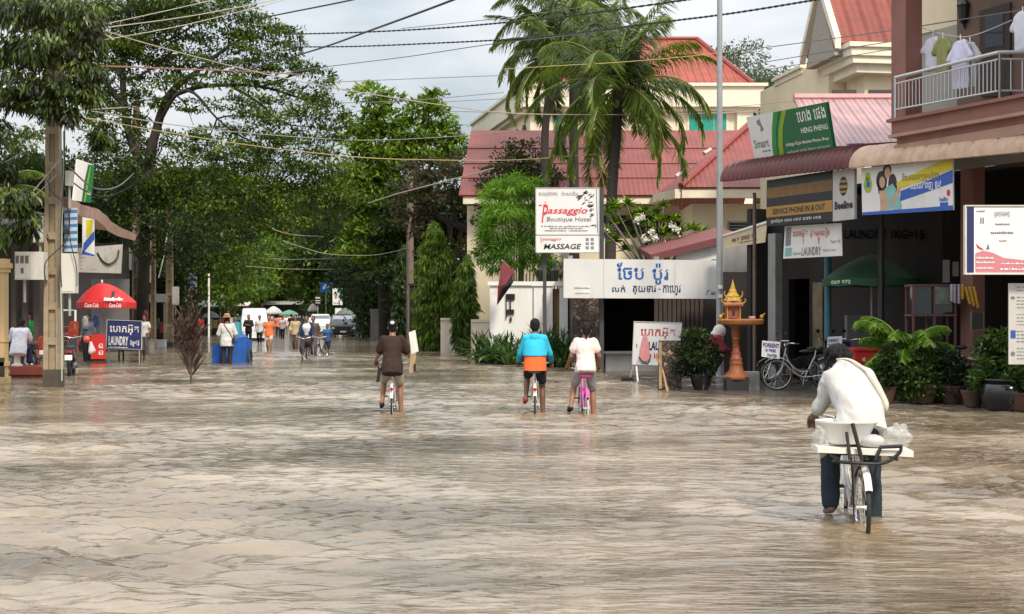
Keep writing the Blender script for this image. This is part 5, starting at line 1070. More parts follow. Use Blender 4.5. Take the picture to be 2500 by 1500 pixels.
def fabric(n, col, var=.1, **k): return mat('fabric_'+n, col, .85, var, 7, .7, bscale=9, spec=.2, **k)
STAND = dict(pel=(0, 0, .95), che=(0, .01, 1.27), nk=(0, 0, 1.44), hd=(0, .025, 1.60), sl=(-.17, 0, 1.39), sr=(.17, 0, 1.39), el=(-.23, -.02, 1.12), er=(.23, -.02, 1.12), wl=(-.24, .08, .90), wr=(.24, .08, .90),
    hl=(-.09, 0, .92), hr=(.09, 0, .92), kl=(-.10, .03, .50), kr=(.10, .03, .50), al=(-.10, -.02, .08), ar=(.10, -.02, .08), f=(0, 1, 0))
WALK = dict(STAND, kl=(-.09, .16, .52), al=(-.09, .10, .12), kr=(.09, .02, .50), ar=(.09, -.24, .12), wl=(-.22, -.08, .90), el=(-.23, -.10, 1.13), wr=(.22, .20, .95), er=(.23, .0, 1.12))
def human(label, loc, rz, J, skin, shirt=None, legs=None, hair='short', vox=.02, sc=1., extra=None, cat='person', group=None, female=False, feet=None, grip=False, skirt=None, hat=None, haircol=HAIR):
    """shirt=(material, sleeve 0..2, grow, hem drop), legs=(material, reach 0..2, grow); every garment follows the body's joints"""
    t = T('person', label, cat, loc, group, rz); t.scale = (sc,)*3
    J = {k: V(v) for k, v in J.items()}; f = J['f'].normalized(); rt_ = f.cross(UP).normalized()
    body = MB(); tw = J['pel'].lerp(J['che'], .45); ax = (J['che']-J['pel']).normalized(); q = UP.rotation_difference(ax).to_matrix()
    sw = (J['sr']-J['sl']); side = sw.normalized()
    def loft(mb, secs, n=18):
        vs = []; fs = []
        for c, rx, ry in secs:
            for j in range(n):
                t_ = 2*math.pi*j/n; vs.append(c+side*rx*math.cos(t_)+fw*ry*math.sin(t_))
        k = len(secs)
        for i in range(k-1):
            for j in range(n): fs.append((i*n+j, i*n+(j+1) % n, (i+1)*n+(j+1) % n, (i+1)*n+j))
        mb.add(vs, fs+[tuple(range(n-1, -1, -1)), tuple((k-1)*n+j for j in range(n))])
    fw = ax.cross(side).normalized(); wk = .5*sw.length/.165
    def sec(u, rx, ry): return (J['pel'].lerp(J['che'], u), rx*(.45+.55*wk), ry)
    def torso(mb, g, hem=None):
        low = [sec(-.42, .08+g, .08+g), sec(-.28, .135+g, .11+g)] if hem is None else [(J['pel']-ax*hem, (.158+g)*(.45+.55*wk), .122+g), sec(-.12, .158+g, .118+g)]
        loft(mb, low+[sec(0, .158+g, .115+g), sec(.3, .135+g, .10+g), sec(.6, .132+g, .098+g), sec(.9, .15+g, .108+g), sec(1.15, .16+g, .108+g), (J['che'].lerp(J['nk'], .55), .15*wk+g, .09+g), (J['che'].lerp(J['nk'], .85), .10*wk+g*.6, .066+g*.5), (J['nk']-ax*.005, .056+g*.3, .056+g*.3)])
        for a in ('sl', 'sr'): mb.cap(J['che'].lerp(J['nk'], .6), J[a]-(J['nk']-J['che']).normalized()*.012, .062+g*.5, .046+g*.55)
    torso(body, 0)
    body.cap(J['nk']-ax*.05, J['hd']-V((0, 0, .03)), .058, .052)
    up2 = (J['hd']-J['nk']).normalized(); up2 = (up2+UP).normalized(); hq = Matrix((rt_, (up2.cross(rt_)).normalized(), up2)).transposed(); hf = up2.cross(rt_).normalized()
    body.ell(J['hd']+up2*.025-hf*.01, (.074, .092, .098), hq, 16, 12); body.ell(J['hd']-up2*.045+hf*.022, (.056, .066, .07), hq, 14, 10)
    body.cap(J['hd']+hf*.082+up2*.0, J['hd']+hf*.094-up2*.025, .012, .016, 8); body.ell(J['hd']+hf*.078-up2*.062, (.026, .014, .011), hq)
    for s in (-1, 1): body.ell(J['hd']+rt_*s*.075-up2*.012-hf*.008, (.014, .026, .036), hq); body.ell(J['hd']+rt_*s*.03+hf*.074+up2*.028, (.02, .018, .012), hq)
    for s, S in (('l', -1), ('r', 1)):
        body.cap(J['s'+s], J['e'+s], .050, .039); body.cap(J['e'+s], J['w'+s], .039, .027)
        d = (J['w'+s]-J['e'+s]).normalized(); w_ = J['w'+s]
        if grip: d = (d*.5+V((0, .6, -.15))).normalized()
        n_ = V((0, 0, 1)) if abs(d.z) < .7 else V((0, -1, 0)); x_ = d.cross(n_).normalized(); n2 = x_.cross(d).normalized()
        body.cap(w_, w_+d*.05, .027, .034); hm = Matrix((x_, d, n2)).transposed(); body.ell(w_+d*.06, (.042, .05, .02), hm)
        for k, (o, L) in enumerate(((-.03, .062), (-.010, .074), (.010, .07), (.028, .055))):
            a = w_+d*.095+x_*o; b = a+d*L*.55-n2*.012-(n2*.02 if grip else n2*.0); c = b+(d*L*.5-n2*.02 if not grip else -n2*.04-d*.008)
            body.cap(a, b, .0095, .009, 7); body.cap(b, c, .009, .0075, 7)
        th = w_+d*.03-x_*S*.034; body.cap(th, th+d*.035-x_*S*.02-n2*.015, .011, .009, 7); body.cap(th+d*.035-x_*S*.02-n2*.015, th+d*.055-x_*S*.012-n2*(.035), .009, .008, 7)
        body.cap(J['h'+s], J['k'+s], .088, .056); body.cap(J['k'+s], J['k'+s].lerp(J['a'+s], .35)-V((0, .012, 0)), .053, .053); body.cap(J['k'+s].lerp(J['a'+s], .35)-V((0, .012, 0)), J['a'+s], .053, .034)
        fd = V((S*.12, 1, -.25)).normalized() if 'fd' not in J else J['fd']; body.cap(J['a'+s]-V((0, .03, .03)), J['a'+s]+fd*.08-V((0, 0, .03)), .036, .036); body.cap(J['a'+s]+fd*.08-V((0, 0, .03)), J['a'+s]+fd*.15-V((0, 0, .035)), .036, .026)
    blob('body', body, skin, t, vox, 3)
    def sleeve(mb, reach, g):
        for s in 'lr':
            e, w_ = J['e'+s], J['w'+s]
            if reach <= 0: continue
            if reach <= 1: mb.cap(J['s'+s], J['s'+s].lerp(e, reach), .047+g*.6, .047+g)
            else: mb.cap(J['s'+s], e, .047+g*.6, .040+g*.9); mb.cap(e, e.lerp(w_, reach-1), .040+g*.9, .031+g*.8)
    def garment(name, m, fn, g):
        mb = MB(); fn(mb, g); o = blob(name, mb, m, t, max(.011, vox*.9), 7)
        if vox < .017:
            ph = random.uniform(0, 50); sg = 1 if name == 'shirt' else -.6
            ruffle(o, lambda c: sg*(abs(MN.noise(V((c.x*9+c.z*4+ph, c.y*8, c.z*5-c.x*3))))*.018+abs(MN.noise(V((c.x*20, c.y*18+ph, c.z*11+c.x*9))))*.008))
        return o
    if shirt:
        m, sl_, g, hem = shirt
        def fs(mb, g):
            torso(mb, g, .10+hem); sleeve(mb, sl_, g)
        garment('shirt', m, fs, g)
    if legs:
        m, rc, g = legs
        def fl(mb, g):
            loft(mb, [sec(-.40, .09+g, .09+g), sec(-.25, .145+g, .115+g), sec(0, .156+g, .114+g), sec(.3, .13+g, .10+g)])
            for s in 'lr':
                mb.ell(J['h'+s]-ax*.01, (.082+g, .098+g, .09+g), q)
                k, a = J['k'+s], J['a'+s]
                if rc <= 1: mb.cap(J['h'+s], J['h'+s].lerp(k, rc), .09+g, .07+g*1.5)
                else: mb.cap(J['h'+s], k, .09+g, .060+g); mb.cap(k, k.lerp(a, rc-1), .060+g, .048+g)
        garment('trousers' if rc > 1.2 else 'shorts', m, fl, g)
    if skirt:
        m, L = skirt; c = J['pel']; mb = MB(m); mb.lathe([(.15, .08), (.175, -.02), (.185, -L*.5), (.21, -L), (.20, -L), (.15, -.02)], c, 20, None, 1, .8); part('skirt', mb, t, 60, True)
    hb = MB()
    if hair:
        hb.ell(J['hd']+up2*.038-hf*.026, (.085, .092, .097), hq, 16, 12); hb.ell(J['hd']-up2*.02-hf*.05, (.074, .055, .07), hq)
        if hair == 'bun': hb.ell(J['hd']-hf*.11+up2*.055, (.05, .045, .05), hq)
        if hair == 'tail': hb.ell(J['hd']-hf*.105+up2*.02, (.04, .04, .045), hq); hb.cap(J['hd']-hf*.11, J['hd']-hf*.12-up2*.14, .034, .018)
        if hair == 'long': hb.cap(J['hd']-hf*.06, J['hd']-hf*.075-up2*.2, .075, .06)
        if hair == 'curly':
            rr = random.Random(3)
            for i in range(60): d = V((rr.uniform(-1, 1), rr.uniform(-1, .55), rr.uniform(-.75, 1))).normalized(); hb.ell(J['hd']+up2*.03-hf*.02+hq@V((d.x*.088, d.y*.098, d.z*.10))*1.06, (.028, .028, .028), None, 8, 6)
        blob('hair', hb, haircol, t, min(.012, vox), 1 if hair == 'curly' else 2)
    if hat:
        mb = MB(hat); c = J['hd']+up2*.07; mb.lathe([(.17, -.035), (.175, -.03), (.10, .0), (.095, .07), (.06, .10), (.005, .105), (.005, .09), (.085, -.01)], c, 18, hq); part('hat', mb, t, 40, True)
    if feet:
        for s, S in (('l', -1), ('r', 1)):
            fd = V((S*.12, 1, -.25)).normalized() if 'fd' not in J else J['fd']; mb = MB(); a = J['a'+s]; mb.cap(a-V((0, .04, .052)), a+fd*.16-V((0, 0, .056)), .042, .038); mb.cap(a+fd*.06-V((0, 0, .02)), a+fd*.12-V((0, 0, .035)), .043, .04); blob('sandal', mb, feet, t, .012, 2)
    if extra: extra(t, J)
    return t
DEPTH = -.19
def RIDE(**k):
    d = dict(pel=(0, .16, .99), che=(0, .25, 1.30), nk=(0, .27, 1.455), hd=(0, .30, 1.605), sl=(-.14, .25, 1.405), sr=(.14, .25, 1.405), el=(-.235, .34, 1.15), er=(.235, .34, 1.15), wl=(-.275, .61, 1.03), wr=(.275, .61, 1.03),
        hl=(-.082, .20, .955), hr=(.082, .20, .955), kl=(-.12, .57, .80), kr=(.115, .50, .60), al=(-.125, .40, .52), ar=(.125, .43, .20), f=(0, 1, 0)); d.update(k); return d
CYG = 'people cycling away through the flood'
def at_(px, ybase): p = G(px, ybase); return V((p.x, p.y, DEPTH))
# --- woman in brown with her bicycle
b = at_(957, 1009); bicycle('bicycle ridden by the woman in the dark brown shirt', b, R(3), mat('grey_bike_paint', (.25, .26, .27), .35, metal=.4), mat('pale_mudguard', (.62, .60, .57), .4), guard_end=-20)
BRN = fabric('dark_brown', (.040, .024, .020)); KH = fabric('khaki', (.42, .38, .29), .1)
def ex1(t, J):
    mb = MB(WPRINT); mb.ell(J['hd']+V((-.0, -.145, .075)), (.035, .022, .03)); part('hair_clip', mb, t, 80, True)
human('woman in dark brown shirt and khaki shorts cycling away with a white hair clip', b, R(3), RIDE(pel=(0, .16, .98), el=(-.22, .34, 1.17), er=(.25, .36, 1.16), wl=(-.29, .60, 1.04), wr=(.34, .60, 1.05), kl=(-.15, .50, .68), al=(-.17, .28, .37), kr=(.12, .46, .62), ar=(.14, .40, .17)), SKIN, (BRN, .75, .032, .06), (KH, .75, .012), 'bun', .011, 1., ex1, group=CYG, feet=fabric('brown_sandal', (.06, .03, .02)), grip=True)
Yc = b.y+.45
t = T('wrapped_bundle', 'white and tan wrapped bundle held upright by the woman in brown', 'bundle', P(1008, 912, Yc)); mb = MB(mat('white_wrap', (.70, .68, .62), .7, .08, 6, .5)); mb.add([P(x, y, Yc+d) for d in (-.06, .06) for x, y in ((998, 812), (1014, 806), (1022, 858), (1004, 866))], [(0, 3, 2, 1), (4, 5, 6, 7), (0, 1, 5, 4), (1, 2, 6, 5), (2, 3, 7, 6), (3, 0, 4, 7)]); part('white_wrap', mb, t)
mb = MB(mat('tan_paper', (.42, .29, .17), .7, .12, 5, .4)); mb.add([P(x, y, Yc+d) for d in (-.05, .05) for x, y in ((1001, 864), (1016, 858), (1012, 910), (999, 910))], [(0, 3, 2, 1), (4, 5, 6, 7), (0, 1, 5, 4), (1, 2, 6, 5), (2, 3, 7, 6), (3, 0, 4, 7)]); part('tan_sheet', mb, t); mb = MB(BLACK); mb.box(P(1013, 898, Yc-.07), (.03, .02, .13)); part('dark_tab', mb, t)
t = T('shoulder_bag', 'small black bag hanging at the left hip of the woman in brown', 'bag', P(926, 928, b.y+.15)); mb = MB(BLACK); mb.box(P(925, 915, b.y+.15), (.05, .12, .24), Matrix.Rotation(R(8), 3, 'Y')); part('pouch', mb, t); mb = MB(BLACK); mb.tube(curve_pts([P(924, 905, b.y+.12), P(923, 885, b.y+.1), P(934, 876, b.y+.1)], 4), .008, 5); part('strap', mb, t)
# --- woman in the cyan hooded top
b = at_(1306, 1010); bicycle('bicycle with cream mudguard ridden by the woman in the cyan top', b, R(-1), CHROME, mat('cream_mudguard', (.72, .66, .55), .4), guard_end=-28, saddle=mat('grey_saddle', (.10, .10, .11), .4))
CY = fabric('cyan', (.035, .42, .62)); OR = fabric('orange', (.72, .13, .035)); DK = fabric('charcoal', (.022, .024, .03))
def ex2(t, J):
    def hood(mb, g): mb.ell(J['nk']+V((0, -.085, -.035)), (.10, .05, .075), None, 14, 10); mb.ell(J['nk']+V((0, -.03, .0)), (.095, .085, .04), None, 14, 8)
    mb = MB(); hood(mb, 0); blob('hood', mb, CY, t, .011, 3)
    mb = MB(); n = 18; vs = []; fs = []
    secs = [(1.12, .205, .17), (1.2, .20, .165), (1.28, .195, .16), (1.34, .19, .15), (1.40, .165, .13), (1.44, .115, .10), (1.465, .075, .08)]
    for z, rx, ry in secs: vs += [(rx*math.cos(2*math.pi*j/n), min(.27, .16+(z-.99)*.29)+ry*math.sin(2*math.pi*j/n), z) for j in range(n)]
    for i in range(len(secs)-1): fs += [(i*n+j, i*n+(j+1) % n, (i+1)*n+(j+1) % n, (i+1)*n+j) for j in range(n)]
    mb.add(vs, fs+[tuple(range(n-1, -1, -1)), tuple((len(secs)-1)*n+j for j in range(n))])
    o2 = MB(OR); vs2 = []
    for z, rx, ry in ((.885, .19, .15), (.94, .188, .148), (1.02, .182, .142), (1.10, .178, .14), (1.18, .17, .135)): vs2 += [(rx*math.cos(2*math.pi*j/24)*(1+.02*math.sin(j*2.3+z*30)), .14+(z-.95)*.29+ry*math.sin(2*math.pi*j/24)*(1+.03*math.sin(j*1.7+z*40)), z) for j in range(24)]
    o2.add(vs2, [(i*24+j, i*24+(j+1) % 24, (i+1)*24+(j+1) % 24, (i+1)*24+j) for i in range(4) for j in range(24)]); part('top', o2, t, 70, True)
    for s in 'lr': mb.cap((J['s'+s].x*.4, .25, 1.40), J['s'+s], .085, .072); mb.cap(J['s'+s], J['e'+s], .070, .060); mb.cap(J['e'+s], J['e'+s].lerp(J['w'+s], .88), .058, .044)
    blob('jacket', mb, CY, t, .011, 6)
human('woman in cyan hooded jacket, orange top and black shorts cycling away', b, R(-1), RIDE(el=(-.24, .33, 1.15), er=(.24, .33, 1.15), kl=(-.13, .52, .74), al=(-.15, .33, .44), kr=(.12, .45, .6), ar=(.13, .40, .14)), SKIND, None, (DK, .66, .012), 'short', .011, 1.01, ex2, group=CYG, feet=fabric('pink_shoe', (.42, .05, .08)), grip=True)
# --- girl in pale pink with pink bicycle
b = at_(1432, 1014); PKB = mat('pink_bike_paint', (.62, .10, .38), .35, .05); bicycle('small pink bicycle with white rear tyre strip ridden by the girl in pale pink', b, R(2), PKB, mat('pink_mudguard', (.62, .10, .38), .35), .30, .93, saddle=mat('pink_saddle', (.55, .10, .33), .4), rack=False, guard_end=-35, reflector=False)
PPK = fabric('pale_pink', (.74, .62, .58)); FLO = fabric('floral_grey', (.30, .29, .30), .28)
human('girl in pale pink tee and floral shorts cycling away on the right of the pair', b, R(2), RIDE(hd=(.02, .28, 1.595), el=(-.235, .28, 1.16), er=(.235, .28, 1.16), wl=(-.27, .56, 1.0), wr=(.27, .56, 1.0), kl=(-.17, .44, .66), al=(-.24, .26, .34), kr=(.14, .44, .58), ar=(.15, .36, .12)), SKIN, (PPK, .5, .028, .0), (FLO, .85, .008), 'tail', .011, .98, None, group=CYG, feet=fabric('black_sandal', (.03, .02, .02)), grip=True)
mb = MB(mat('white_tyre_strip', (.7, .68, .66), .5)); c = (0, 0, .30); arcband(mb, c, .305, 150, 215, .013); o = part('tyre_strip', mb, [x for x in COL.objects if x.name.startswith('bicycle') and x.parent is None][-1], None, True)
# --- man in white in the foreground
b = G(2104, 1283); b.z = DEPTH; hd_ = R(-4)
bk = bicycle('old roadster bicycle with wide black carrier ridden by the man in white', b, hd_, mat('worn_grey_paint', (.35, .34, .33), .4, .15, metal=.4), mat('chalky_mudguard', (.72, .71, .68), .45, .08, dirt=.3), guard_end=-28, rack=False, reflector=False)
BLK = mat('black_carrier_bar', (.014, .014, .015), .45); mb = MB(BLK)
mb.tube(curve_pts([(-.26, -.20, .71), (-.1, -.24, .70), (.12, -.24, .70), (.24, -.24, .78), (.25, -.235, .84)], 4), .014, 7); mb.tube([(-.11, -.225, 1.0), (-.04, -.245, .72)], .016, 7); mb.tube([(-.15, -.2, .93), (-.13, -.245, .72)], .013, 7); mb.tube([(.06, -.245, .72), (.10, -.24, .82), (.25, -.24, .83)], .016, 7)
for x in (-.22, 0, .22): mb.tube([(x, .16, .73), (x, -.24, .73)], .014, 6)
mb.tube([(-.3, .16, .73), (.3, .16, .73)], .014, 6)
for s in (-1, 1): mb.tube([(s*.10, -.12, .73), (s*.06, 0, .33)], .008, 6)
part('carrier', mb, bk, 60, True)
WS = fabric('white_shirt', (.50, .485, .455), .05); JE = fabric('dark_jeans', (.022, .032, .042), .25)
def ex3(t, J):
    mb = MB(fabric('cream_strap', (.62, .55, .44))); pts = [(-.10, .57, 1.46), (-.02, .43, 1.462), (.08, .29, 1.385), (.16, .165, 1.25), (.215, .125, 1.11)]
    mb.tube(curve_pts(pts, 5), .011, 6); part('bag_strap', mb, t, 60, True)
    mb = MB(); n = 22; vs = []; fs = []
    secs = [((.01, .03, .90), .215, .15), ((.01, .07, .97), .205, .15), ((.01, .17, 1.08), .20, .15), ((.0, .30, 1.19), .205, .15), ((-.015, .41, 1.28), .21, .145), ((-.025, .49, 1.345), .185, .125), ((-.03, .55, 1.385), .13, .10), ((-.04, .59, 1.405), .08, .08)]
    for i, (c, rx, ry) in enumerate(secs):
        d = (V(secs[min(i+1, 7)][0])-V(secs[max(i-1, 0)][0])).normalized(); f_ = V((1, 0, 0)).cross(d)
        vs += [V(c)+V((1, 0, 0))*rx*math.cos(2*math.pi*j/n)-f_*ry*math.sin(2*math.pi*j/n) for j in range(n)]
    for i in range(7): fs += [(i*n+j, i*n+(j+1) % n, (i+1)*n+(j+1) % n, (i+1)*n+j) for j in range(n)]
    mb.add(vs, fs+[tuple(range(n-1, -1, -1)), tuple(7*n+j for j in range(n))])
    for s in 'lr': mb.cap((J['s'+s].x*.4, .47, 1.33), J['s'+s], .10, .078); mb.cap(J['s'+s], J['e'+s], .078, .072); mb.cap(J['e'+s], J['e'+s].lerp(J['w'+s], .3), .068, .060)
    o = blob('shirt', mb, WS, t, .011, 6)
    # soft folds in the cloth
    ruffle(o, lambda c: MN.noise(V((c.x*7+c.z*3, c.y*5, c.z*4-c.x*2)))*.018-abs(MN.noise(V((c.x*8+c.z*5, c.y*6, c.z*4+c.x*6))))*.024)
human('man in white shirt hunched over a loaded bicycle in the foreground', b, hd_, RIDE(pel=(0, .14, .97), che=(-.015, .40, 1.24), nk=(-.03, .55, 1.37), hd=(-.07, .66, 1.43), sl=(-.165, .47, 1.315), sr=(.12, .45, 1.325), el=(-.25, .48, 1.08), er=(.235, .44, 1.09), wl=(-.28, .62, 1.0), wr=(.27, .62, .985), kl=(-.17, .46, .72), kr=(.15, .46, .68), al=(-.185, .36, .30), ar=(.15, .36, .16), f=(-.15, 1, -.1)), SKIND, None, (JE, 1.95, .03), 'curly', .008, 1., ex3, group=CYG, grip=True)
def bl(x, y, z): c, s = math.cos(hd_), math.sin(hd_); return V((b.x+x*c-y*s, b.y+x*s+y*c, b.z+z))
FOAM = mat('white_foam', (.74, .70, .60), .7, .04, 6, .3)
mb = MB(FOAM); mb.hexa([bl(-.37, -.22, .775), bl(.35, -.22, .745), bl(.35, .14, .745), bl(-.37, .14, .775), bl(-.37, -.22, .815), bl(.35, -.22, .79), bl(.35, .14, .79), bl(-.37, .14, .815)]); single('foam_board', mb, 'long cream foam board lying across the bicycle carrier', 'foam board', bl(0, 0, .775))
t = T('plastic_basin', 'shallow white plastic basin tied on top of the foam board', 'basin', bl(-.08, -.04, .83)); mb = MB(mat('white_plastic', (.70, .70, .68), .35, .04, 4, dirt=.2)); c = bl(-.12, -.02, .83)
mb.lathe([(.60, .0), (.68, .015), (.95, .15), (1.06, .165), (1.06, .18), (.92, .165), (.62, .03)], c, 28, None, .23, .17); part('bowl', mb, t, 40)
mb = MB(mat('grey_cloth_load', (.42, .42, .42), .85, .15, 4, .6)); mb.ell(bl(.06, -.05, .85), (.11, .11, .055)); part('load', mb, t, 80)
PLA = bpy.data.materials.new('clear_plastic_film'); nt, N, L = nodes_of(PLA); bb = N['Principled BSDF']; bb.inputs['Base Color'].default_value = (.8, .82, .83, 1); bb.inputs['Roughness'].default_value = .2; bb.inputs['Alpha'].default_value = .2
def bag(label, c, r):
    mb = MB(PLA); mb.ell(c, r, None, 40, 26); o = single('plastic_bag', mb, label, 'plastic bag', c, 80, 'clear bags on the foreground bicycle')
    ruffle(o, lambda c: MN.noise(c*16)*.04+MN.noise(c*40)*.014)
bag('clear plastic bag bulging over the right end of the foam board', bl(.27, -.02, .88), (.10, .13, .10)); bag('clear plastic bag sagging at the left end of the foam board', bl(-.33, -.08, .85), (.045, .12, .11))
# --- water splashes kicked up by the foreground wheel are part of the flood surface; none modelled as loose drops
# --- hat man with blue cart
HATM = mat('straw_hat', (.36, .20, .09), .8, .15, 14); GSH = fabric('pale_grey_shirt', (.56, .56, .53)); BRT = fabric('dark_brown_trousers', (.035, .025, .02))
p = G(554, 889); p.z = -.2
def ex4(t, J): mb = MB(BLACK); mb.tube(curve_pts([(-.10, -.10, 1.47), (.0, -.15, 1.3), (.12, -.13, 1.12), (.17, -.06, .98)], 4), .012, 5); part('bag_strap', mb, t, None, True); mb = MB(BLACK); mb.box((.2, -.07, .92), (.07, .16, .18)); part('shoulder_bag', mb, t, None, True)
human('man in straw hat and pale shirt pushing the blue cart, seen from behind', p, R(8), dict(STAND, wl=(-.2, .34, 1.02), el=(-.25, .06, 1.13), wr=(.2, .34, 1.02), er=(.25, .06, 1.13)), SKIN, (GSH, 1.9, .042, .10), (BRT, 1.9, .015), 'short', .014, 1.04, ex4, hat=HATM)
t = T('push_cart', 'bright blue flared wooden push cart in front of the man in the straw hat', 'cart', V((p.x, p.y+.9, -.2))); CB = mat('cart_blue', (.015, .11, .42), .5, .12, 3, dirt=.3); Yk = p.y+.55
for s, pts in (('l', ((517, 846), (534, 838), (536, 888), (517, 888))), ('r', ((570, 812), (586, 824), (592, 888), (566, 888)))):
    mb = MB(CB); a, b_, c_, d_ = [P(x, y, Yk) for x, y in pts]; mb.slab(d_, c_, b_, a, 1.3); part('side_box', mb, t)
mb = MB(CB); mb.box((p.x+.05, Yk+1.0, .35), (.75, 1.2, .8)); part('bed', mb, t); mb = MB(mat('cyan_bin', (.05, .30, .36), .5)); mb.box(P(580, 805, Yk+.6), (.2, .4, .5)); part('bin', mb, t)
for s in (-1, 1): mb = MB(RUBBER); ring(mb, (p.x+s*.52, Yk+.7, .12), .30, .035); part('wheel', mb, t, 60)
mb = MB(CHROME); mb.tube([(p.x-.3, p.y+.42, .85), (p.x+.3, p.y+.42, .85)], .018, 6); part('handle', mb, t)
# --- walkers and riders farther up the street (faces toward the camera)
def far(label, px, yb, sc, shirt, legs, J=WALK, rz=180, hair='short', skin=SKIN, reach=1.9, sl=.5, hat=None, vox=None, group='people wading up the street', **k):
    p = G(px, yb); p.z = -.16
    return human(label, p, R(rz), J, skin, (shirt, sl, .034, .05), (legs, reach, .012) if legs else None, hair, vox or max(.016, .014+p.y*.00012), sc, None, 'person', group, hat=hat, **k)
fb = fabric; BK = fb('black', (.018, .018, .02)); WH = fb('white', (.68, .66, .66)); NV = fb('navy', (.02, .03, .07)); DB = fb('dusty_brown', (.10, .07, .06)); TN = fb('tan', (.46, .36, .22)); BL = fb('blue', (.03, .09, .22)); LP = fb('light_pink', (.66, .52, .55)); GR = fb('leaf_green', (.05, .22, .08)); RD = fb('red', (.50, .03, .03)); YE = fb('yellow_green', (.50, .52, .06)); CO = fb('coral', (.60, .19, .12)); GY = fb('mid_grey', (.24, .24, .25)); OG = fb('bright_orange', (.68, .17, .06)); BE = fb('beige', (.55, .44, .32))
far('person in black top with arms folded wading before the van', 607, 840, 1.0, BK, BK, dict(STAND, wl=(.05, .20, 1.18), wr=(-.05, .22, 1.15), el=(-.24, .06, 1.14), er=(.24, .06, 1.14)), sl=1.6, hair='long')
far('person in white tee and dark skirt wading right of the one in black', 634, 841, .98, WH, BK, hair='tail', reach=1.5); far('person in bright orange top and beige shorts wading toward the camera', 657, 858, 1.0, OG, BE, hair='short', reach=.55)
far('child in white behind the two people before the van', 622, 832, .85, LP, NV)
b = G(741, 879); b.z = -.2; bicycle('dark bicycle ridden toward the camera by the person in a white vest', b+V((0, 1.05, 0)), R(180), mat('black_bike_paint', (.03, .03, .03), .4), rack=False, reflector=False)
def ex5(t, J):
    for s in (-1, 1): mb = MB(); mb.cap((s*.12, J['che'].y-.02, 1.42), (s*.14, J['che'].y, 1.05), .085, .10); mb.cap((s*.165, .25, 1.40), J['el' if s < 0 else 'er'], .07, .055); mb.cap(J['el' if s < 0 else 'er'], J['wl' if s < 0 else 'wr'], .055, .042); blob('jacket', mb, NV, t, .018, 2)
human('rider in white vest and open dark jacket cycling toward the camera', b+V((0, 1.05, 0)), R(180), RIDE(), SKIND, (WH, 0, .025, .06), (fb('dark_skirt', (.05, .04, .045)), 1.3, .06), 'short', .016, 1.02, ex5, group='people wading up the street')
far('person in dull yellow wading behind the white vested rider', 721, 852, 1.0, TN, DB, hair='long', sl=1.5); far('person in brown shirt and trousers wading beside the white vested rider', 765, 866, .98, DB, fb('grey_brown', (.09, .075, .08)), skin=SKIND, sl=.8)
b = G(784, 869); b.z = -.16; bicycle('dark bicycle wheeled along by the child in blue', b+V((.05, .9, 0)), R(172), mat('black_bike_paint', (.03, .03, .03)), rack=False, reflector=False, wr=.3, sc=.9)
far('child in blue shirt and black shorts wheeling a bicycle', 799, 864, .80, BL, BK, dict(WALK, wr=(.30, .32, 1.0), er=(.27, .14, 1.14)), skin=SKIND, reach=1.1)
far('person in yellow green vest standing by the dark van on the right', 897, 824, 1.02, YE, NV, sl=.6)
far('person in a red top seen beyond the dried frond', 487, 826, 1.0, RD, GY); far('person in green shirt by the left pavement poles', 436, 842, .95, GR, NV, STAND); far('person in red shorts near the dried frond', 470, 830, .95, OG, RD)
cols = [CO, LP, WH, BK, GY, TN, NV, RD, WH, CO, BL, DB, WH, LP]
crowd_extra = ((688, 809, TN), (740, 808, BK), (757, 809, WH), (790, 810, GY), (635, 809, DB), (612, 811, WH), (845, 812, OG), (870, 814, NV), (575, 812, DB), (528, 815, WH), (505, 818, BK), (470, 816, LP), (725, 806, CO), (768, 807, NV))
for i, (px, yb, c) in enumerate(crowd_extra):
    far('distant person, %s' % ('tan top at the far mouth of the street', 'black top far behind the rider', 'white top between the parasols far off', 'grey top beyond the white car', 'brown top left of the van', 'white top beyond the van left corner', 'orange top behind the dark car', 'navy top at the dark car right side', 'brown top by the farthest pale poles', 'white top right of the hat man stall', 'black top under the grey stall awning', 'pink top beyond the dried frond stall', 'coral top tiny at the street end', 'navy top tiny beside the white car')[i], px, yb, random.uniform(.93, 1.03), c, (BK, NV, GY)[i % 3], STAND if i % 2 else WALK, 180 if i % 2 else 10, vox=.035, group='distant crowd in the street')
for i, (px, yb) in enumerate(((679, 822), (690, 826), (700, 816), (711, 820), (668, 812), (646, 812), (730, 814), (718, 810), (752, 815), (776, 818), (812, 812), (822, 818), (704, 806), (660, 806))):
    c = cols[i]; nm = ('coral', 'light pink', 'white', 'black', 'grey', 'tan', 'navy', 'red', 'white', 'coral', 'blue', 'brown', 'white', 'pink')[i]
    where = ('behind the one in orange, nearest of that knot', 'right of the orange top and half hidden', 'in mid street behind the knot', 'left of the white vested rider', 'behind the orange clad wader', 'behind the van\'s left front', 'far behind the white vested rider', 'farther back left of the rider', 'behind the brown shirted wader', 'between the rider and the child in blue', 'before the dark parked van', 'at the front corner of the dark van', 'small at the far end of the street', 'smallest, beyond the van')[i]
    far('distant person in %s %s' % (nm, where), px, yb, random.uniform(.93, 1.04), c, (NV, BK, GY, DB)[i % 4], WALK if i % 2 else STAND, 180 if i % 3 else 0, vox=.03, group='distant crowd in the street')
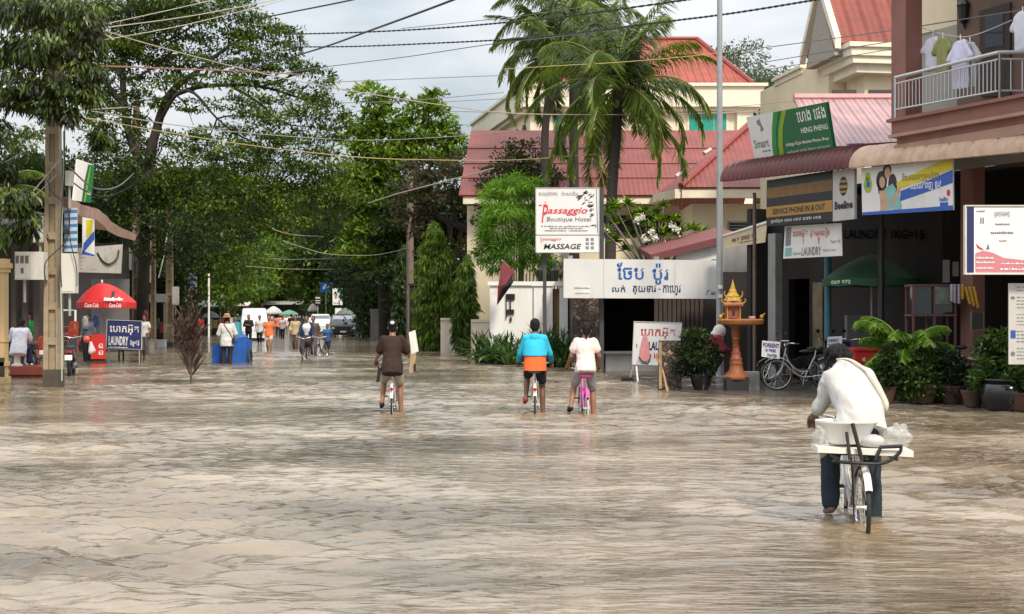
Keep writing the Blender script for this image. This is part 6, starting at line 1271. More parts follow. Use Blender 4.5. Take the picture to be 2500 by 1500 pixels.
# ================================================================= left side
Yp = 31.5
CONC = mat('pole_concrete', (.30, .235, .155), .85, .25, 3, .8, dirt=.8, dirtcol=(.09, .072, .05)); CONCD = mat('wet_concrete', (.07, .055, .04), .5, .2, 3)
def hpole(label, px, yb, wpx, h, rungs=True, zb=-.25, wet=.5):
    p = G(px, yb); Y = p.y; w = wpx*Y/F; t = T('concrete_pole', label, 'utility pole', V((p.x, Y, zb)), 'concrete utility poles on the left')
    mb = MB(CONC); tp = .62; hw = w/2; z0 = zb
    for s in (-1, 1): mb.hexa([V((p.x+s*hw-s*hw*.55*(1 if s > 0 else 0) if False else p.x+min(s*hw, s*hw*.45), Y-.1, z0)), V((p.x+max(s*hw, s*hw*.45), Y-.1, z0)), V((p.x+max(s*hw, s*hw*.45), Y+.14, z0)), V((p.x+min(s*hw, s*hw*.45), Y+.14, z0)),
        V((p.x+min(s*hw, s*hw*.45)*tp, Y-.08, h)), V((p.x+max(s*hw, s*hw*.45)*tp, Y-.08, h)), V((p.x+max(s*hw, s*hw*.45)*tp, Y+.12, h)), V((p.x+min(s*hw, s*hw*.45)*tp, Y+.12, h))])
    part('shaft', mb, t)
    mb = MB(CONC); k = 1.05; z = .25; q = 1
    mb.hexa([V((p.x-hw*.45, Y-.02, z0)), V((p.x+hw*.45, Y-.02, z0)), V((p.x+hw*.45, Y+.08, z0)), V((p.x-hw*.45, Y+.08, z0)), V((p.x-hw*.45*tp, Y-.02, h)), V((p.x+hw*.45*tp, Y-.02, h)), V((p.x+hw*.45*tp, Y+.08, h)), V((p.x-hw*.45*tp, Y+.08, h))]); part('web', mb, t)
    while z < h:
        f = lerp(1, tp, (z-z0)/(h-z0)); mb = MB(CONC); mb.box((p.x, Y-.05, z), (hw*.9*f, .07, .16)); z += .78; part('rung', mb, t)
    if wet: mb = MB(CONCD); mb.box((p.x, Y+.02, -.25+.25+wet/2-.1), (w*1.012, .27, wet)); part('wet_base', mb, t)
    return t, p
pole1, p1 = hpole('nearest concrete ladder pole on the left, its top hidden in hanging leaves', 130, 946, 44, 8.4)
pole2, p2 = hpole('second concrete pole standing just right of the red umbrella', 333, 851, 21, 11.6, wet=.3); hpole('third thin concrete pole right of the meter boxes', 374, 850, 12, 9.5, wet=.3); hpole('fourth concrete pole beside the dried frond', 414, 846, 19, 8.6, wet=.3); hpole('fifth concrete pole, slim, behind the banner sign', 475, 820, 11, 9, wet=0); hpole('farther pale concrete pole left of the van', 533, 800, 10, 8.4, wet=0); hpole('farthest pale concrete pole at the left roadside', 561, 795, 8, 8, wet=0)
BOXW = mat('aged_white_box', (.58, .54, .45), .55, .05, 3, dirt=.4, dirtcol=(.3, .25, .17)); BOXW2 = mat('off_white_box', (.62, .60, .54), .5, .04, 3, dirt=.3)
def mbox(label, x0, y0, x1, y1, Y, d=.3, m=BOXW, holes=False, door=True, group='meter boxes on the left poles'):
    a, b = P(x0, y0, Y), P(x1, y1, Y); t = T('meter_box', label, 'meter box', V(((a.x+b.x)/2, Y, b.z)), group); mb = MB(m); mb.box(((a.x+b.x)/2, Y+d/2, (a.z+b.z)/2), (b.x-a.x, d, a.z-b.z)); part('case', mb, t)
    q = Quad(a, V((b.x, Y, a.z)), b, V((a.x, Y, b.z)))
    if door: mb = MB(BOXW2); q.board(mb, .01, .08, .04, .92, .96, .012); part('door', mb, t)
    if holes:
        mb = MB(mat('meter_window', (.14, .11, .08), .3))
        for i in range(3): q.board(mb, .01, .06+i*.31, .14, .28+i*.31, .42, .016)
        q.board(mb, .01, .40, .58, .58, .78, .016); part('meter_window', mb, t)
    mb = MB(GREYC); mb.tube([V(((a.x+b.x)/2, Y+d/2, b.z)), V(((a.x+b.x)/2, Y+d/2, b.z-.5))], .03, 6); part('conduit', mb, t)
    return t
mbox('big cream meter box with three dark windows left of the front pole', 36, 615, 74, 683, 31.2, .3, BOXW, True); mbox('side by side tall white meter box on the right of the front pole', 149, 619, 183, 716, 31.3, .25, BOXW2); mbox('upper cream box half behind the front pole', 80, 528, 110, 592, 31.7, .2, BOXW2)
a = P(74, 615, 31.2)
mb = MB(BOXW2); mb.box((P(90, 0, 31.2).x, 31.36, P(0, 649, 31.2).z), (32*31.2/F, .3, 68*31.2/F)); single('meter_box', mb, 'plain white meter box between the windowed box and the front pole', 'meter box', group='meter boxes on the left poles')
for lb, *c in (('narrow cream box on the left side of the second pole', 303, 604, 322, 660, 66.5), ('upper box on the right side of the second pole', 345, 585, 365, 625, 66.6), ('lower box on the right side of the second pole', 346, 648, 365, 690, 66.6), ('box on the fourth concrete pole', 420, 700, 434, 745, 70), ('small box on the second pole near its top', 322, 330, 330, 380, 66.6), ('little box on the front pole under the leaves', 159, 417, 170, 453, 31.4)): mbox(lb, *c, .3, BOXW, False, c[4] > 40)
t = signboard('hanging_sign', 'narrow white slip sign hanging left of the second pole', flatquad(60, 285, 600, 296, 662), WHITES, .05); letters(t, flatquad(60, 285, 600, 296, 662), BLACK, [(.3, .15), (.7, .15), (.7, .3), (.3, .3)], [(.3, .6), (.7, .6), (.6, .8), (.3, .8)])
# shop with the pink awning
t = T('corner_shop', 'dark open fronted shop with faded pink awning behind the front pole', 'shop', P(180, 765, 52))
AWP = mat('faded_pink_awning', (.52, .34, .27), .75, .14, 3, .3, dirt=.5, dirtcol=(.2, .13, .1)); mb = MB(AWP)
top = curve_pts([P(160, 478, 40), P(195, 495, 44), P(240, 510, 49), (P(280, 545, 54)), P(330, 571, 60)], 5); bot = curve_pts([P(166, 507, 39.6), P(196, 526, 43.6), P(240, 540, 48.6), P(276, 572, 53.6), P(330, 588, 59.6)], 5)
k = len(top); vs = []
for i in range(k): w = .03*math.sin(i*2.2); vs += [bot[i]+V((w, 0, 0)), lerp(top[i], bot[i], .3)+V((.10+w, -.1, .05)), top[i]+V((-.25, .1, .0)), top[i]+V((-2.0, .5, .25))]
mb.add(vs, [(4*i+j, 4*i+4+j, 4*i+5+j, 4*i+1+j) for i in range(k-1) for j in range(3)]); part('awning', mb, t, 60)
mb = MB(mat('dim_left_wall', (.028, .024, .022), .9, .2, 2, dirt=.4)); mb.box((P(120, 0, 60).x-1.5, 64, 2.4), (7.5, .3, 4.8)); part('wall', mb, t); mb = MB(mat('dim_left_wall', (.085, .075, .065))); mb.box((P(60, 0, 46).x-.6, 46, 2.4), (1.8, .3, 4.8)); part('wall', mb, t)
mb = MB(mat('shutter_grey', (.11, .11, .105), .6, .1, 3, dirt=.4)); mb.box((P(278, 0, 61).x, 60.5, 1.7), (1.6, .1, 2.8)); part('shutter', mb, t)
for x in (35, 62, 90): mb = MB(DKWOOD); p = P(x, 0, 42); mb.box((p.x, 42, 2), (.14, .14, 4)); part('post', mb, t)
mb = MB(mat('rust_roof_sheet', (.035, .026, .022), .8)); mb.slab(P(-60, 560, 40), P(170, 560, 40), P(170, 520, 50), P(-60, 520, 50), .08); part('roof', mb, t)
q = Quad(P(191, 388, 41), P(231, 403, 44), P(222, 490, 44), P(181, 484, 41)); q = Quad(P(190, 389, 43), P(231, 403, 43.6), P(222, 495, 43.6), P(180, 490, 43))
t = signboard('shop_signboard', 'tilted white and green signboard above the pink awning on the left', q, WHITES, .08); letters(t, q, mat('deep_green_print', (.012, .15, .06), .5), [(.62, .05), (1, 0), (1, 1), (.45, 1), (.5, .5)], name='green_panel'); letters(t, q, mat('lime_print', (.22, .36, .02)), [(.74, .05), (.80, .05), (.66, 1), (.58, 1), (.62, .5)], name='stripe', d=.008); letters(t, q, WPRINT, (.72, .72, .93, .8, 5, None, .01))
q = flatquad(41, 157, 508, 189, 615); t = signboard('banner_sign', 'blue and white striped vertical banner just right of the front pole', q, mat('pale_blue_face', (.50, .58, .66), .5), .02, cat='banner')
letters(t, q, mat('mid_blue_print', (.06, .20, .42), .5), *[[(0, .06+i*.16), (1, .04+i*.16), (1, .11+i*.16), (0, .13+i*.16)] for i in range(6)], name='stripe')
q = Quad(P(201, 530, 43), P(230, 536, 43), P(231, 626, 43), P(201, 622, 43)); t = signboard('banner_sign', 'white vertical banner with yellow and blue sweep under the pink awning', q, WHITES, .02, cat='banner')
letters(t, q, YEL_, [(.3, .05), (.9, .02), (.8, .4), (.35, .55)], name='stripe'); letters(t, q, BLUE_, [(1, .30), (1, .55), (.2, .9), (0, 1), (.1, .7)], [(0, .9), (1, .96), (1, 1), (0, 1)], name='stripe')
q = Quad(P(188, 606, 47), P(300, 597, 49), P(296, 668, 49), P(190, 665, 47)); t = signboard('price_board', 'grey white board with printed list under the pink awning', q, mat('dull_white_face', (.42, .40, .36), .6, .06, dirt=.35), .05)
letters(t, q, GREY_, *[(.05, .22+i*.15, .42, .29+i*.15, 60+i) for i in range(5)]); mb = MB(mat('dark_cord', (.03, .025, .025), .7)); mb.tube(curve_pts([q.at(.42, .25, .03), q.at(.52, .55, .05), q.at(.68, .68, .05), q.at(.85, .5, .05), q.at(.9, .2, .03)], 4), .03, 6); part('dangling_hose', mb, t)
# red market umbrella
c = P(252, 700, 46); t = T('market_umbrella', 'red street umbrella with white lettering and bottle print over the laundry sign', 'umbrella', V((c.x, 46, -.2)), None)
UR = mat('umbrella_red', (.52, .022, .022), .6, .07, 2, .1); r = 71*46/F; n = 8; vs = [P(249, 691, 46)]; ztop = vs[0].z; zr = P(0, 738, 46).z; zh = P(0, 752, 46).z
cx = P(260, 0, 46).x; fs = []; rows = 5
for k in range(1, rows+1):
    f = k/rows
    for j in range(n*3): a = 2*math.pi*j/(n*3)+.2; s_ = 1-.05*(j % 3 != 0)*f; vs.append(V((lerp(vs[0].x, cx, f)+r*f*math.cos(a)*s_, 46+r*f*math.sin(a)*s_, ztop-(ztop-zr)*f**1.75-.02*(j % 3 != 0)*f)))
m_ = n*3
fs += [(0, 1+j, 1+(j+1) % m_) for j in range(m_)]
for k in range(rows-1): fs += [(1+k*m_+j, 1+(k+1)*m_+j, 1+(k+1)*m_+(j+1) % m_, 1+k*m_+(j+1) % m_) for j in range(m_)]
b0 = len(vs); vs += [v-V((0, 0, zr-zh)) for v in vs[1+(rows-1)*m_:1+rows*m_]]; fs += [(1+(rows-1)*m_+j, b0+j, b0+(j+1) % m_, 1+(rows-1)*m_+(j+1) % m_) for j in range(m_)]
mb = MB(UR); mb.add(vs, fs); part('canopy', mb, t, 30)
mb = MB(GREYC); mb.tube([V((P(245, 0, 46).x, 46, -.2)), P(249, 690, 46)], .025, 6); part('pole', mb, t); mb = MB(WPRINT); mb.ell(P(249, 688, 46), (.03, .03, .06)); part('tip', mb, t)
q = Quad(P(258, 739, 44.98), P(300, 739, 45.02), P(300, 752, 45.02), P(258, 752, 44.98)); letters(t, q, WPRINT, ('Coca-Cola', .2, .1, .9, .9, {'italic': .3, 'bold': .02})); q = Quad(P(203, 739, 45.12), P(243, 739, 45.0), P(243, 752, 45.0), P(203, 752, 45.12)); letters(t, q, WPRINT, ('Coca-Cola', .1, .1, .95, .9, {'italic': .3, 'bold': .02}))
def um(px, py):   # a point just proud of the dome's front
    fx = (px-252)/64.; fz = (738-py)/47.; k = math.sqrt(max(.02, 1-fx*fx*.9)); return V((P(px, 0, 46-r*k*.9).x, 46-r*k*(1-.75*max(0, fz)**1.4)-.05, P(0, py, 46-r*k*.8).z))
mb = MB(WPRINT); rr = random.Random(2)
for i in range(16): x = 256+i*2.8; y = 734+rr.uniform(-1, 1); h_ = rr.uniform(4, 9); mb.add([um(x, y), um(x+3, y), um(x+3, y-h_), um(x, y-h_+1)], [(0, 1, 2, 3), (3, 2, 1, 0)])
part('white_splash', mb, t); mb = MB(BLACK); mb.add([um(269, 712), um(278, 710), um(279, 726), um(274, 728)], [(0, 1, 2, 3), (3, 2, 1, 0)]); part('bottle_print', mb, t)
# blue laundry sign
q = Quad(P(262, 782, 48), P(346, 785, 48), P(345, 853, 48), P(260, 851, 48)); t = signboard('laundry_sign', 'navy laundry signboard with white script beside the red box', q, NAVY, .05, mat('steel_frame', (.5, .5, .52), .4), fw=.015)
letters(t, q, WPRINT, ('េបាកអ៊ុត', .08, .14, .92, .50, {'bold': .012}), ('LAUNDRY', .06, .56, .62, .88, {'bold': .018}), ('1kg=1$', .68, .68, .94, .92, {'bold': .012}), (.04, .93, .6, .97, 4))
for x in (266, 340): mb = MB(GREYC); mb.tube([P(x, 853, 48.03), V((P(x, 0, 48).x, 48.03, -.2))], .02, 6); part('leg', mb, t)
a = T('bicycle_trailer', 'dark two wheeled cart standing behind the navy laundry sign', 'cart', V((P(320, 0, 48.6).x, 48.6, 0))); mb = MB(DKWOOD); mb.box((P(318, 0, 48.7).x, 48.9, .42), (.9, .5, .1)); part('bed', mb, a)
for x in (292, 343): mb = MB(RUBBER); ring(mb, (P(x, 0, 48.6).x, 48.8, .15), .28, .03); part('wheel', mb, a, 60)
# red ice box
q = Quad(P(222, 817, 45), P(256, 817, 45), P(256, 877, 45), P(222, 877, 45)); t = T('red_ice_box', 'red drink box with pale numerals beside the navy laundry sign', 'box', q.at(.5, 1)); RB = mat('signal_red', (.56, .025, .02), .5, .05); mb = MB(RB); q.board(mb, .10); part('body', mb, t); mb = MB(RB); mb.box((q.at(.5, 1).x, 45.1, -.02), (.42, .3, .14)); part('foot', mb, t); letters(t, q, WPRINT, ('62', .55, .36, .88, .56, {'bold': .02}), ('63', .55, .64, .88, .84, {'bold': .02})); mb = MB(DKWOOD); mb.box((q.at(.5, 1).x, 45.2, .12), (.34, .3, .16)); part('plinth', mb, t)
# yellow gate post, red step, chairs
YW = mat('ochre_plaster', (.55, .40, .20), .8, .07, 2, .2, dirt=.4, dirtcol=(.3, .2, .1)); x1 = P(10, 0, 33.5).x
t = T('ochre_gate_post', 'ochre plastered gate post cut by the left edge', 'gate post', V((x1-.5, 33.7, 0))); mb = MB(YW); zt_ = P(0, 665, 33.5).z; mb.box((x1-.5, 33.65, zt_/2-.1), (1, .3, zt_+.2)); part('shaft', mb, t)
for z0, dz, o in ((zt_+.05, .1, .06), (zt_+.16, .12, .12), (zt_+.27, .1, .05), (.45, .1, .05), (1.0, .07, .03), (0.02, .25, .07)): mb = MB(YW); mb.box((x1-.5, 33.65, z0), (1+1.2*o, .3+1.2*o, dz)); part('moulding', mb, t)
mb = MB(DKWOOD); mb.box((P(1, 0, 33.4).x, 33.49, .25), (.12, .04, .7)); part('panel', mb, t)
t = T('tiled_step', 'orange red tiled step at the water behind the ochre gate post', 'step', V((P(65, 0, 36.5).x, 36.5, 0))); mb = MB(mat('red_step_tile', (.26, .05, .028), .35, .15, 6, dirt=.4)); a, b = P(24, 0, 36.3).x, P(112, 0, 36.3).x; mb.box(((a+b)/2, 37.0, .18), (b-a, 1.4, .2)); part('tread', mb, t); mb = MB(mat('red_riser', (.24, .06, .04), .5, .2, 8)); mb.box(((a+b)/2, 36.42, -.02), (b-a-.02, .06, .2)); 
for i in range(16): mb.box((lerp(a, b, (i+.5)/16), 36.36, -.01), (.03, .03, .18))
part('riser', mb, t)
p = P(42, 0, 37); t = T('pedestal_stool', 'white pedestal stool under the seated person in white', 'stool', V((p.x, 37, .28))); mb = MB(mat('cream_plastic', (.62, .58, .46), .5)); mb.lathe([(.15, 0), (.15, .03), (.085, .06), (.075, .38), (.17, .41), (.18, .46)], (p.x, 37, .28), 16); part('seat', mb, t, 40)
SIT = dict(pel=(0, 0, .55), che=(.02, .10, .86), nk=(.03, .16, 1.0), hd=(.05, .24, 1.12), sl=(-.16, .14, .96), sr=(.17, .14, .96), el=(-.2, .3, .74), er=(.22, .3, .74), wl=(-.1, .5, .7), wr=(.12, .5, .7), hl=(-.09, .06, .52), hr=(.09, .06, .52), kl=(-.13, .42, .5), kr=(.18, .42, .5), al=(-.14, .4, .08), ar=(.24, .36, .08), f=(.2, 1, -.3))
human('person in white shirt sitting hunched on the white pedestal stool', V((P(46, 0, 37).x, 37, .22)), R(12), SIT, SKIND, (fabric('cool_white', (.62, .62, .68)), .9, .045, .12), (NV if 'NV' in globals() else fabric('navy', (.02, .03, .07)), 1.8, .03), 'short', .016, 1.02)
human('person with a bright green sleeve standing at the stall behind the front pole', V((P(72, 0, 43).x, 43, 0)), R(150), dict(STAND, wr=(.16, .3, 1.0), er=(.25, .1, 1.12)), SKIN, (fabric('bright_green', (.03, .40, .10)), .9, .035, .05), (fabric('dark_teal', (.03, .08, .09)), 1.9, .03), 'short', .018, .98)
human('person in dark clothes under the red street umbrella', V((P(215, 0, 49).x, 49, -.1)), R(170), STAND, SKIND, (fabric('slate', (.10, .11, .14)), 1.3, .03, .05), (fabric('black', (.018, .018, .02)), 1.9, .03), 'short', .02, 1.0)
human('person in pale top standing behind the navy laundry sign', V((P(354, 0, 58).x, 58, -.1)), R(160), STAND, SKIND, (fabric('pale_stripe', (.50, .48, .44), .2), .6, .03, .05), (fabric('grey_brown', (.09, .075, .08)), 1.9, .03), 'short', .022, .97)
ORC = mat('orange_red_plastic', (.36, .05, .025), .4, .05)
def chair(label, x, Y, z, rz, m, sc=1., group='plastic chairs'):
    t = T('plastic_chair', label, 'chair', V((x, Y, z)), group, rz); t.scale = (sc,)*3
    mb = MB(m); mb.box((0, 0, .42), (.44, .42, .03)); part('seat', mb, t, None, True)
    mb = MB(m); B_ = V((0, -.2, 1)).normalized()
    for x in (-.18, -.09, 0, .09, .18): mb.prism([(x-.03, 0), (x+.03, 0), (x*1.1+.03, .34), (x*1.1-.03, .34)], .02, V((0, -.2, .43)), V((1, 0, 0)), B_)
    mb.prism([(-.235, .33), (.235, .33), (.15, .44), (-.15, .44)], .022, V((0, -.2, .43)), V((1, 0, 0)), B_); part('backrest', mb, t, None, True)
    for s in (-1, 1):
        mb = MB(m); mb.tube(curve_pts([(s*.22, -.24, .66), (s*.25, .0, .66), (s*.24, .18, .62), (s*.22, .2, .42)], 3), .02, 6); part('armrest', mb, t, None, True)
        for y in (-.19, .19): mb = MB(m); mb.tube([(s*.19, y*.9, .42), (s*.24, y*1.25, 0)], [.028, .02], 6); part('leg', mb, t, None, True)
    return t
chair('orange red plastic chair between the gate post and the front pole', P(88, 0, 40).x, 40, .28, R(75), ORC, .85); chair('red plastic chair stacked right of the front pole', P(168, 0, 42).x, 42, .50, R(60), ORC, .8); chair('second red plastic chair on the stack right of the front pole', P(168, 0, 42).x, 42.02, .72, R(60), ORC, .8)
mb = MB(WHITE); a, b = P(152, 758, 43), P(184, 758, 43); mb.tube([a, b, V((b.x, 43, 0))], .035, 6); single('stall_frame', mb, 'white tubular stall frame behind the red stacked chairs', 'frame')
# motorcycles
def motorbike(label, loc, rz, body, seatm=SADL, sc=1., group='parked motorcycles', blue=False):
    t = T('motorcycle', label, 'motorcycle', loc, group, rz); t.scale = (sc,)*3
    for nm, y in (('rear_wheel', 0), ('front_wheel', 1.22)):
        mb = MB(RUBBER); ring(mb, (0, y, .29), .24, .05); w_ = part(nm, mb, t, 60, True); mb = MB(CHROME); ring(mb, (0, y, .29), .185, .018)
        for i in range(6): a = i*math.pi/3; mb.tube([(0, y, .29), (0, y+.18*math.cos(a), .29+.18*math.sin(a))], .012, 4)
        part('rim', mb, w_, 60, True)
    mb = MB(body); mb.prism([(-.35, .62), (.1, .48), (.45, .36), (.75, .36), (1.0, .55), (1.08, .95), (.98, .98), (.86, .66), (.6, .56), (.35, .66), (-.3, .74)], .22, V((.11, 0, 0)), V((0, 1, 0)), UP); part('fairing', mb, t, None, True)
    mb = MB(seatm); mb.ell((0, .08, .76), (.13, .38, .06)); part('seat', mb, t, 80, True); mb = MB(mat('engine_grey', (.18, .18, .18), .4, metal=.6)); mb.box((0, .55, .33), (.2, .4, .22)); mb.tube([(.14, .55, .25), (.16, .1, .28), (.16, -.35, .36)], [.03, .05], 7); part('engine', mb, t, None, True)
    mb = MB(CHROME); mb.tube([(0, 1.0, .95), (0, 1.22, .29)], .03, 7); mb.tube(curve_pts([(-.34, .82, 1.02), (-.2, .95, 1.02), (0, .98, .98), (.2, .95, 1.02), (.34, .82, 1.02)], 3), .014, 6); part('handlebar', mb, t, 60, True)
    mb = MB(body); arcband(mb, (0, 1.22, .29), .33, 20, 165, .06); part('front_mudguard', mb, t, 60, True); mb = MB(mat('lamp_glass', (.6, .6, .58), .1)); mb.ell((0, 1.09, .86), (.09, .05, .07)); part('headlight', mb, t, 80, True); mb = MB(mat('red_reflector', (.45, .01, .01), .2)); mb.box((0, -.36, .66), (.12, .04, .06)); part('tail_light', mb, t, None, True)
    for s in (-1, 1): mb = MB(BLACK); mb.tube([(s*.25, .88, 1.02), (s*.32, .9, 1.18)], .008, 5); mb.ell((s*.33, .9, 1.2), (.06, .015, .04)); part('mirror', mb, t, 70, True)
    mb = MB(WPRINT); mb.box((0, -.42, .52), (.18, .012, .13)); part('number_plate', mb, t, None, True)
    return t
MBK = mat('black_gloss_paint', (.015, .015, .018), .2, .05, spec=.6)
motorbike('black motorcycle parked right of the front pole on the left pavement', V((P(176, 0, 37.6).x, 37.4, -.05)), R(13), MBK, sc=1.05); motorbike('dark motorcycle lying behind the seated person in white', V((P(85, 0, 39).x, 38.6, .12)), R(70), MBK, sc=.9)
p = P(215, 828, 39.3); t = T('hanging_bag', 'pink white plastic bag and red ball hung on the black motorcycle', 'bag', p); mb = MB(mat('orange_red_ball', (.66, .07, .03), .4)); mb.ell(P(212, 829, 39.3), (.10, .10, .10)); part('ball', mb, t, 80); mb = MB(mat('pinkish_bag', (.66, .52, .54), .5, .15, 6, .5)); mb.cap(P(222, 838, 39.2), P(223, 856, 39.2), .05, .10); o = part('pouch', mb, t, 80); ruffle(o, lambda v: MN.noise(v*12)*.05)
# small roadside signs
q = flatquad(88, 452, 657, 480, 716); t = signboard('vertical_sign', 'small white vertical sign with blue bands and red foot over the left pavement', q, WHITES, .08); letters(t, q, RED_, [(.05, .03), (.95, .03), (.95, .14), (.05, .14)], [(.35, .88), (1, .88), (1, 1), (.35, 1)], name='stripe'); letters(t, q, BLUE_, [(.1, .42), (.95, .40), (.95, .50), (.1, .50)], [(.1, .62), (.8, .6), (.8, .7), (.1, .72)], name='stripe'); letters(t, q, TEALP, oval(.6, .28, .25, .07), name='logo'); mb = MB(METAL); mb.tube([P(466, 716, 88.1), V((P(466, 0, 88.1).x, 88.1, -.2))], .05, 6); part('post', mb, t)
mb = MB(WHITE); p = P(510, 0, 100); mb.tube([V((p.x, 100, -.2)), V((p.x, 100, P(0, 664, 100).z))], .07, 8); single('white_pole', mb, 'slim white pole among the left trees behind the vertical sign', 'pole')

# clutter in the shade of the left stalls
for lb, nm, ct, x0, y0, x1_, y1, Yd, m in (('blue plastic bundle hanging under the red umbrella', 'hanging_bundle', 'bundle', 226, 768, 242, 800, 47, mat('blue_film', (.05, .12, .32), .4, .2)), ('pale bags hanging left of the umbrella pole', 'hanging_bundle', 'bundle', 200, 772, 216, 812, 47.3, mat('pale_film', (.30, .30, .30), .4, .25)),
    ('dark maroon cloth hung between the second and third poles', 'hanging_cloth', 'cloth', 348, 758, 364, 790, 60, fabric('maroon_cloth', (.07, .02, .022))), ('pale folded sheet behind the navy laundry sign', 'hanging_cloth', 'cloth', 346, 785, 356, 825, 60, fabric('pale_sheet', (.45, .44, .40)))):
    a, b = P(x0, y0, Yd), P(x1_, y1, Yd); mb = MB(m); c = (a+b)/2; mb.ell(c, ((b.x-a.x)/2, .08, (a.z-b.z)/2), None, 10, 8); o = single(nm, mb, lb, ct, c, 80, None); ruffle(o, lambda v: MN.noise(v*9)*.06)
for i, (x, yb, w_, h_, Yd) in enumerate(((236, 880, .5, .35, 49.5), (365, 845, .45, .4, 66), (392, 846, .5, .3, 70))):
    mb = MB((DKWOOD, GREYC, WHITE)[i]); p = P(x, yb, Yd); mb.box((p.x, Yd, h_/2), (w_, .4, h_)); mb.box((p.x, Yd, h_+.02), (w_+.05, .44, .04)); single('storage_box', mb, ('dark wooden box in the shade behind the red drink box', 'grey box at the foot of the third pole', 'white box between third and fourth poles')[i], 'box')
# ================================================================= things in front of the right shops
# spirit house
Ys = 30.2; cx_ = P(1797, 0, Ys).x; hx = P(1789, 0, Ys).x; tx = P(1808, 0, Ys).x
OR1 = mat('shrine_orange', (.27, .082, .03), .5, .18, 12, .5, dirt=.35, dirtcol=(.2, .06, .02)); GL1 = mat('shrine_gold', (.45, .26, .035), .4, .15, 14, .4, metal=.15); RDD = mat('shrine_dark_red', (.26, .07, .04), .6, .2, 10)
def zy(y): return P(0, y, Ys).z
t = T('spirit_house', 'small golden orange spirit house on a carved orange column over a round table', 'shrine', V((cx_, Ys, 0)))
mb = MB(mat('shrine_base_dark', (.02, .02, .018), .6, .2, dirt=.3)); mb.box((cx_, Ys, zy(941)), (.47, .47, zy(926)-zy(957)+.1)); part('base_block', mb, t)
mb = MB(OR1); s_ = Ys/F; prof = [(32, 926), (33, 921), (27, 916), (20, 908), (17, 902), (15, 890), (16, 886), (14.5, 884), (15, 876), (12, 872), (11.5, 866), (9, 858), (8, 840), (8.5, 828), (10, 822), (9.5, 818), (11.5, 812), (10, 806), (13, 800), (18, 794)]
mb.lathe([(r*s_, zy(y)) for r, y in prof], (cx_, Ys, 0), 18); part('column', mb, t, 35)
mb = MB(GL1)
for i in range(10): a = 2*math.pi*i/10; mb.tube([(cx_+math.cos(a)*.152*.95, Ys+math.sin(a)*.152*.95, zy(905)), (cx_+math.cos(a)*.12*.98, Ys+math.sin(a)*.12*.98, zy(890))], .012, 5)
for y in (868, 826): mb.lathe([(.072, -.012), (.086, -.008), (.086, .008), (.072, .012)], (cx_, Ys, zy(y)), 12)
part('gilding', mb, t)
for y, r_ in ((889, .128), (876, .112), (862, .088), (846, .072), (834, .072), (820, .09), (808, .1)): m1 = MB(RDD); m1.lathe([(r_, -.016), (r_+.014, -.01), (r_+.014, .01), (r_, .016)], (cx_, Ys, zy(y)), 14); part('red_band', m1, t)
mb = MB(OR1); mb.lathe([(.34, zy(794)), (.47, zy(792)), (.485, zy(788)), (.485, zy(781)), (.45, zy(779)), (.02, zy(779))], (tx, Ys, 0), 28); tb = part('table', mb, t, 30)
mb = MB(GL1); mb.lathe([(.486, zy(783)), (.493, zy(782.6)), (.493, zy(781.4)), (.486, zy(781))], (tx, Ys, 0), 28); part('gold_rim', mb, tb)
for dx in (-.44, .43): mb = MB(GL1); mb.ell((tx+dx, Ys-.1, zy(774)), (.04, .03, .05)); mb.cap((tx+dx+.02, Ys-.1, zy(772)), (tx+dx+.06, Ys-.12, zy(766)), .025, .012); part('guardian_figure', mb, tb, 70)
mb = MB(mat('pink_cup', (.6, .38, .33), .4)); mb.lathe([(.05, 0), (.07, .01), (.075, .05), (.06, .055)], (P(1832, 0, Ys).x, Ys-.2, zy(779)), 12); mb2 = mb; single('incense_cup', mb, 'small pink cup on the spirit house table', 'cup')
mb = MB(RDD); mb.box((hx, Ys, zy(762)), (.23, .22, zy(747)-zy(778))); part('chamber', mb, t)
mb = MB(GL1)
for sx in (-1, 1):
    for sy in (-1, 1): mb.lathe([(.022, 0), (.016, .02), (.016, .24), (.024, .27)], (hx+sx*.135, Ys+sy*.13, zy(779)), 8)
part('corner_columns', mb, t) if False else None
for sx in (-1, 1):
    for sy in (-1, 1): m1 = MB(GL1); m1.lathe([(.022, 0), (.016, .02), (.016, .24), (.024, .27)], (hx+sx*.135, Ys+sy*.13, zy(779)), 8); part('gold_post', m1, t, 50)
mb = MB(OR1); mb.lathe([(.27, zy(748)), (.28, zy(744)), (.24, zy(739)), (.19, zy(735)), (.10, zy(733))], (hx, Ys, 0), 4, Matrix.Rotation(R(45), 3, 'Z')); part('roof', mb, t)
mb = MB(GL1); mb.lathe([(.20, zy(735)), (.18, zy(730)), (.14, zy(726)), (.15, zy(724)), (.11, zy(718)), (.085, zy(714)), (.09, zy(712)), (.06, zy(706)), (.045, zy(700)), (.03, zy(694)), (.008, zy(683))], (hx, Ys, 0), 8); part('spire', mb, t)
for sx in (-1, 1):
    for y0, w_, h_ in ((742, .24, 12), (728, .18, 17)):
        m1 = MB(GL1); m1.tube(curve_pts([(hx+sx*w_*.5, Ys-.1, zy(y0)), (hx+sx*w_*.85, Ys-.1, zy(y0-1)), (hx+sx*w_*1.08, Ys-.1, zy(y0-h_*.6)), (hx+sx*w_*.98, Ys-.1, zy(y0-h_))], 4), [.022, .008], 6); part('curled_finial', m1, t, 60)
m1 = MB(GL1); m1.prism([(-.13, zy(737)), (.13, zy(737)), (0, zy(720))], .03, V((hx, Ys-.15, 0)), V((1, 0, 0)), UP); part('gable', m1, t); m1 = MB(BLACK); m1.box((hx, Ys-.115, zy(765)), (.04, .02, .09)); part('niche', m1, t)
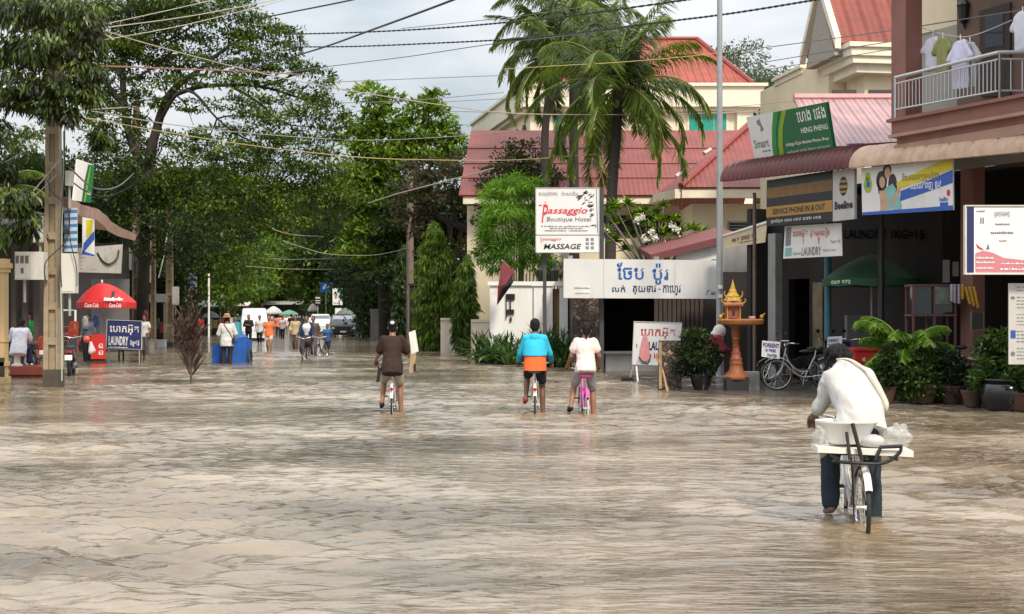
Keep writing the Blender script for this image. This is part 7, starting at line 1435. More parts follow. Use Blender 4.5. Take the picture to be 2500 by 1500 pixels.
# rental bicycle, seen from the side
b = V((P(2018, 0, 30.).x, 30.0, .02)); rb = bicycle('silver rental bicycle parked side on with a hand lettered board on its front', b, R(91), mat('silver_bike', (.46, .46, .45), .3, .1, metal=.6), mat('silver_guard', (.58, .58, .56), .3, metal=.5), .335, 1.0, group='bicycles', rack=True)
def fboard(label, q, *items):
    t = signboard('cardboard_sign', label, q, mat('white_card', (.72, .71, .72), .6, .03, dirt=.15), .012); letters(t, q, mat('violet_ink', (.07, .05, .22), .6), *items)
q = Quad(P(1861, 832, 29.75), P(1905, 836, 29.75), P(1903, 877, 29.75), P(1859, 871, 29.75)); fboard('white hand lettered rental board on the silver bicycle front', q, ('FORRENT', .05, .10, .95, .38, {'bold': .035}), ('1$ FREE', .16, .46, .78, .66, {'bold': .03}), ('WATER', .3, .76, .86, .95, {'bold': .035}))
q = Quad(P(2021, 823, 30.1), P(2056, 821, 30.1), P(2056, 850, 30.1), P(2019, 852, 30.1)); fboard('second white rental card behind the silver bicycle saddle', q, ('FORRENT', .05, .2, .75, .45, {'bold': .03}), ('1$ FREE', .05, .58, .62, .8, {'bold': .03}))
motorbike('black motorcycle parked by the teal post behind the rental bicycle', fp(1985, 900, -1.4)*1+V((0, 0, 0)), R(115), MBK) if False else motorbike('black motorcycle parked by the teal post behind the rental bicycle', V((P(1995, 0, 32.6).x, 32.6, .05)), R(98), MBK, sc=.95)
motorbike('dark motorcycle with mirrors parked under the green umbrella', V((P(2085, 0, 30.4).x, 30.4, .06)), R(20), MBK); motorbike('second dark motorcycle with blue trim under the green umbrella', V((P(2122, 0, 29.6).x, 29.9, .06)), R(12), mat('dark_blue_gloss', (.02, .025, .07), .2))
# green market umbrella in the shade
c = P(2128, 0, 30.8); t = T('market_umbrella', 'dark green shop umbrella in the shade with a phone number on its hem', 'umbrella', V((c.x, 30.8, .05))); UG = mat('umbrella_green', (.012, .065, .022), .7, .1); zt_ = P(0, 622, 30.8).z; zr = P(0, 680, 30.8).z; zh = P(0, 698, 30.8).z; r = 118*30.8/F; n = 16; vs = [V((c.x, 30.8, zt_))]; fs = []
for k in range(1, 5):
    f = k/4
    for j in range(n): a = 2*math.pi*j/n+.2; vs.append(V((c.x+r*f*math.cos(a), 30.8+r*f*math.sin(a), zt_-(zt_-zr)*(f**1.6)-.03*(j % 2)*f)))
fs += [(0, 1+j, 1+(j+1) % n) for j in range(n)]
for k in range(3): fs += [(1+k*n+j, 1+(k+1)*n+j, 1+(k+1)*n+(j+1) % n, 1+k*n+(j+1) % n) for j in range(n)]
b0 = len(vs); vs += [v-UP*(zr-zh) for v in vs[1+3*n:1+4*n]]; fs += [(1+3*n+j, b0+j, b0+(j+1) % n, 1+3*n+(j+1) % n) for j in range(n)]
mb = MB(UG); mb.add(vs, fs); part('canopy', mb, t, 30); mb = MB(GREYC); mb.tube([V((c.x, 30.8, .05)), V((c.x, 30.8, zt_))], .025, 6); part('pole', mb, t)
a0 = math.radians(236); q = Quad(P(2024, 683, 30.05), P(2084, 681, 29.0), P(2084, 694, 29.0), P(2024, 697, 30.05)); letters(t, q, mat('pale_green_print', (.35, .5, .33), .6), ('069 972', .1, .15, .9, .85, {'bold': .03}))
# red plastic crate stand, chair, blue bottle
RDP = mat('red_plastic', (.42, .025, .02), .4, .08, 3, dirt=.25); a, b = P(2085, 853, 27.6), P(2150, 945, 27.6)
t = T('red_plastic_bin', 'red plastic bin with a pale mark between the rental bicycle and the red chair', 'bin', V(((a.x+b.x)/2, 27.8, .05))); mb = MB(RDP); w0 = (b.x-a.x)/2; c = (a.x+b.x)/2
mb.hexa([V((c+s1*w0*k, 27.8+s2*.25*k, z)) for z, k in ((.06, .86), (a.z, 1)) for s1, s2 in ((-1, -1), (1, -1), (1, 1), (-1, 1))]); part('tub', mb, t); mb = MB(RDP); mb.box((c, 27.8, a.z), (w0*2+.06, .56, .05)); part('rim', mb, t); mb = MB(mat('pale_yellow_mark', (.6, .55, .35), .5)); mb.box((c-.08, 27.54, a.z-.2), (.05, .02, .07)); part('mark', mb, t)
chair('bright red plastic chair turned sideways beside the palm pot', P(2158, 0, 27.3).x+.15, 27.2, .05, R(70), RDP, 1.05)
mb = MB(mat('blue_jug', (.06, .20, .42), .25, .1)); p = P(2176, 836, 27.5); t = T('water_jug', 'round blue water jug behind the red chair', 'jug', p-UP*.15); mb.lathe([(.10, -.15), (.135, -.12), (.135, .08), (.11, .13), (.04, .16), (.04, .2)], p, 16); part('bottle', mb, t, 50); mb = MB(DKWOOD); mb.box((p.x, 27.6, (p.z-.15)/2), (.35, .3, p.z-.17)); single('wooden_stand', mb, 'small dark stand carrying the blue water jug', 'stand')
single('orange_crate', MB(mat('worn_orange_box', (.26, .10, .05), .8, .3, 4, dirt=.5)).box((P(2175, 0, 27).x, 27.7, .42), (.5, .4, .6)), 'worn reddish wooden crate behind the red chair', 'crate')
# glass display cabinet with garlands
a, b = P(2230, 697, 27.8), P(2332, 760, 27.8); t = T('display_cabinet', 'dark framed glass display cabinet hung with garlands under the advert banner', 'cabinet', V(((a.x+b.x)/2, 28, .06))); mb = MB(mat('maroon_frame', (.14, .05, .05), .5)); zt_, zm = a.z, P(0, 770, 27.8).z
for x in (a.x, (a.x+b.x)/2, b.x):
    for y in (27.8, 28.3): mb.box((x, y, zt_/2), (.04, .04, zt_))
for z in (zt_, zm, .5): mb.box(((a.x+b.x)/2, 28.05, z), (b.x-a.x+.06, .56, .04))
part('frame', mb, t); mb = MB(GLASSD); mb.box(((a.x+b.x)/2, 28.05, (zt_+zm)/2), (b.x-a.x-.05, .4, zt_-zm-.05)); part('glass', mb, t); mb = MB(mat('poster_photo', (.15, .18, .15), .4, .4, 6)); mb.box((P(2300, 0, 27.8).x, 27.77, P(0, 722, 27.8).z), (.28, .02, .34)); part('poster', mb, t)
GAR = mat('violet_white_beads', (.40, .33, .40), .6, .3, 20); GAY = mat('orange_garland', (.55, .30, .03), .6, .3, 20)
for i, (x, l, m) in enumerate(((2324, 40, GAR), (2331, 44, GAR), (2341, 46, GAR), (2350, 34, GAY), (2358, 40, GAY), (2368, 46, GAY), (2378, 50, GAY))):
    mb = MB(m)
    for k in range(9): p = P(x+(k*1.2 if i > 3 else 0), 698+k*l/9+(6 if i > 3 else 0), 27.5); mb.ell(p, (.035, .03, .035), None, 7, 5)
    single('garland', mb, '%s flower garland hanging beside the display cabinet, strand %s' % (('violet white' if m is GAR else 'orange'), ('nearest the cabinet glass', 'second from the glass', 'third, longest of the violet ones', 'shortest of the orange ones', 'second of the orange ones', 'third of the orange ones', 'farthest right, longest orange one')[i]), 'garland', None, 70, 'garlands by the display cabinet')
b = V((P(2310, 0, 27).x, 27.0, .05)); bicycle('white bicycle with red trim parked behind the shop plants', V((P(2365, 0, 27).x, 26.9, .1)), R(80), mat('white_bike_paint', (.66, .64, .64), .35), None, .33, 1.02); bicycle('second pale bicycle tangled behind the shop plants', V((P(2330, 0, 27.3).x, 27.4, .12)), R(112), mat('pink_silver_paint', (.55, .42, .43), .35, metal=.3), None, .33, 1.0)
q = flatquad(27, 2372, 763, 2400, 805); signboard('picture_frame', 'small framed picture leaning in the dark shop beyond the bicycles', q, BLACK, .03, mat('dim_gold_frame', (.16, .15, .12), .5))
# dim shop interior shapes
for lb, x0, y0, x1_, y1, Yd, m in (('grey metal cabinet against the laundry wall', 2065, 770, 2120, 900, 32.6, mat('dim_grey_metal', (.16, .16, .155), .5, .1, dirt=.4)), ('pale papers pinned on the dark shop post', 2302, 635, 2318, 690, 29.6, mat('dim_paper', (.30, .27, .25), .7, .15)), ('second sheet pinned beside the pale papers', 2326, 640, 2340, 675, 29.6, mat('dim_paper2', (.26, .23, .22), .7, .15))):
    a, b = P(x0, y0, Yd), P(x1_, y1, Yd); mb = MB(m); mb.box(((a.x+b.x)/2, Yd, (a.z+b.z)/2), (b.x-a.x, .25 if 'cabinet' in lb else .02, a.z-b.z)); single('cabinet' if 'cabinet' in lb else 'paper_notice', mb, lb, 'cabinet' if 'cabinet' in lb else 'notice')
rr = random.Random(8)
t = T('shelf_rack', 'dark shelf rack of assorted goods at the back of the open shop', 'shelf', FW(15, -6.5, .1)); mb = MB(DKWOOD)
for z in (.4, .9, 1.4, 1.9): fbx(mb, (fu(2345, -6.4), 19), (-6.9, -6.4), (z, z+.04))
part('shelf', mb, t); GOODS = [mat('goods_%s' % c, k, .5, .15) for c, k in (('red', (.30, .05, .04)), ('blue', (.06, .10, .24)), ('white', (.42, .41, .38)), ('yellow', (.36, .28, .06)), ('green', (.06, .17, .07)))]
for z in (.44, .94, 1.44, 1.94):
    u = fu(2350, -6.4)
    while u < 18.5: w_ = rr.uniform(.12, .4); mb = MB(rr.choice(GOODS)); fbx(mb, (u, u+w_), (-6.8, -6.5), (z, z+rr.uniform(.15, .38))); part('packet', mb, t); u += w_+rr.uniform(.02, .5)
# plants in front of the shop
def potted(label, px, yb, r, h, clumps, m, per, L, W, pm=POTR, droop=.2, group='potted plants before the shop', yoff=0, stems=True):
    p = G(px, yb, .02); Y = p.y; t = T('potted_plant', label, 'potted plant', p, group); pot(t, p, r, h, pm)
    if stems: limbs(t, [([p+UP*h*.8, P(a[0], a[1], Y)], .015, .006) for a in clumps], n=4)
    crown(t, [C(a[0], a[1], Y+random.uniform(-.1, .15), a[2], a[3]) for a in clumps], per, L, W, m, droop=droop, upn=.5, lumps=14); return t
p = G(2210, 978, .02); Y = p.y; t = T('areca_palm', 'bright green potted areca palm with arching feathery fronds', 'potted palm', p, 'potted plants before the shop'); pot(t, p, .22, .32, POTD); mb = MB(mat('green_stem', (.12, .2, .04), .5))
for i in range(7): a = i*.9; mb.tube([p+V((math.cos(a)*.06, math.sin(a)*.06, .25)), p+V((math.cos(a)*.12, math.sin(a)*.12, .75))], .014, 5)
part('stem', mb, t)
L_AREC = leafmat('areca_leaflets', [(.03, .075, .012), (.08, .17, .02), (.16, .28, .035), (.24, .34, .06)], .4, .3, .4)
for i in range(22): me = frond_mesh(random.uniform(.95, 1.3), R(random.uniform(38, 84)), R(random.uniform(70, 115)), 34, 900+i, .34, .1, L_AREC); o = link('frond', me, t); o.location = (random.uniform(-.06, .06), random.uniform(-.06, .06), random.uniform(.55, .8)); o.rotation_euler = (0, 0, i*2.4+random.uniform(-.3, .3))
L_SHRUB = leafmat('shop_shrub_leaves', [(.014, .03, .009), (.03, .065, .014), (.065, .13, .02), (.13, .22, .03)], .35, .3, .5)
potted('dark leafy shrub left of the areca palm foot', 2160, 985, .2, .3, ((2165, 900, 26, 30), (2180, 935, 30, 26), (2150, 925, 18, 26), (2170, 870, 16, 22)), L_DARK, 2600, .10, .045); potted('thick dark bush in the middle of the shop planting', 2255, 984, .26, .34, ((2250, 890, 38, 26), (2235, 925, 36, 28), (2280, 915, 34, 30), (2260, 950, 40, 20), (2225, 960, 24, 16)), L_SHRUB, 2400, .10, .045)
potted('low dark bush with yellowish tips right of the thick bush', 2325, 985, .24, .32, ((2320, 890, 34, 26), (2345, 925, 32, 30), (2310, 930, 34, 28), (2335, 958, 36, 18), (2300, 868, 20, 16)), L_DARK, 2600, .10, .045); potted('yellow green leafy shrub left of the menu board', 2425, 996, .24, .3, ((2415, 850, 30, 28), (2440, 830, 26, 24), (2398, 890, 28, 26), (2430, 905, 36, 26), (2460, 880, 24, 30), (2405, 930, 30, 18)), L_SHRUB, 2600, .12, .045, POTD, .5)
potted('leafy shrub cut by the right edge under the menu board', 2490, 1002, .24, .3, ((2490, 915, 30, 26), (2475, 940, 30, 24), (2510, 900, 30, 30)), L_SHRUB, 2400, .11, .045)
p = G(2452, 1010, -.05); t = T('water_jar', 'huge glossy black glazed water jar at the water edge under the shrubs', 'jar', p); mb = MB(POTD); part('neck_ring', MB(POTD).lathe([(.335, .555), (.35, .565), (.35, .58), (.335, .59)], p, 28), t, 60); mb.lathe([(.20, 0), (.27, .06), (.36, .22), (.385, .36), (.35, .48), (.29, .53), (.31, .56), (.33, .565), (.33, .58), (.28, .575), (.27, .5)], p, 28); part('jar_body', mb, t, 45)
for i, (x, yb) in enumerate(((2232, 980), (2296, 982), (2375, 992))): p = G(x, yb, .02); mb = MB(POTR); mb.lathe([(.14, 0), (.19, .2), (.21, .25), (.21, .28), (.18, .28), (.17, .22)], p, 16); single('clay_pot', mb, 'empty clay pot at the water edge, %s' % ('left of the thick bush', 'between the two dark bushes', 'left of the black water jar')[i], 'pot', p, 40, 'clay pots along the kerb')
# laundry A-board, pink cloth, stone post, stick, person in the hood
Yl = 34.5; q = Quad(P(1549, 786, Yl), P(1664, 789, Yl), P(1655, 893, Yl), P(1544, 889, Yl)); t = signboard('laundry_sign', 'white laundry A board with red script half hidden by the stone post', q, WHITES, .04, mat('pale_frame', (.55, .55, .54), .5), fw=.012)
letters(t, q, mat('painted_red', (.45, .04, .04), .5), ('េបាកអ៊ុត', .14, .12, .88, .38, {'bold': .015}), ('1kg=1$', .46, .72, .85, .9, {'bold': .03})); letters(t, q, NAVY, ('LAUNDRY', .33, .46, .94, .66, {'bold': .04}), ('E', .06, .52, .09, .6))
for x0_, x1_ in ((1548, 1540), (1553, 1556), (1640, 1650)): mb = MB(WPRINT); a = P(x0_, 889, Yl+.05); mb.tube([a, V((P(x1_, 0, Yl).x, Yl+(.35 if x1_ != 1556 else -.15), 0))], .022, 6); part('leg', mb, t)
mb = MB(BLACK); mb.box((P(1531, 0, Yl).x, Yl, .03), (.28, .25, .12)); part('foot_block', mb, t)
p = P(1575, 850, Yl-.08); t = T('pink_cloth', 'pink cloth hung over the front of the laundry A board', 'cloth', p); mb = MB(fabric('soft_pink', (.66, .27, .28))); mb.prism([(-.02, .33), (.03, .33), (.09, .1), (.12, -.2), (.06, -.32), (-.06, -.31), (-.13, -.22), (-.08, .1)], .07, p, V((1, 0, 0)), UP); part('cloth', mb, t); mb = MB(BLACK); mb.tube(curve_pts([p+V((-.15, -.02, -.22)), p+V((-.05, -.03, -.36)), p+V((.08, -.03, -.36)), p+V((.14, -.02, -.15))], 4), .014, 5); part('strap', mb, t)
a, b = P(1612, 832, 30.6), P(1660, 955, 30.6); t = T('stone_post', 'squat mottled stone post in front of the laundry A board', 'post', V(((a.x+b.x)/2, 30.7, 0))); mb = MB(STONE); cxx = (a.x+b.x)/2; mb.hexa([V((cxx+s1*.22*k, 30.7+s2*.2*k, z)) for z, k in ((-.1, 1.1), (a.z, 1)) for s1, s2 in ((-1, -1), (1, -1), (1, 1), (-1, 1))]); part('shaft', mb, t); mb = MB(mat('pale_timber_edge', (.30, .21, .12), .8, .3, 6)); mb.box((cxx-.225, 30.47, a.z/2), (.06, .05, a.z-.06)); part('timber_edge', mb, t)
mb = MB(mat('broom_stick', (.34, .20, .09), .7, .2, 5)); mb.tube([P(1600, 868, 30.2), P(1618, 905, 30.2), G(1630, 958)], [.02, .024], 7); single('stick', mb, 'bare stick leaning against the stone post', 'stick')
human('person bent over in a white hood behind the lamp pole', V((P(1725, 0, 33.6).x, 33.6, .02)), R(-70), dict(STAND, pel=(0, -.1, .62), che=(0, .12, .88), nk=(0, .22, .98), hd=(0, .32, 1.06), sl=(-.15, .2, .95), sr=(.15, .2, .95), el=(-.2, .3, .72), er=(.2, .3, .72), wl=(-.12, .5, .65), wr=(.12, .5, .65), hl=(-.09, -.08, .6), hr=(.09, -.08, .6), kl=(-.12, .25, .5), kr=(.12, .25, .5)), SKIN, (fabric('wine_red', (.20, .03, .04)), 1.8, .04, .05), (fabric('charcoal', (.022, .024, .03)), 1.8, .03), None, .016, 1.1, lambda t, J: (lambda mb: blob('hood', mb, fabric('hood_white', (.62, .56, .54)), t, .012, 4))(MB().ell(J['hd']+V((0, -.01, .03)), (.13, .15, .15)).cap(J['hd'], J['nk']+V((0, -.02, .02)), .12, .11)))
mb = MB(GREYC); 
for x, y, w_, h_ in ((1842, 935, .3, .28),): p = G(x, 950, .05); mb.box((p.x, p.y+.4, .2), (w_, .3, .4))
single('concrete_block', mb, 'grey concrete block at the foot of the rusty awning post', 'block')
# ================================================================= vehicles and stalls far down the street, wires
GLASSV = mat('vehicle_glass', (.10, .13, .15), .08, .1, spec=.8); LAMP = mat('lamp_glass', (.6, .6, .58), .1)
def vehicle(name, label, cat, loc, rz, W, Lg, secs, paint, glass, wheels, glassm=GLASSV, lamps=(), plate=None):
    """body lofted along y from side sections (y, z0, z1, half width low, half width high)"""
    t = T(name, label, cat, loc, None, rz); mb = MB(paint); vs = []; fs = []
    for y, z0, zb, z1, w0, w1 in secs:
        vs += [(-w0*.96, y, z0), (w0*.96, y, z0), (w0, y, zb), (w1, y, z1-.05), (w1*.88, y, z1), (-w1*.88, y, z1), (-w1, y, z1-.05), (-w0, y, zb)]
    for i in range(len(secs)-1):
        for j in range(8): fs.append((i*8+j, i*8+(j+1) % 8, i*8+8+(j+1) % 8, i*8+8+j))
    mb.add(vs, fs+[tuple(range(7, -1, -1)), tuple((len(secs)-1)*8+j for j in range(8))]); part('body', mb, t, 30, True)
    for q in glass: mb = MB(glassm); Q = [V(p) for p in q]; n = (Q[1]-Q[0]).cross(Q[2]-Q[0]).normalized(); mb.slab(*[p+n*.02 for p in Q], .03, n); part('windscreen' if q is glass[0] else 'window', mb, t, None, True)
    for x, y, r in wheels: mb = MB(RUBBER); ring(mb, (x, y, r), r-.09, .10); w_ = part('wheel', mb, t, 60, True); m2 = MB(CHROME); m2.lathe([(.01, -.06), (r-.17, -.06), (r-.17, .06), (.01, .06)], (x, y, r), 12, Matrix.Rotation(R(90), 3, 'Y')); part('hub', m2, w_, None, True)
    for x, y, z, a, b_ in lamps: mb = MB(LAMP); mb.ell((x, y, z), (a, .05, b_)); part('headlight', mb, t, 70, True)
    if plate: mb = MB(WPRINT); mb.box(plate, (.42, .02, .12)); part('number_plate', mb, t, None, True)
    mb = MB(BLACK); y = secs[0][0]; mb.box((0, y-.01, secs[0][1]+.12), (secs[0][4]*1.7, .05, .16)); part('bumper', mb, t, None, True)
    return t
VB = mat('van_paint', (.62, .66, .70), .3, .04, 2); b = V((P(621, 0, 83).x, 83, -.25))
vehicle('van', 'pale van with tall rounded windscreen driving toward the camera', 'van', b, R(10.5), 1.7, 4.4, [(0, .25, .75, .95, .70, .68), (.12, .25, .95, 1.15, .82, .80), (.35, .25, 1.0, 1.9, .84, .70), (.75, .25, 1.0, 2.14, .85, .68), (2, .25, 1.0, 2.2, .85, .70), (4.3, .3, 1.0, 2.14, .85, .70), (4.4, .4, 1., 1.9, .8, .66)], VB,
        [[(-.68, .16, 1.18), (.68, .16, 1.18), (.58, .50, 1.95), (-.58, .50, 1.95)], [(.85, 1.0, 1.1), (.85, 3.8, 1.1), (.72, 3.8, 1.9), (.72, 1.0, 1.9)]], [(s*.72, y, .33) for s in (-1, 1) for y in (.8, 3.4)], mat('pale_windscreen', (.20, .29, .33), .1, .1), [(s*.62, .02, .82, .10, .09) for s in (-1, 1)], (0, -.02, .5))
SUV = [(0, .3, .7, .92, .80, .78), (.1, .3, .95, 1.02, .90, .86), (1.15, .3, 1.0, 1.14, .92, .84), (1.75, .3, 1.0, 1.68, .92, .68), (2.2, .3, 1.0, 1.78, .92, .66), (4.2, .3, 1.0, 1.74, .92, .66), (4.6, .35, 1.0, 1.1, .9, .8)]
gl = [[(-.78, 1.22, 1.14), (.78, 1.22, 1.14), (.64, 1.72, 1.66), (-.64, 1.72, 1.66)], [(.90, 1.7, 1.1), (.90, 4.0, 1.1), (.69, 4.0, 1.62), (.69, 2.0, 1.62)]]
vehicle('car', 'dark off road car parked facing the camera on the right roadside', 'car', V((P(838, 0, 100).x, 100, -.2)), R(9), 1.9, 4.6, SUV, mat('dark_car_paint', (.025, .03, .032), .25, .05, spec=.6), gl, [(s*.8, y, .36) for s in (-1, 1) for y in (.85, 3.7)], mat('sky_windscreen', (.45, .48, .52), .08, .05), [(s*.7, .0, .78, .13, .08) for s in (-1, 1)], (0, -.03, .55))
vehicle('car', 'white off road car between the cyclists and the dark car', 'car', V((P(783, 0, 106).x, 106, -.2)), R(8), 1.8, 4.4, SUV, mat('white_car_paint', (.60, .61, .60), .3, .03), gl, [(s*.8, y, .36) for s in (-1, 1) for y in (.85, 3.7)], GLASSV, [(s*.7, .0, .78, .13, .08) for s in (-1, 1)], (0, -.03, .55))
def parasol(label, px, yt, yb, r, Y, col, nm):
    c = P(px, yb, Y); z1 = P(px, yt, Y).z; t = T('street_parasol', label, 'parasol', V((c.x, Y, -.2)), 'parasols over the far stalls'); mb = MB(mat(nm, col, .8, .08)); rr_ = r*Y/F; mb.lathe([(rr_, c.z-.12), (rr_*1.01, c.z), (rr_*.7, lerp(c.z, z1, .5)), (rr_*.3, lerp(c.z, z1, .86)), (.03, z1)], (c.x, Y, 0), 10); part('canopy', mb, t, 25); mb = MB(GREYC); mb.tube([V((c.x, Y, -.2)), V((c.x, Y, z1))], .03, 5); part('pole', mb, t)
for a in (('green parasol over the stalls right of the van', 706, 757, 768, 24, 118, (.10, .26, .18), 'parasol_green'), ('grey white parasol behind the van', 668, 748, 764, 22, 128, (.48, .48, .45), 'parasol_grey'), ('pinkish parasol above the white car', 764, 742, 757, 13, 122, (.42, .34, .32), 'parasol_pink'), ('dark green parasol over the dark car', 843, 752, 774, 28, 108, (.10, .13, .11), 'parasol_dark'), ('pale parasol at the left stalls beyond the frond', 515, 760, 772, 20, 105, (.30, .36, .34), 'parasol_pale'), ('red orange parasol at the left stalls', 445, 752, 764, 24, 96, (.42, .13, .08), 'parasol_orange')): parasol(*a)
# roadside stalls and low shops
def stall(label, px0, px1, Y, h, col, nm, goods=True):
    a, b = P(px0, 0, Y).x, P(px1, 0, Y).x; t = T('roadside_stall', label, 'stall', V(((a+b)/2, Y, -.2)), 'stalls along the far street'); mb = MB(mat(nm, col, .7, .12, 3, dirt=.4)); mb.slab(V((a, Y-.9, h-.35)), V((b, Y-.9, h-.35)), V((b, Y+1.5, h+.1)), V((a, Y+1.5, h+.1)), .06); part('awning', mb, t); mb = MB(DARKW); mb.box(((a+b)/2, Y+1.5, h/2), (b-a, .12, h)); part('back_wall', mb, t)
    for x in (a+.05, b-.05): mb = MB(GREYC); mb.tube([V((x, Y-.8, -.2)), V((x, Y-.8, h-.3))], .04, 5); part('post', mb, t)
    if goods:
        for i in range(5): mb = MB(random.choice(GOODS)); x = lerp(a, b, (i+.5)/5); mb.box((x, Y+.2, random.uniform(.7, 1.3)), ((b-a)/6.5, .3, random.uniform(.4, .8))); part('goods', mb, t)
stall('stall with coral awning behind the dried frond', 300, 470, 92, 2.7, (.42, .16, .12), 'coral_awning'); stall('stall with grey awning left of the hat man', 480, 545, 108, 2.5, (.24, .26, .24), 'grey_awning'); stall('stall under dim awning between the poles', 350, 412, 76, 2.6, (.16, .15, .14), 'dim_awning'); stall('pale stall at the left street end', 560, 610, 150, 2.8, (.5, .42, .34), 'pale_awning'); stall('stall across the far end behind the crowd', 640, 760, 190, 3.2, (.35, .36, .33), 'end_awning'); stall('dark stall behind the dark parked car', 840, 900, 122, 3., (.10, .11, .10), 'dark_awning', False)
for lb, px0, px1, Y, h, m in (('low pale house wall at the far end of the street', 560, 660, 230, 5, CREAM), ('dark timber fence along the left road behind the poles', 10, 330, 74, 2.6, DKWOOD), ('mossy roadside wall under the right trees', 905, 1010, 88, 2.0, GREYC), ('dark boundary wall behind the ashoka trees', 1000, 1160, 70, 3.2, DARKW)):
    a, b = P(px0, 0, Y).x, P(px1, 0, Y).x; mb = MB(m); mb.box(((a+b)/2, Y, h/2-.2), (b-a, .25, h)); mb.box(((a+b)/2, Y, h-.15), (b-a+.1, .4, .12)); single('boundary_wall', mb, lb, 'wall', V(((a+b)/2, Y, -.2)))
# street signs
q = Quad(P(780, 690, 120), P(812, 688, 120), P(811, 708, 120), P(783, 716, 120)); t = signboard('street_sign', 'blue sign with white mark hanging over the far street', q, mat('bright_blue_face', (.02, .16, .50), .4), .1); letters(t, q, WPRINT, [(.15, .6), (.4, .2), (.55, .3), (.35, .75)], [(.5, .7), (.7, .35), (.9, .25), (.75, .6)], name='logo'); mb = MB(METAL); mb.tube([P(796, 712, 120.2), V((P(796, 0, 120.2).x, 120.2, -.2))], .06, 5); part('post', mb, t)
q = flatquad(112, 812, 704, 836, 745); t = signboard('billboard', 'white billboard with green corner over the dark parked car', q, WHITES, .12); letters(t, q, mat('bright_green_print', (.02, .24, .06)), [(.6, .15), (1, .05), (1, .7), (.75, .6)], name='logo'); letters(t, q, GREY_, [(.2, .4), (.45, .38), (.42, .62), (.22, .64)], (.1, .85, .7, .93, 3)); mb = MB(WHITE); mb.box((P(826, 0, 112.2).x, 112.3, P(0, 760, 112).z/2), (.5, .2, P(0, 745, 112).z)); part('support', mb, t)
q = flatquad(115, 768, 720, 784, 746); t = signboard('street_sign', 'small dark sign with white print left of the billboard', q, BLACK, .08); letters(t, q, WPRINT, (.15, .2, .85, .35, 1), (.15, .5, .85, .6, 2), (.15, .72, .85, .8, 3)); mb = MB(METAL); mb.tube([P(776, 746, 115.1), V((P(776, 0, 115.1).x, 115.1, -.2))], .05, 5); part('post', mb, t)
# ---------------------------------------------------------------- overhead wires
WB = mat('black_cable', (.02, .02, .022), .6); WG = mat('grey_cable', (.16, .16, .17), .6); WL = mat('sun_bleached_cable', (.40, .36, .28), .6, .1, 3); WY = mat('yellowed_cable', (.50, .42, .16), .6, .1, 3)
def wire(label, pts, w, m, twist=False):
    """pts: (px, py, Y); w: thickness in photo pixels at its middle"""
    Q = curve_pts([P(*p) for p in pts], 8); Ym = sum(p[2] for p in pts)/len(pts); mb = MB(m); r = w*Ym/F/2*(.8 if m in (WL, WY) else 1)
    if twist:
        L = 0; pr = None
        for k in (0, 1):
            q2 = []
            fine = [lerp(Q[i], Q[i+1], j/6) for i in range(len(Q)-1) for j in range(6)]+[Q[-1]]
            for i, p in enumerate(fine): q2.append(p+V((0, math.cos(i*1.1+k*math.pi)*r*.55, math.sin(i*1.1+k*math.pi)*r*.55)))
            mb.tube(q2, r*.62, 5)
    else: mb.tube(Q, r, 5)
    single('overhead_cable', mb, label, 'cable', None, 60, 'overhead cables')
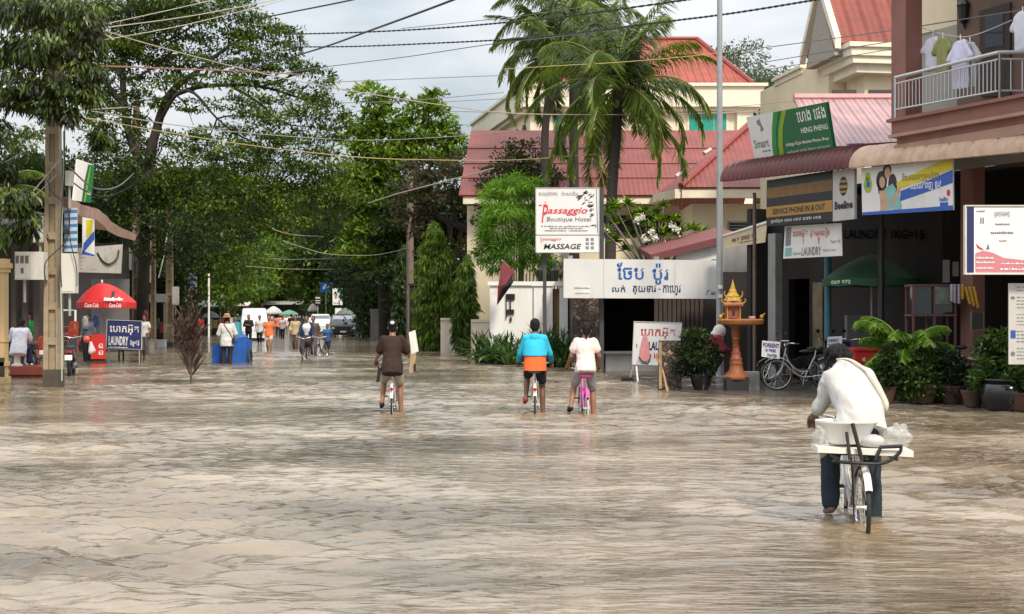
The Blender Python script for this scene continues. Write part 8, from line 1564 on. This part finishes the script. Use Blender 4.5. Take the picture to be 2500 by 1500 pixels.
W_ = [
 ('thick black cable slanting steeply across the sky centre', ((1330, -95, 24), (1107, 0, 31), (885, 82, 40), (790, 116, 45), (675, 151, 50), (560, 186, 54)), 5., WB, 0),
 ('upper twisted black cable from the rain tree past the palms', ((700, 84, 60), (860, 80, 55), (1060, 70, 50), (1250, 54, 46), (1400, 38, 43), (1690, -2, 38)), 4.2, WB, 1),
 ('lower twisted black cable crossing behind the lamp pole', ((700, 115, 60), (860, 114, 56), (1060, 106, 51), (1250, 96, 47), (1420, 80, 43), (1570, 60, 40), (1780, 34, 37), (2010, -3, 34)), 4.2, WB, 1),
 ('black cable leaving the rain tree top toward the upper left sky', ((640, 44, 56), (700, 32, 52), (860, 0, 46), (960, -26, 42)), 4., WB, 0),
 ('thin grey cable under the twisted pair', ((700, 178, 60), (800, 163, 57), (1000, 138, 52), (1200, 108, 48), (1430, 82, 44), (1640, 50, 41)), 2.2, WG, 0),
 ('hair thin cable just above the twisted pair', ((980, 70, 52), (1250, 42, 46), (1440, 15, 43)), 1.8, WG, 0),
 ('bleached cable from the hanging leaves to the top edge', ((200, 70, 30.6), (243, 62, 31), (400, 28, 33), (540, -4, 35)), 2.6, WL, 0),
 ('second bleached cable from the hanging leaves rising right', ((215, 72, 30.6), (263, 67, 31), (430, 45, 33), (573, 20, 35), (700, -6, 37)), 3.0, WL, 0),
 ('third bleached cable rising right above the rain tree limb', ((200, 108, 30.6), (246, 99, 31), (430, 66, 33), (600, 25, 35), (720, -8, 37)), 2.6, WL, 0),
 ('long pale cable sagging across the whole middle sky', ((255, 75, 31), (370, 110, 33), (600, 170, 37), (800, 212, 41), (1080, 257, 46), (1275, 278, 48), (1581, 280, 50), (1750, 276, 52), (1840, 272, 53)), 3.2, WL, 0),
 ('red tinged flat cable pair behind the hanging leaves', ((200, 160, 31), (256, 162, 32), (420, 168, 40), (625, 176, 50), (760, 184, 58)), 3.2, mat('reddish_cable', (.30, .13, .08), .6), 0),
 ('pale cable from front pole to second pole', ((150, 268, 31.5), (189, 270, 34), (332, 261, 66), (440, 252, 72), (566, 239, 78), (700, 215, 86)), 2.6, WL, 0),
 ('pale cable running down the street above the bright tree', ((160, 262, 31.5), (250, 276, 36), (430, 306, 46), (625, 327, 58), (828, 341, 64), (948, 342, 64), (1130, 332, 60), (1250, 322, 57)), 2.6, WL, 0),
 ('yellowed cable drooping across the canopy to the palms', ((150, 285, 31.5), (240, 293, 35), (387, 320, 44), (625, 357, 54), (874, 384, 58), (1060, 391, 57), (1248, 391, 54), (1453, 377, 50)), 2.8, WY, 0),
 ('short thick pale cable rising before the bronze tree', ((900, 496, 56), (975, 472, 54), (1090, 442, 52), (1205, 411, 50)), 3.8, WL, 0),
 ('thin cable low in the sky left of the yellow building', ((790, 202, 70), (1000, 193, 72), (1218, 185, 74)), 1.8, WG, 0), ('faint cable meeting the yellow building eave', ((820, 252, 70), (1000, 246, 72), (1230, 226, 74)), 1.8, WG, 0), ('lowest faint cable before the yellow building', ((1070, 250, 66), (1300, 238, 68), (1500, 232, 70)), 1.6, WG, 0), ('another faint cable behind the tufted tree', ((1080, 272, 66), (1200, 275, 68), (1300, 282, 70)), 1.6, WG, 0),
 ('yellow tinted cable across the front palm crown', ((1230, 169, 48), (1380, 160, 47), (1504, 153, 46), (1662, 140, 45), (1800, 124, 44)), 2.4, WY, 0),
 ('cable from lamp pole to the balcony column', ((1760, 130, 38), (1839, 120, 37), (1963, 104, 35), (2193, 72, 30), (2360, 46, 27), (2540, 18, 25)), 2.6, WG, 0), ('lower cable before the cream house', ((1800, 164, 40), (1880, 150, 39), (2060, 120, 36), (2200, 98, 33)), 2.2, WG, 0), ('third cable before the cream cornice', ((1860, 172, 42), (2000, 150, 40), (2190, 118, 37)), 1.8, WG, 0), ('cable running from the yellow building to the green signboard', ((1770, 262, 46), (1880, 253, 44), (2000, 238, 42)), 1.8, WL, 0),
 ('pale cable low under the far canopy', ((650, 548, 88), (683, 566, 88), (730, 575, 90), (790, 578, 92)), 1.7, WL, 0), ('pale drooping cable under the far canopy to the round pole', ((690, 588, 86), (750, 608, 84), (804, 621, 82), (900, 624, 79), (960, 615, 76), (1001, 603, 73)), 1.9, WL, 0), ('faint lower street cable', ((600, 650, 95), (700, 657, 95), (815, 658, 95)), 1.4, WL, 0), ('straight cable over the middle of the far street', ((660, 632, 90), (730, 634, 90), (850, 630, 88)), 2., WG, 0),
 ('guy wire running off the left edge from the front pole', ((-20, 414, 31), (45, 378, 31.2), (91, 350, 31.3), (118, 330, 31.4)), 2.6, WL, 0), ('bundle strand fanning down left from the front pole', ((40, 512, 31), (95, 450, 31.2), (145, 394, 31.3)), 2.8, WL, 0), ('second strand fanning down left from the front pole', ((54, 500, 31), (105, 440, 31.2), (150, 385, 31.3)), 2.8, WL, 0), ('third strand fanning down left from the front pole', ((60, 498, 31), (100, 465, 31.2), (140, 425, 31.3)), 2.2, WL, 0),
 ('dark cable loop hanging between the first and second poles', ((170, 410, 31.4), (232, 460, 40), (287, 456, 52), (325, 425, 62), (337, 410, 66)), 3., WG, 0), ('lower dark cable loop between the first and second poles', ((160, 430, 31.4), (215, 470, 38), (270, 478, 50), (330, 450, 64)), 2.6, WB, 0), ('white cable end hanging by the fourth pole', ((414, 545, 68), (405, 590, 68), (400, 625, 68), (387, 679, 68)), 3.2, WPRINT, 0), ('dark cables drooping from the second pole boxes', ((330, 360, 66), (300, 385, 60), (265, 372, 52), (230, 335, 42), (170, 300, 32)), 2.6, WG, 0),
 ('dark feeder cable stapled down the right flange of the front pole', ((158, 300, 31.28), (157, 420, 31.28), (149, 540, 31.28), (147, 640, 31.28), (150, 700, 31.28)), 3., WB, 0), ('black cable looped across the face of the front pole', ((116, 440, 31.26), (128, 470, 31.24), (160, 500, 31.24), (170, 540, 31.24), (160, 590, 31.24), (112, 640, 31.24), (112, 690, 31.24)), 2.6, WB, 0), ('second black cable looped beside the front pole', ((160, 460, 31.24), (167, 520, 31.2), (172, 590, 31.2), (186, 650, 31.2), (188, 700, 31.2)), 2.6, WB, 0), ('pale conduit running down the front pole edge', ((155, 320, 31.3), (155, 420, 31.3), (148, 640, 31.3), (151, 800, 31.3), (151, 930, 31.3)), 3., mat('pale_conduit', (.42, .50, .46), .5), 0)]
for a in W_: wire(*a)
bpy.data.scenes.remove(WORK)
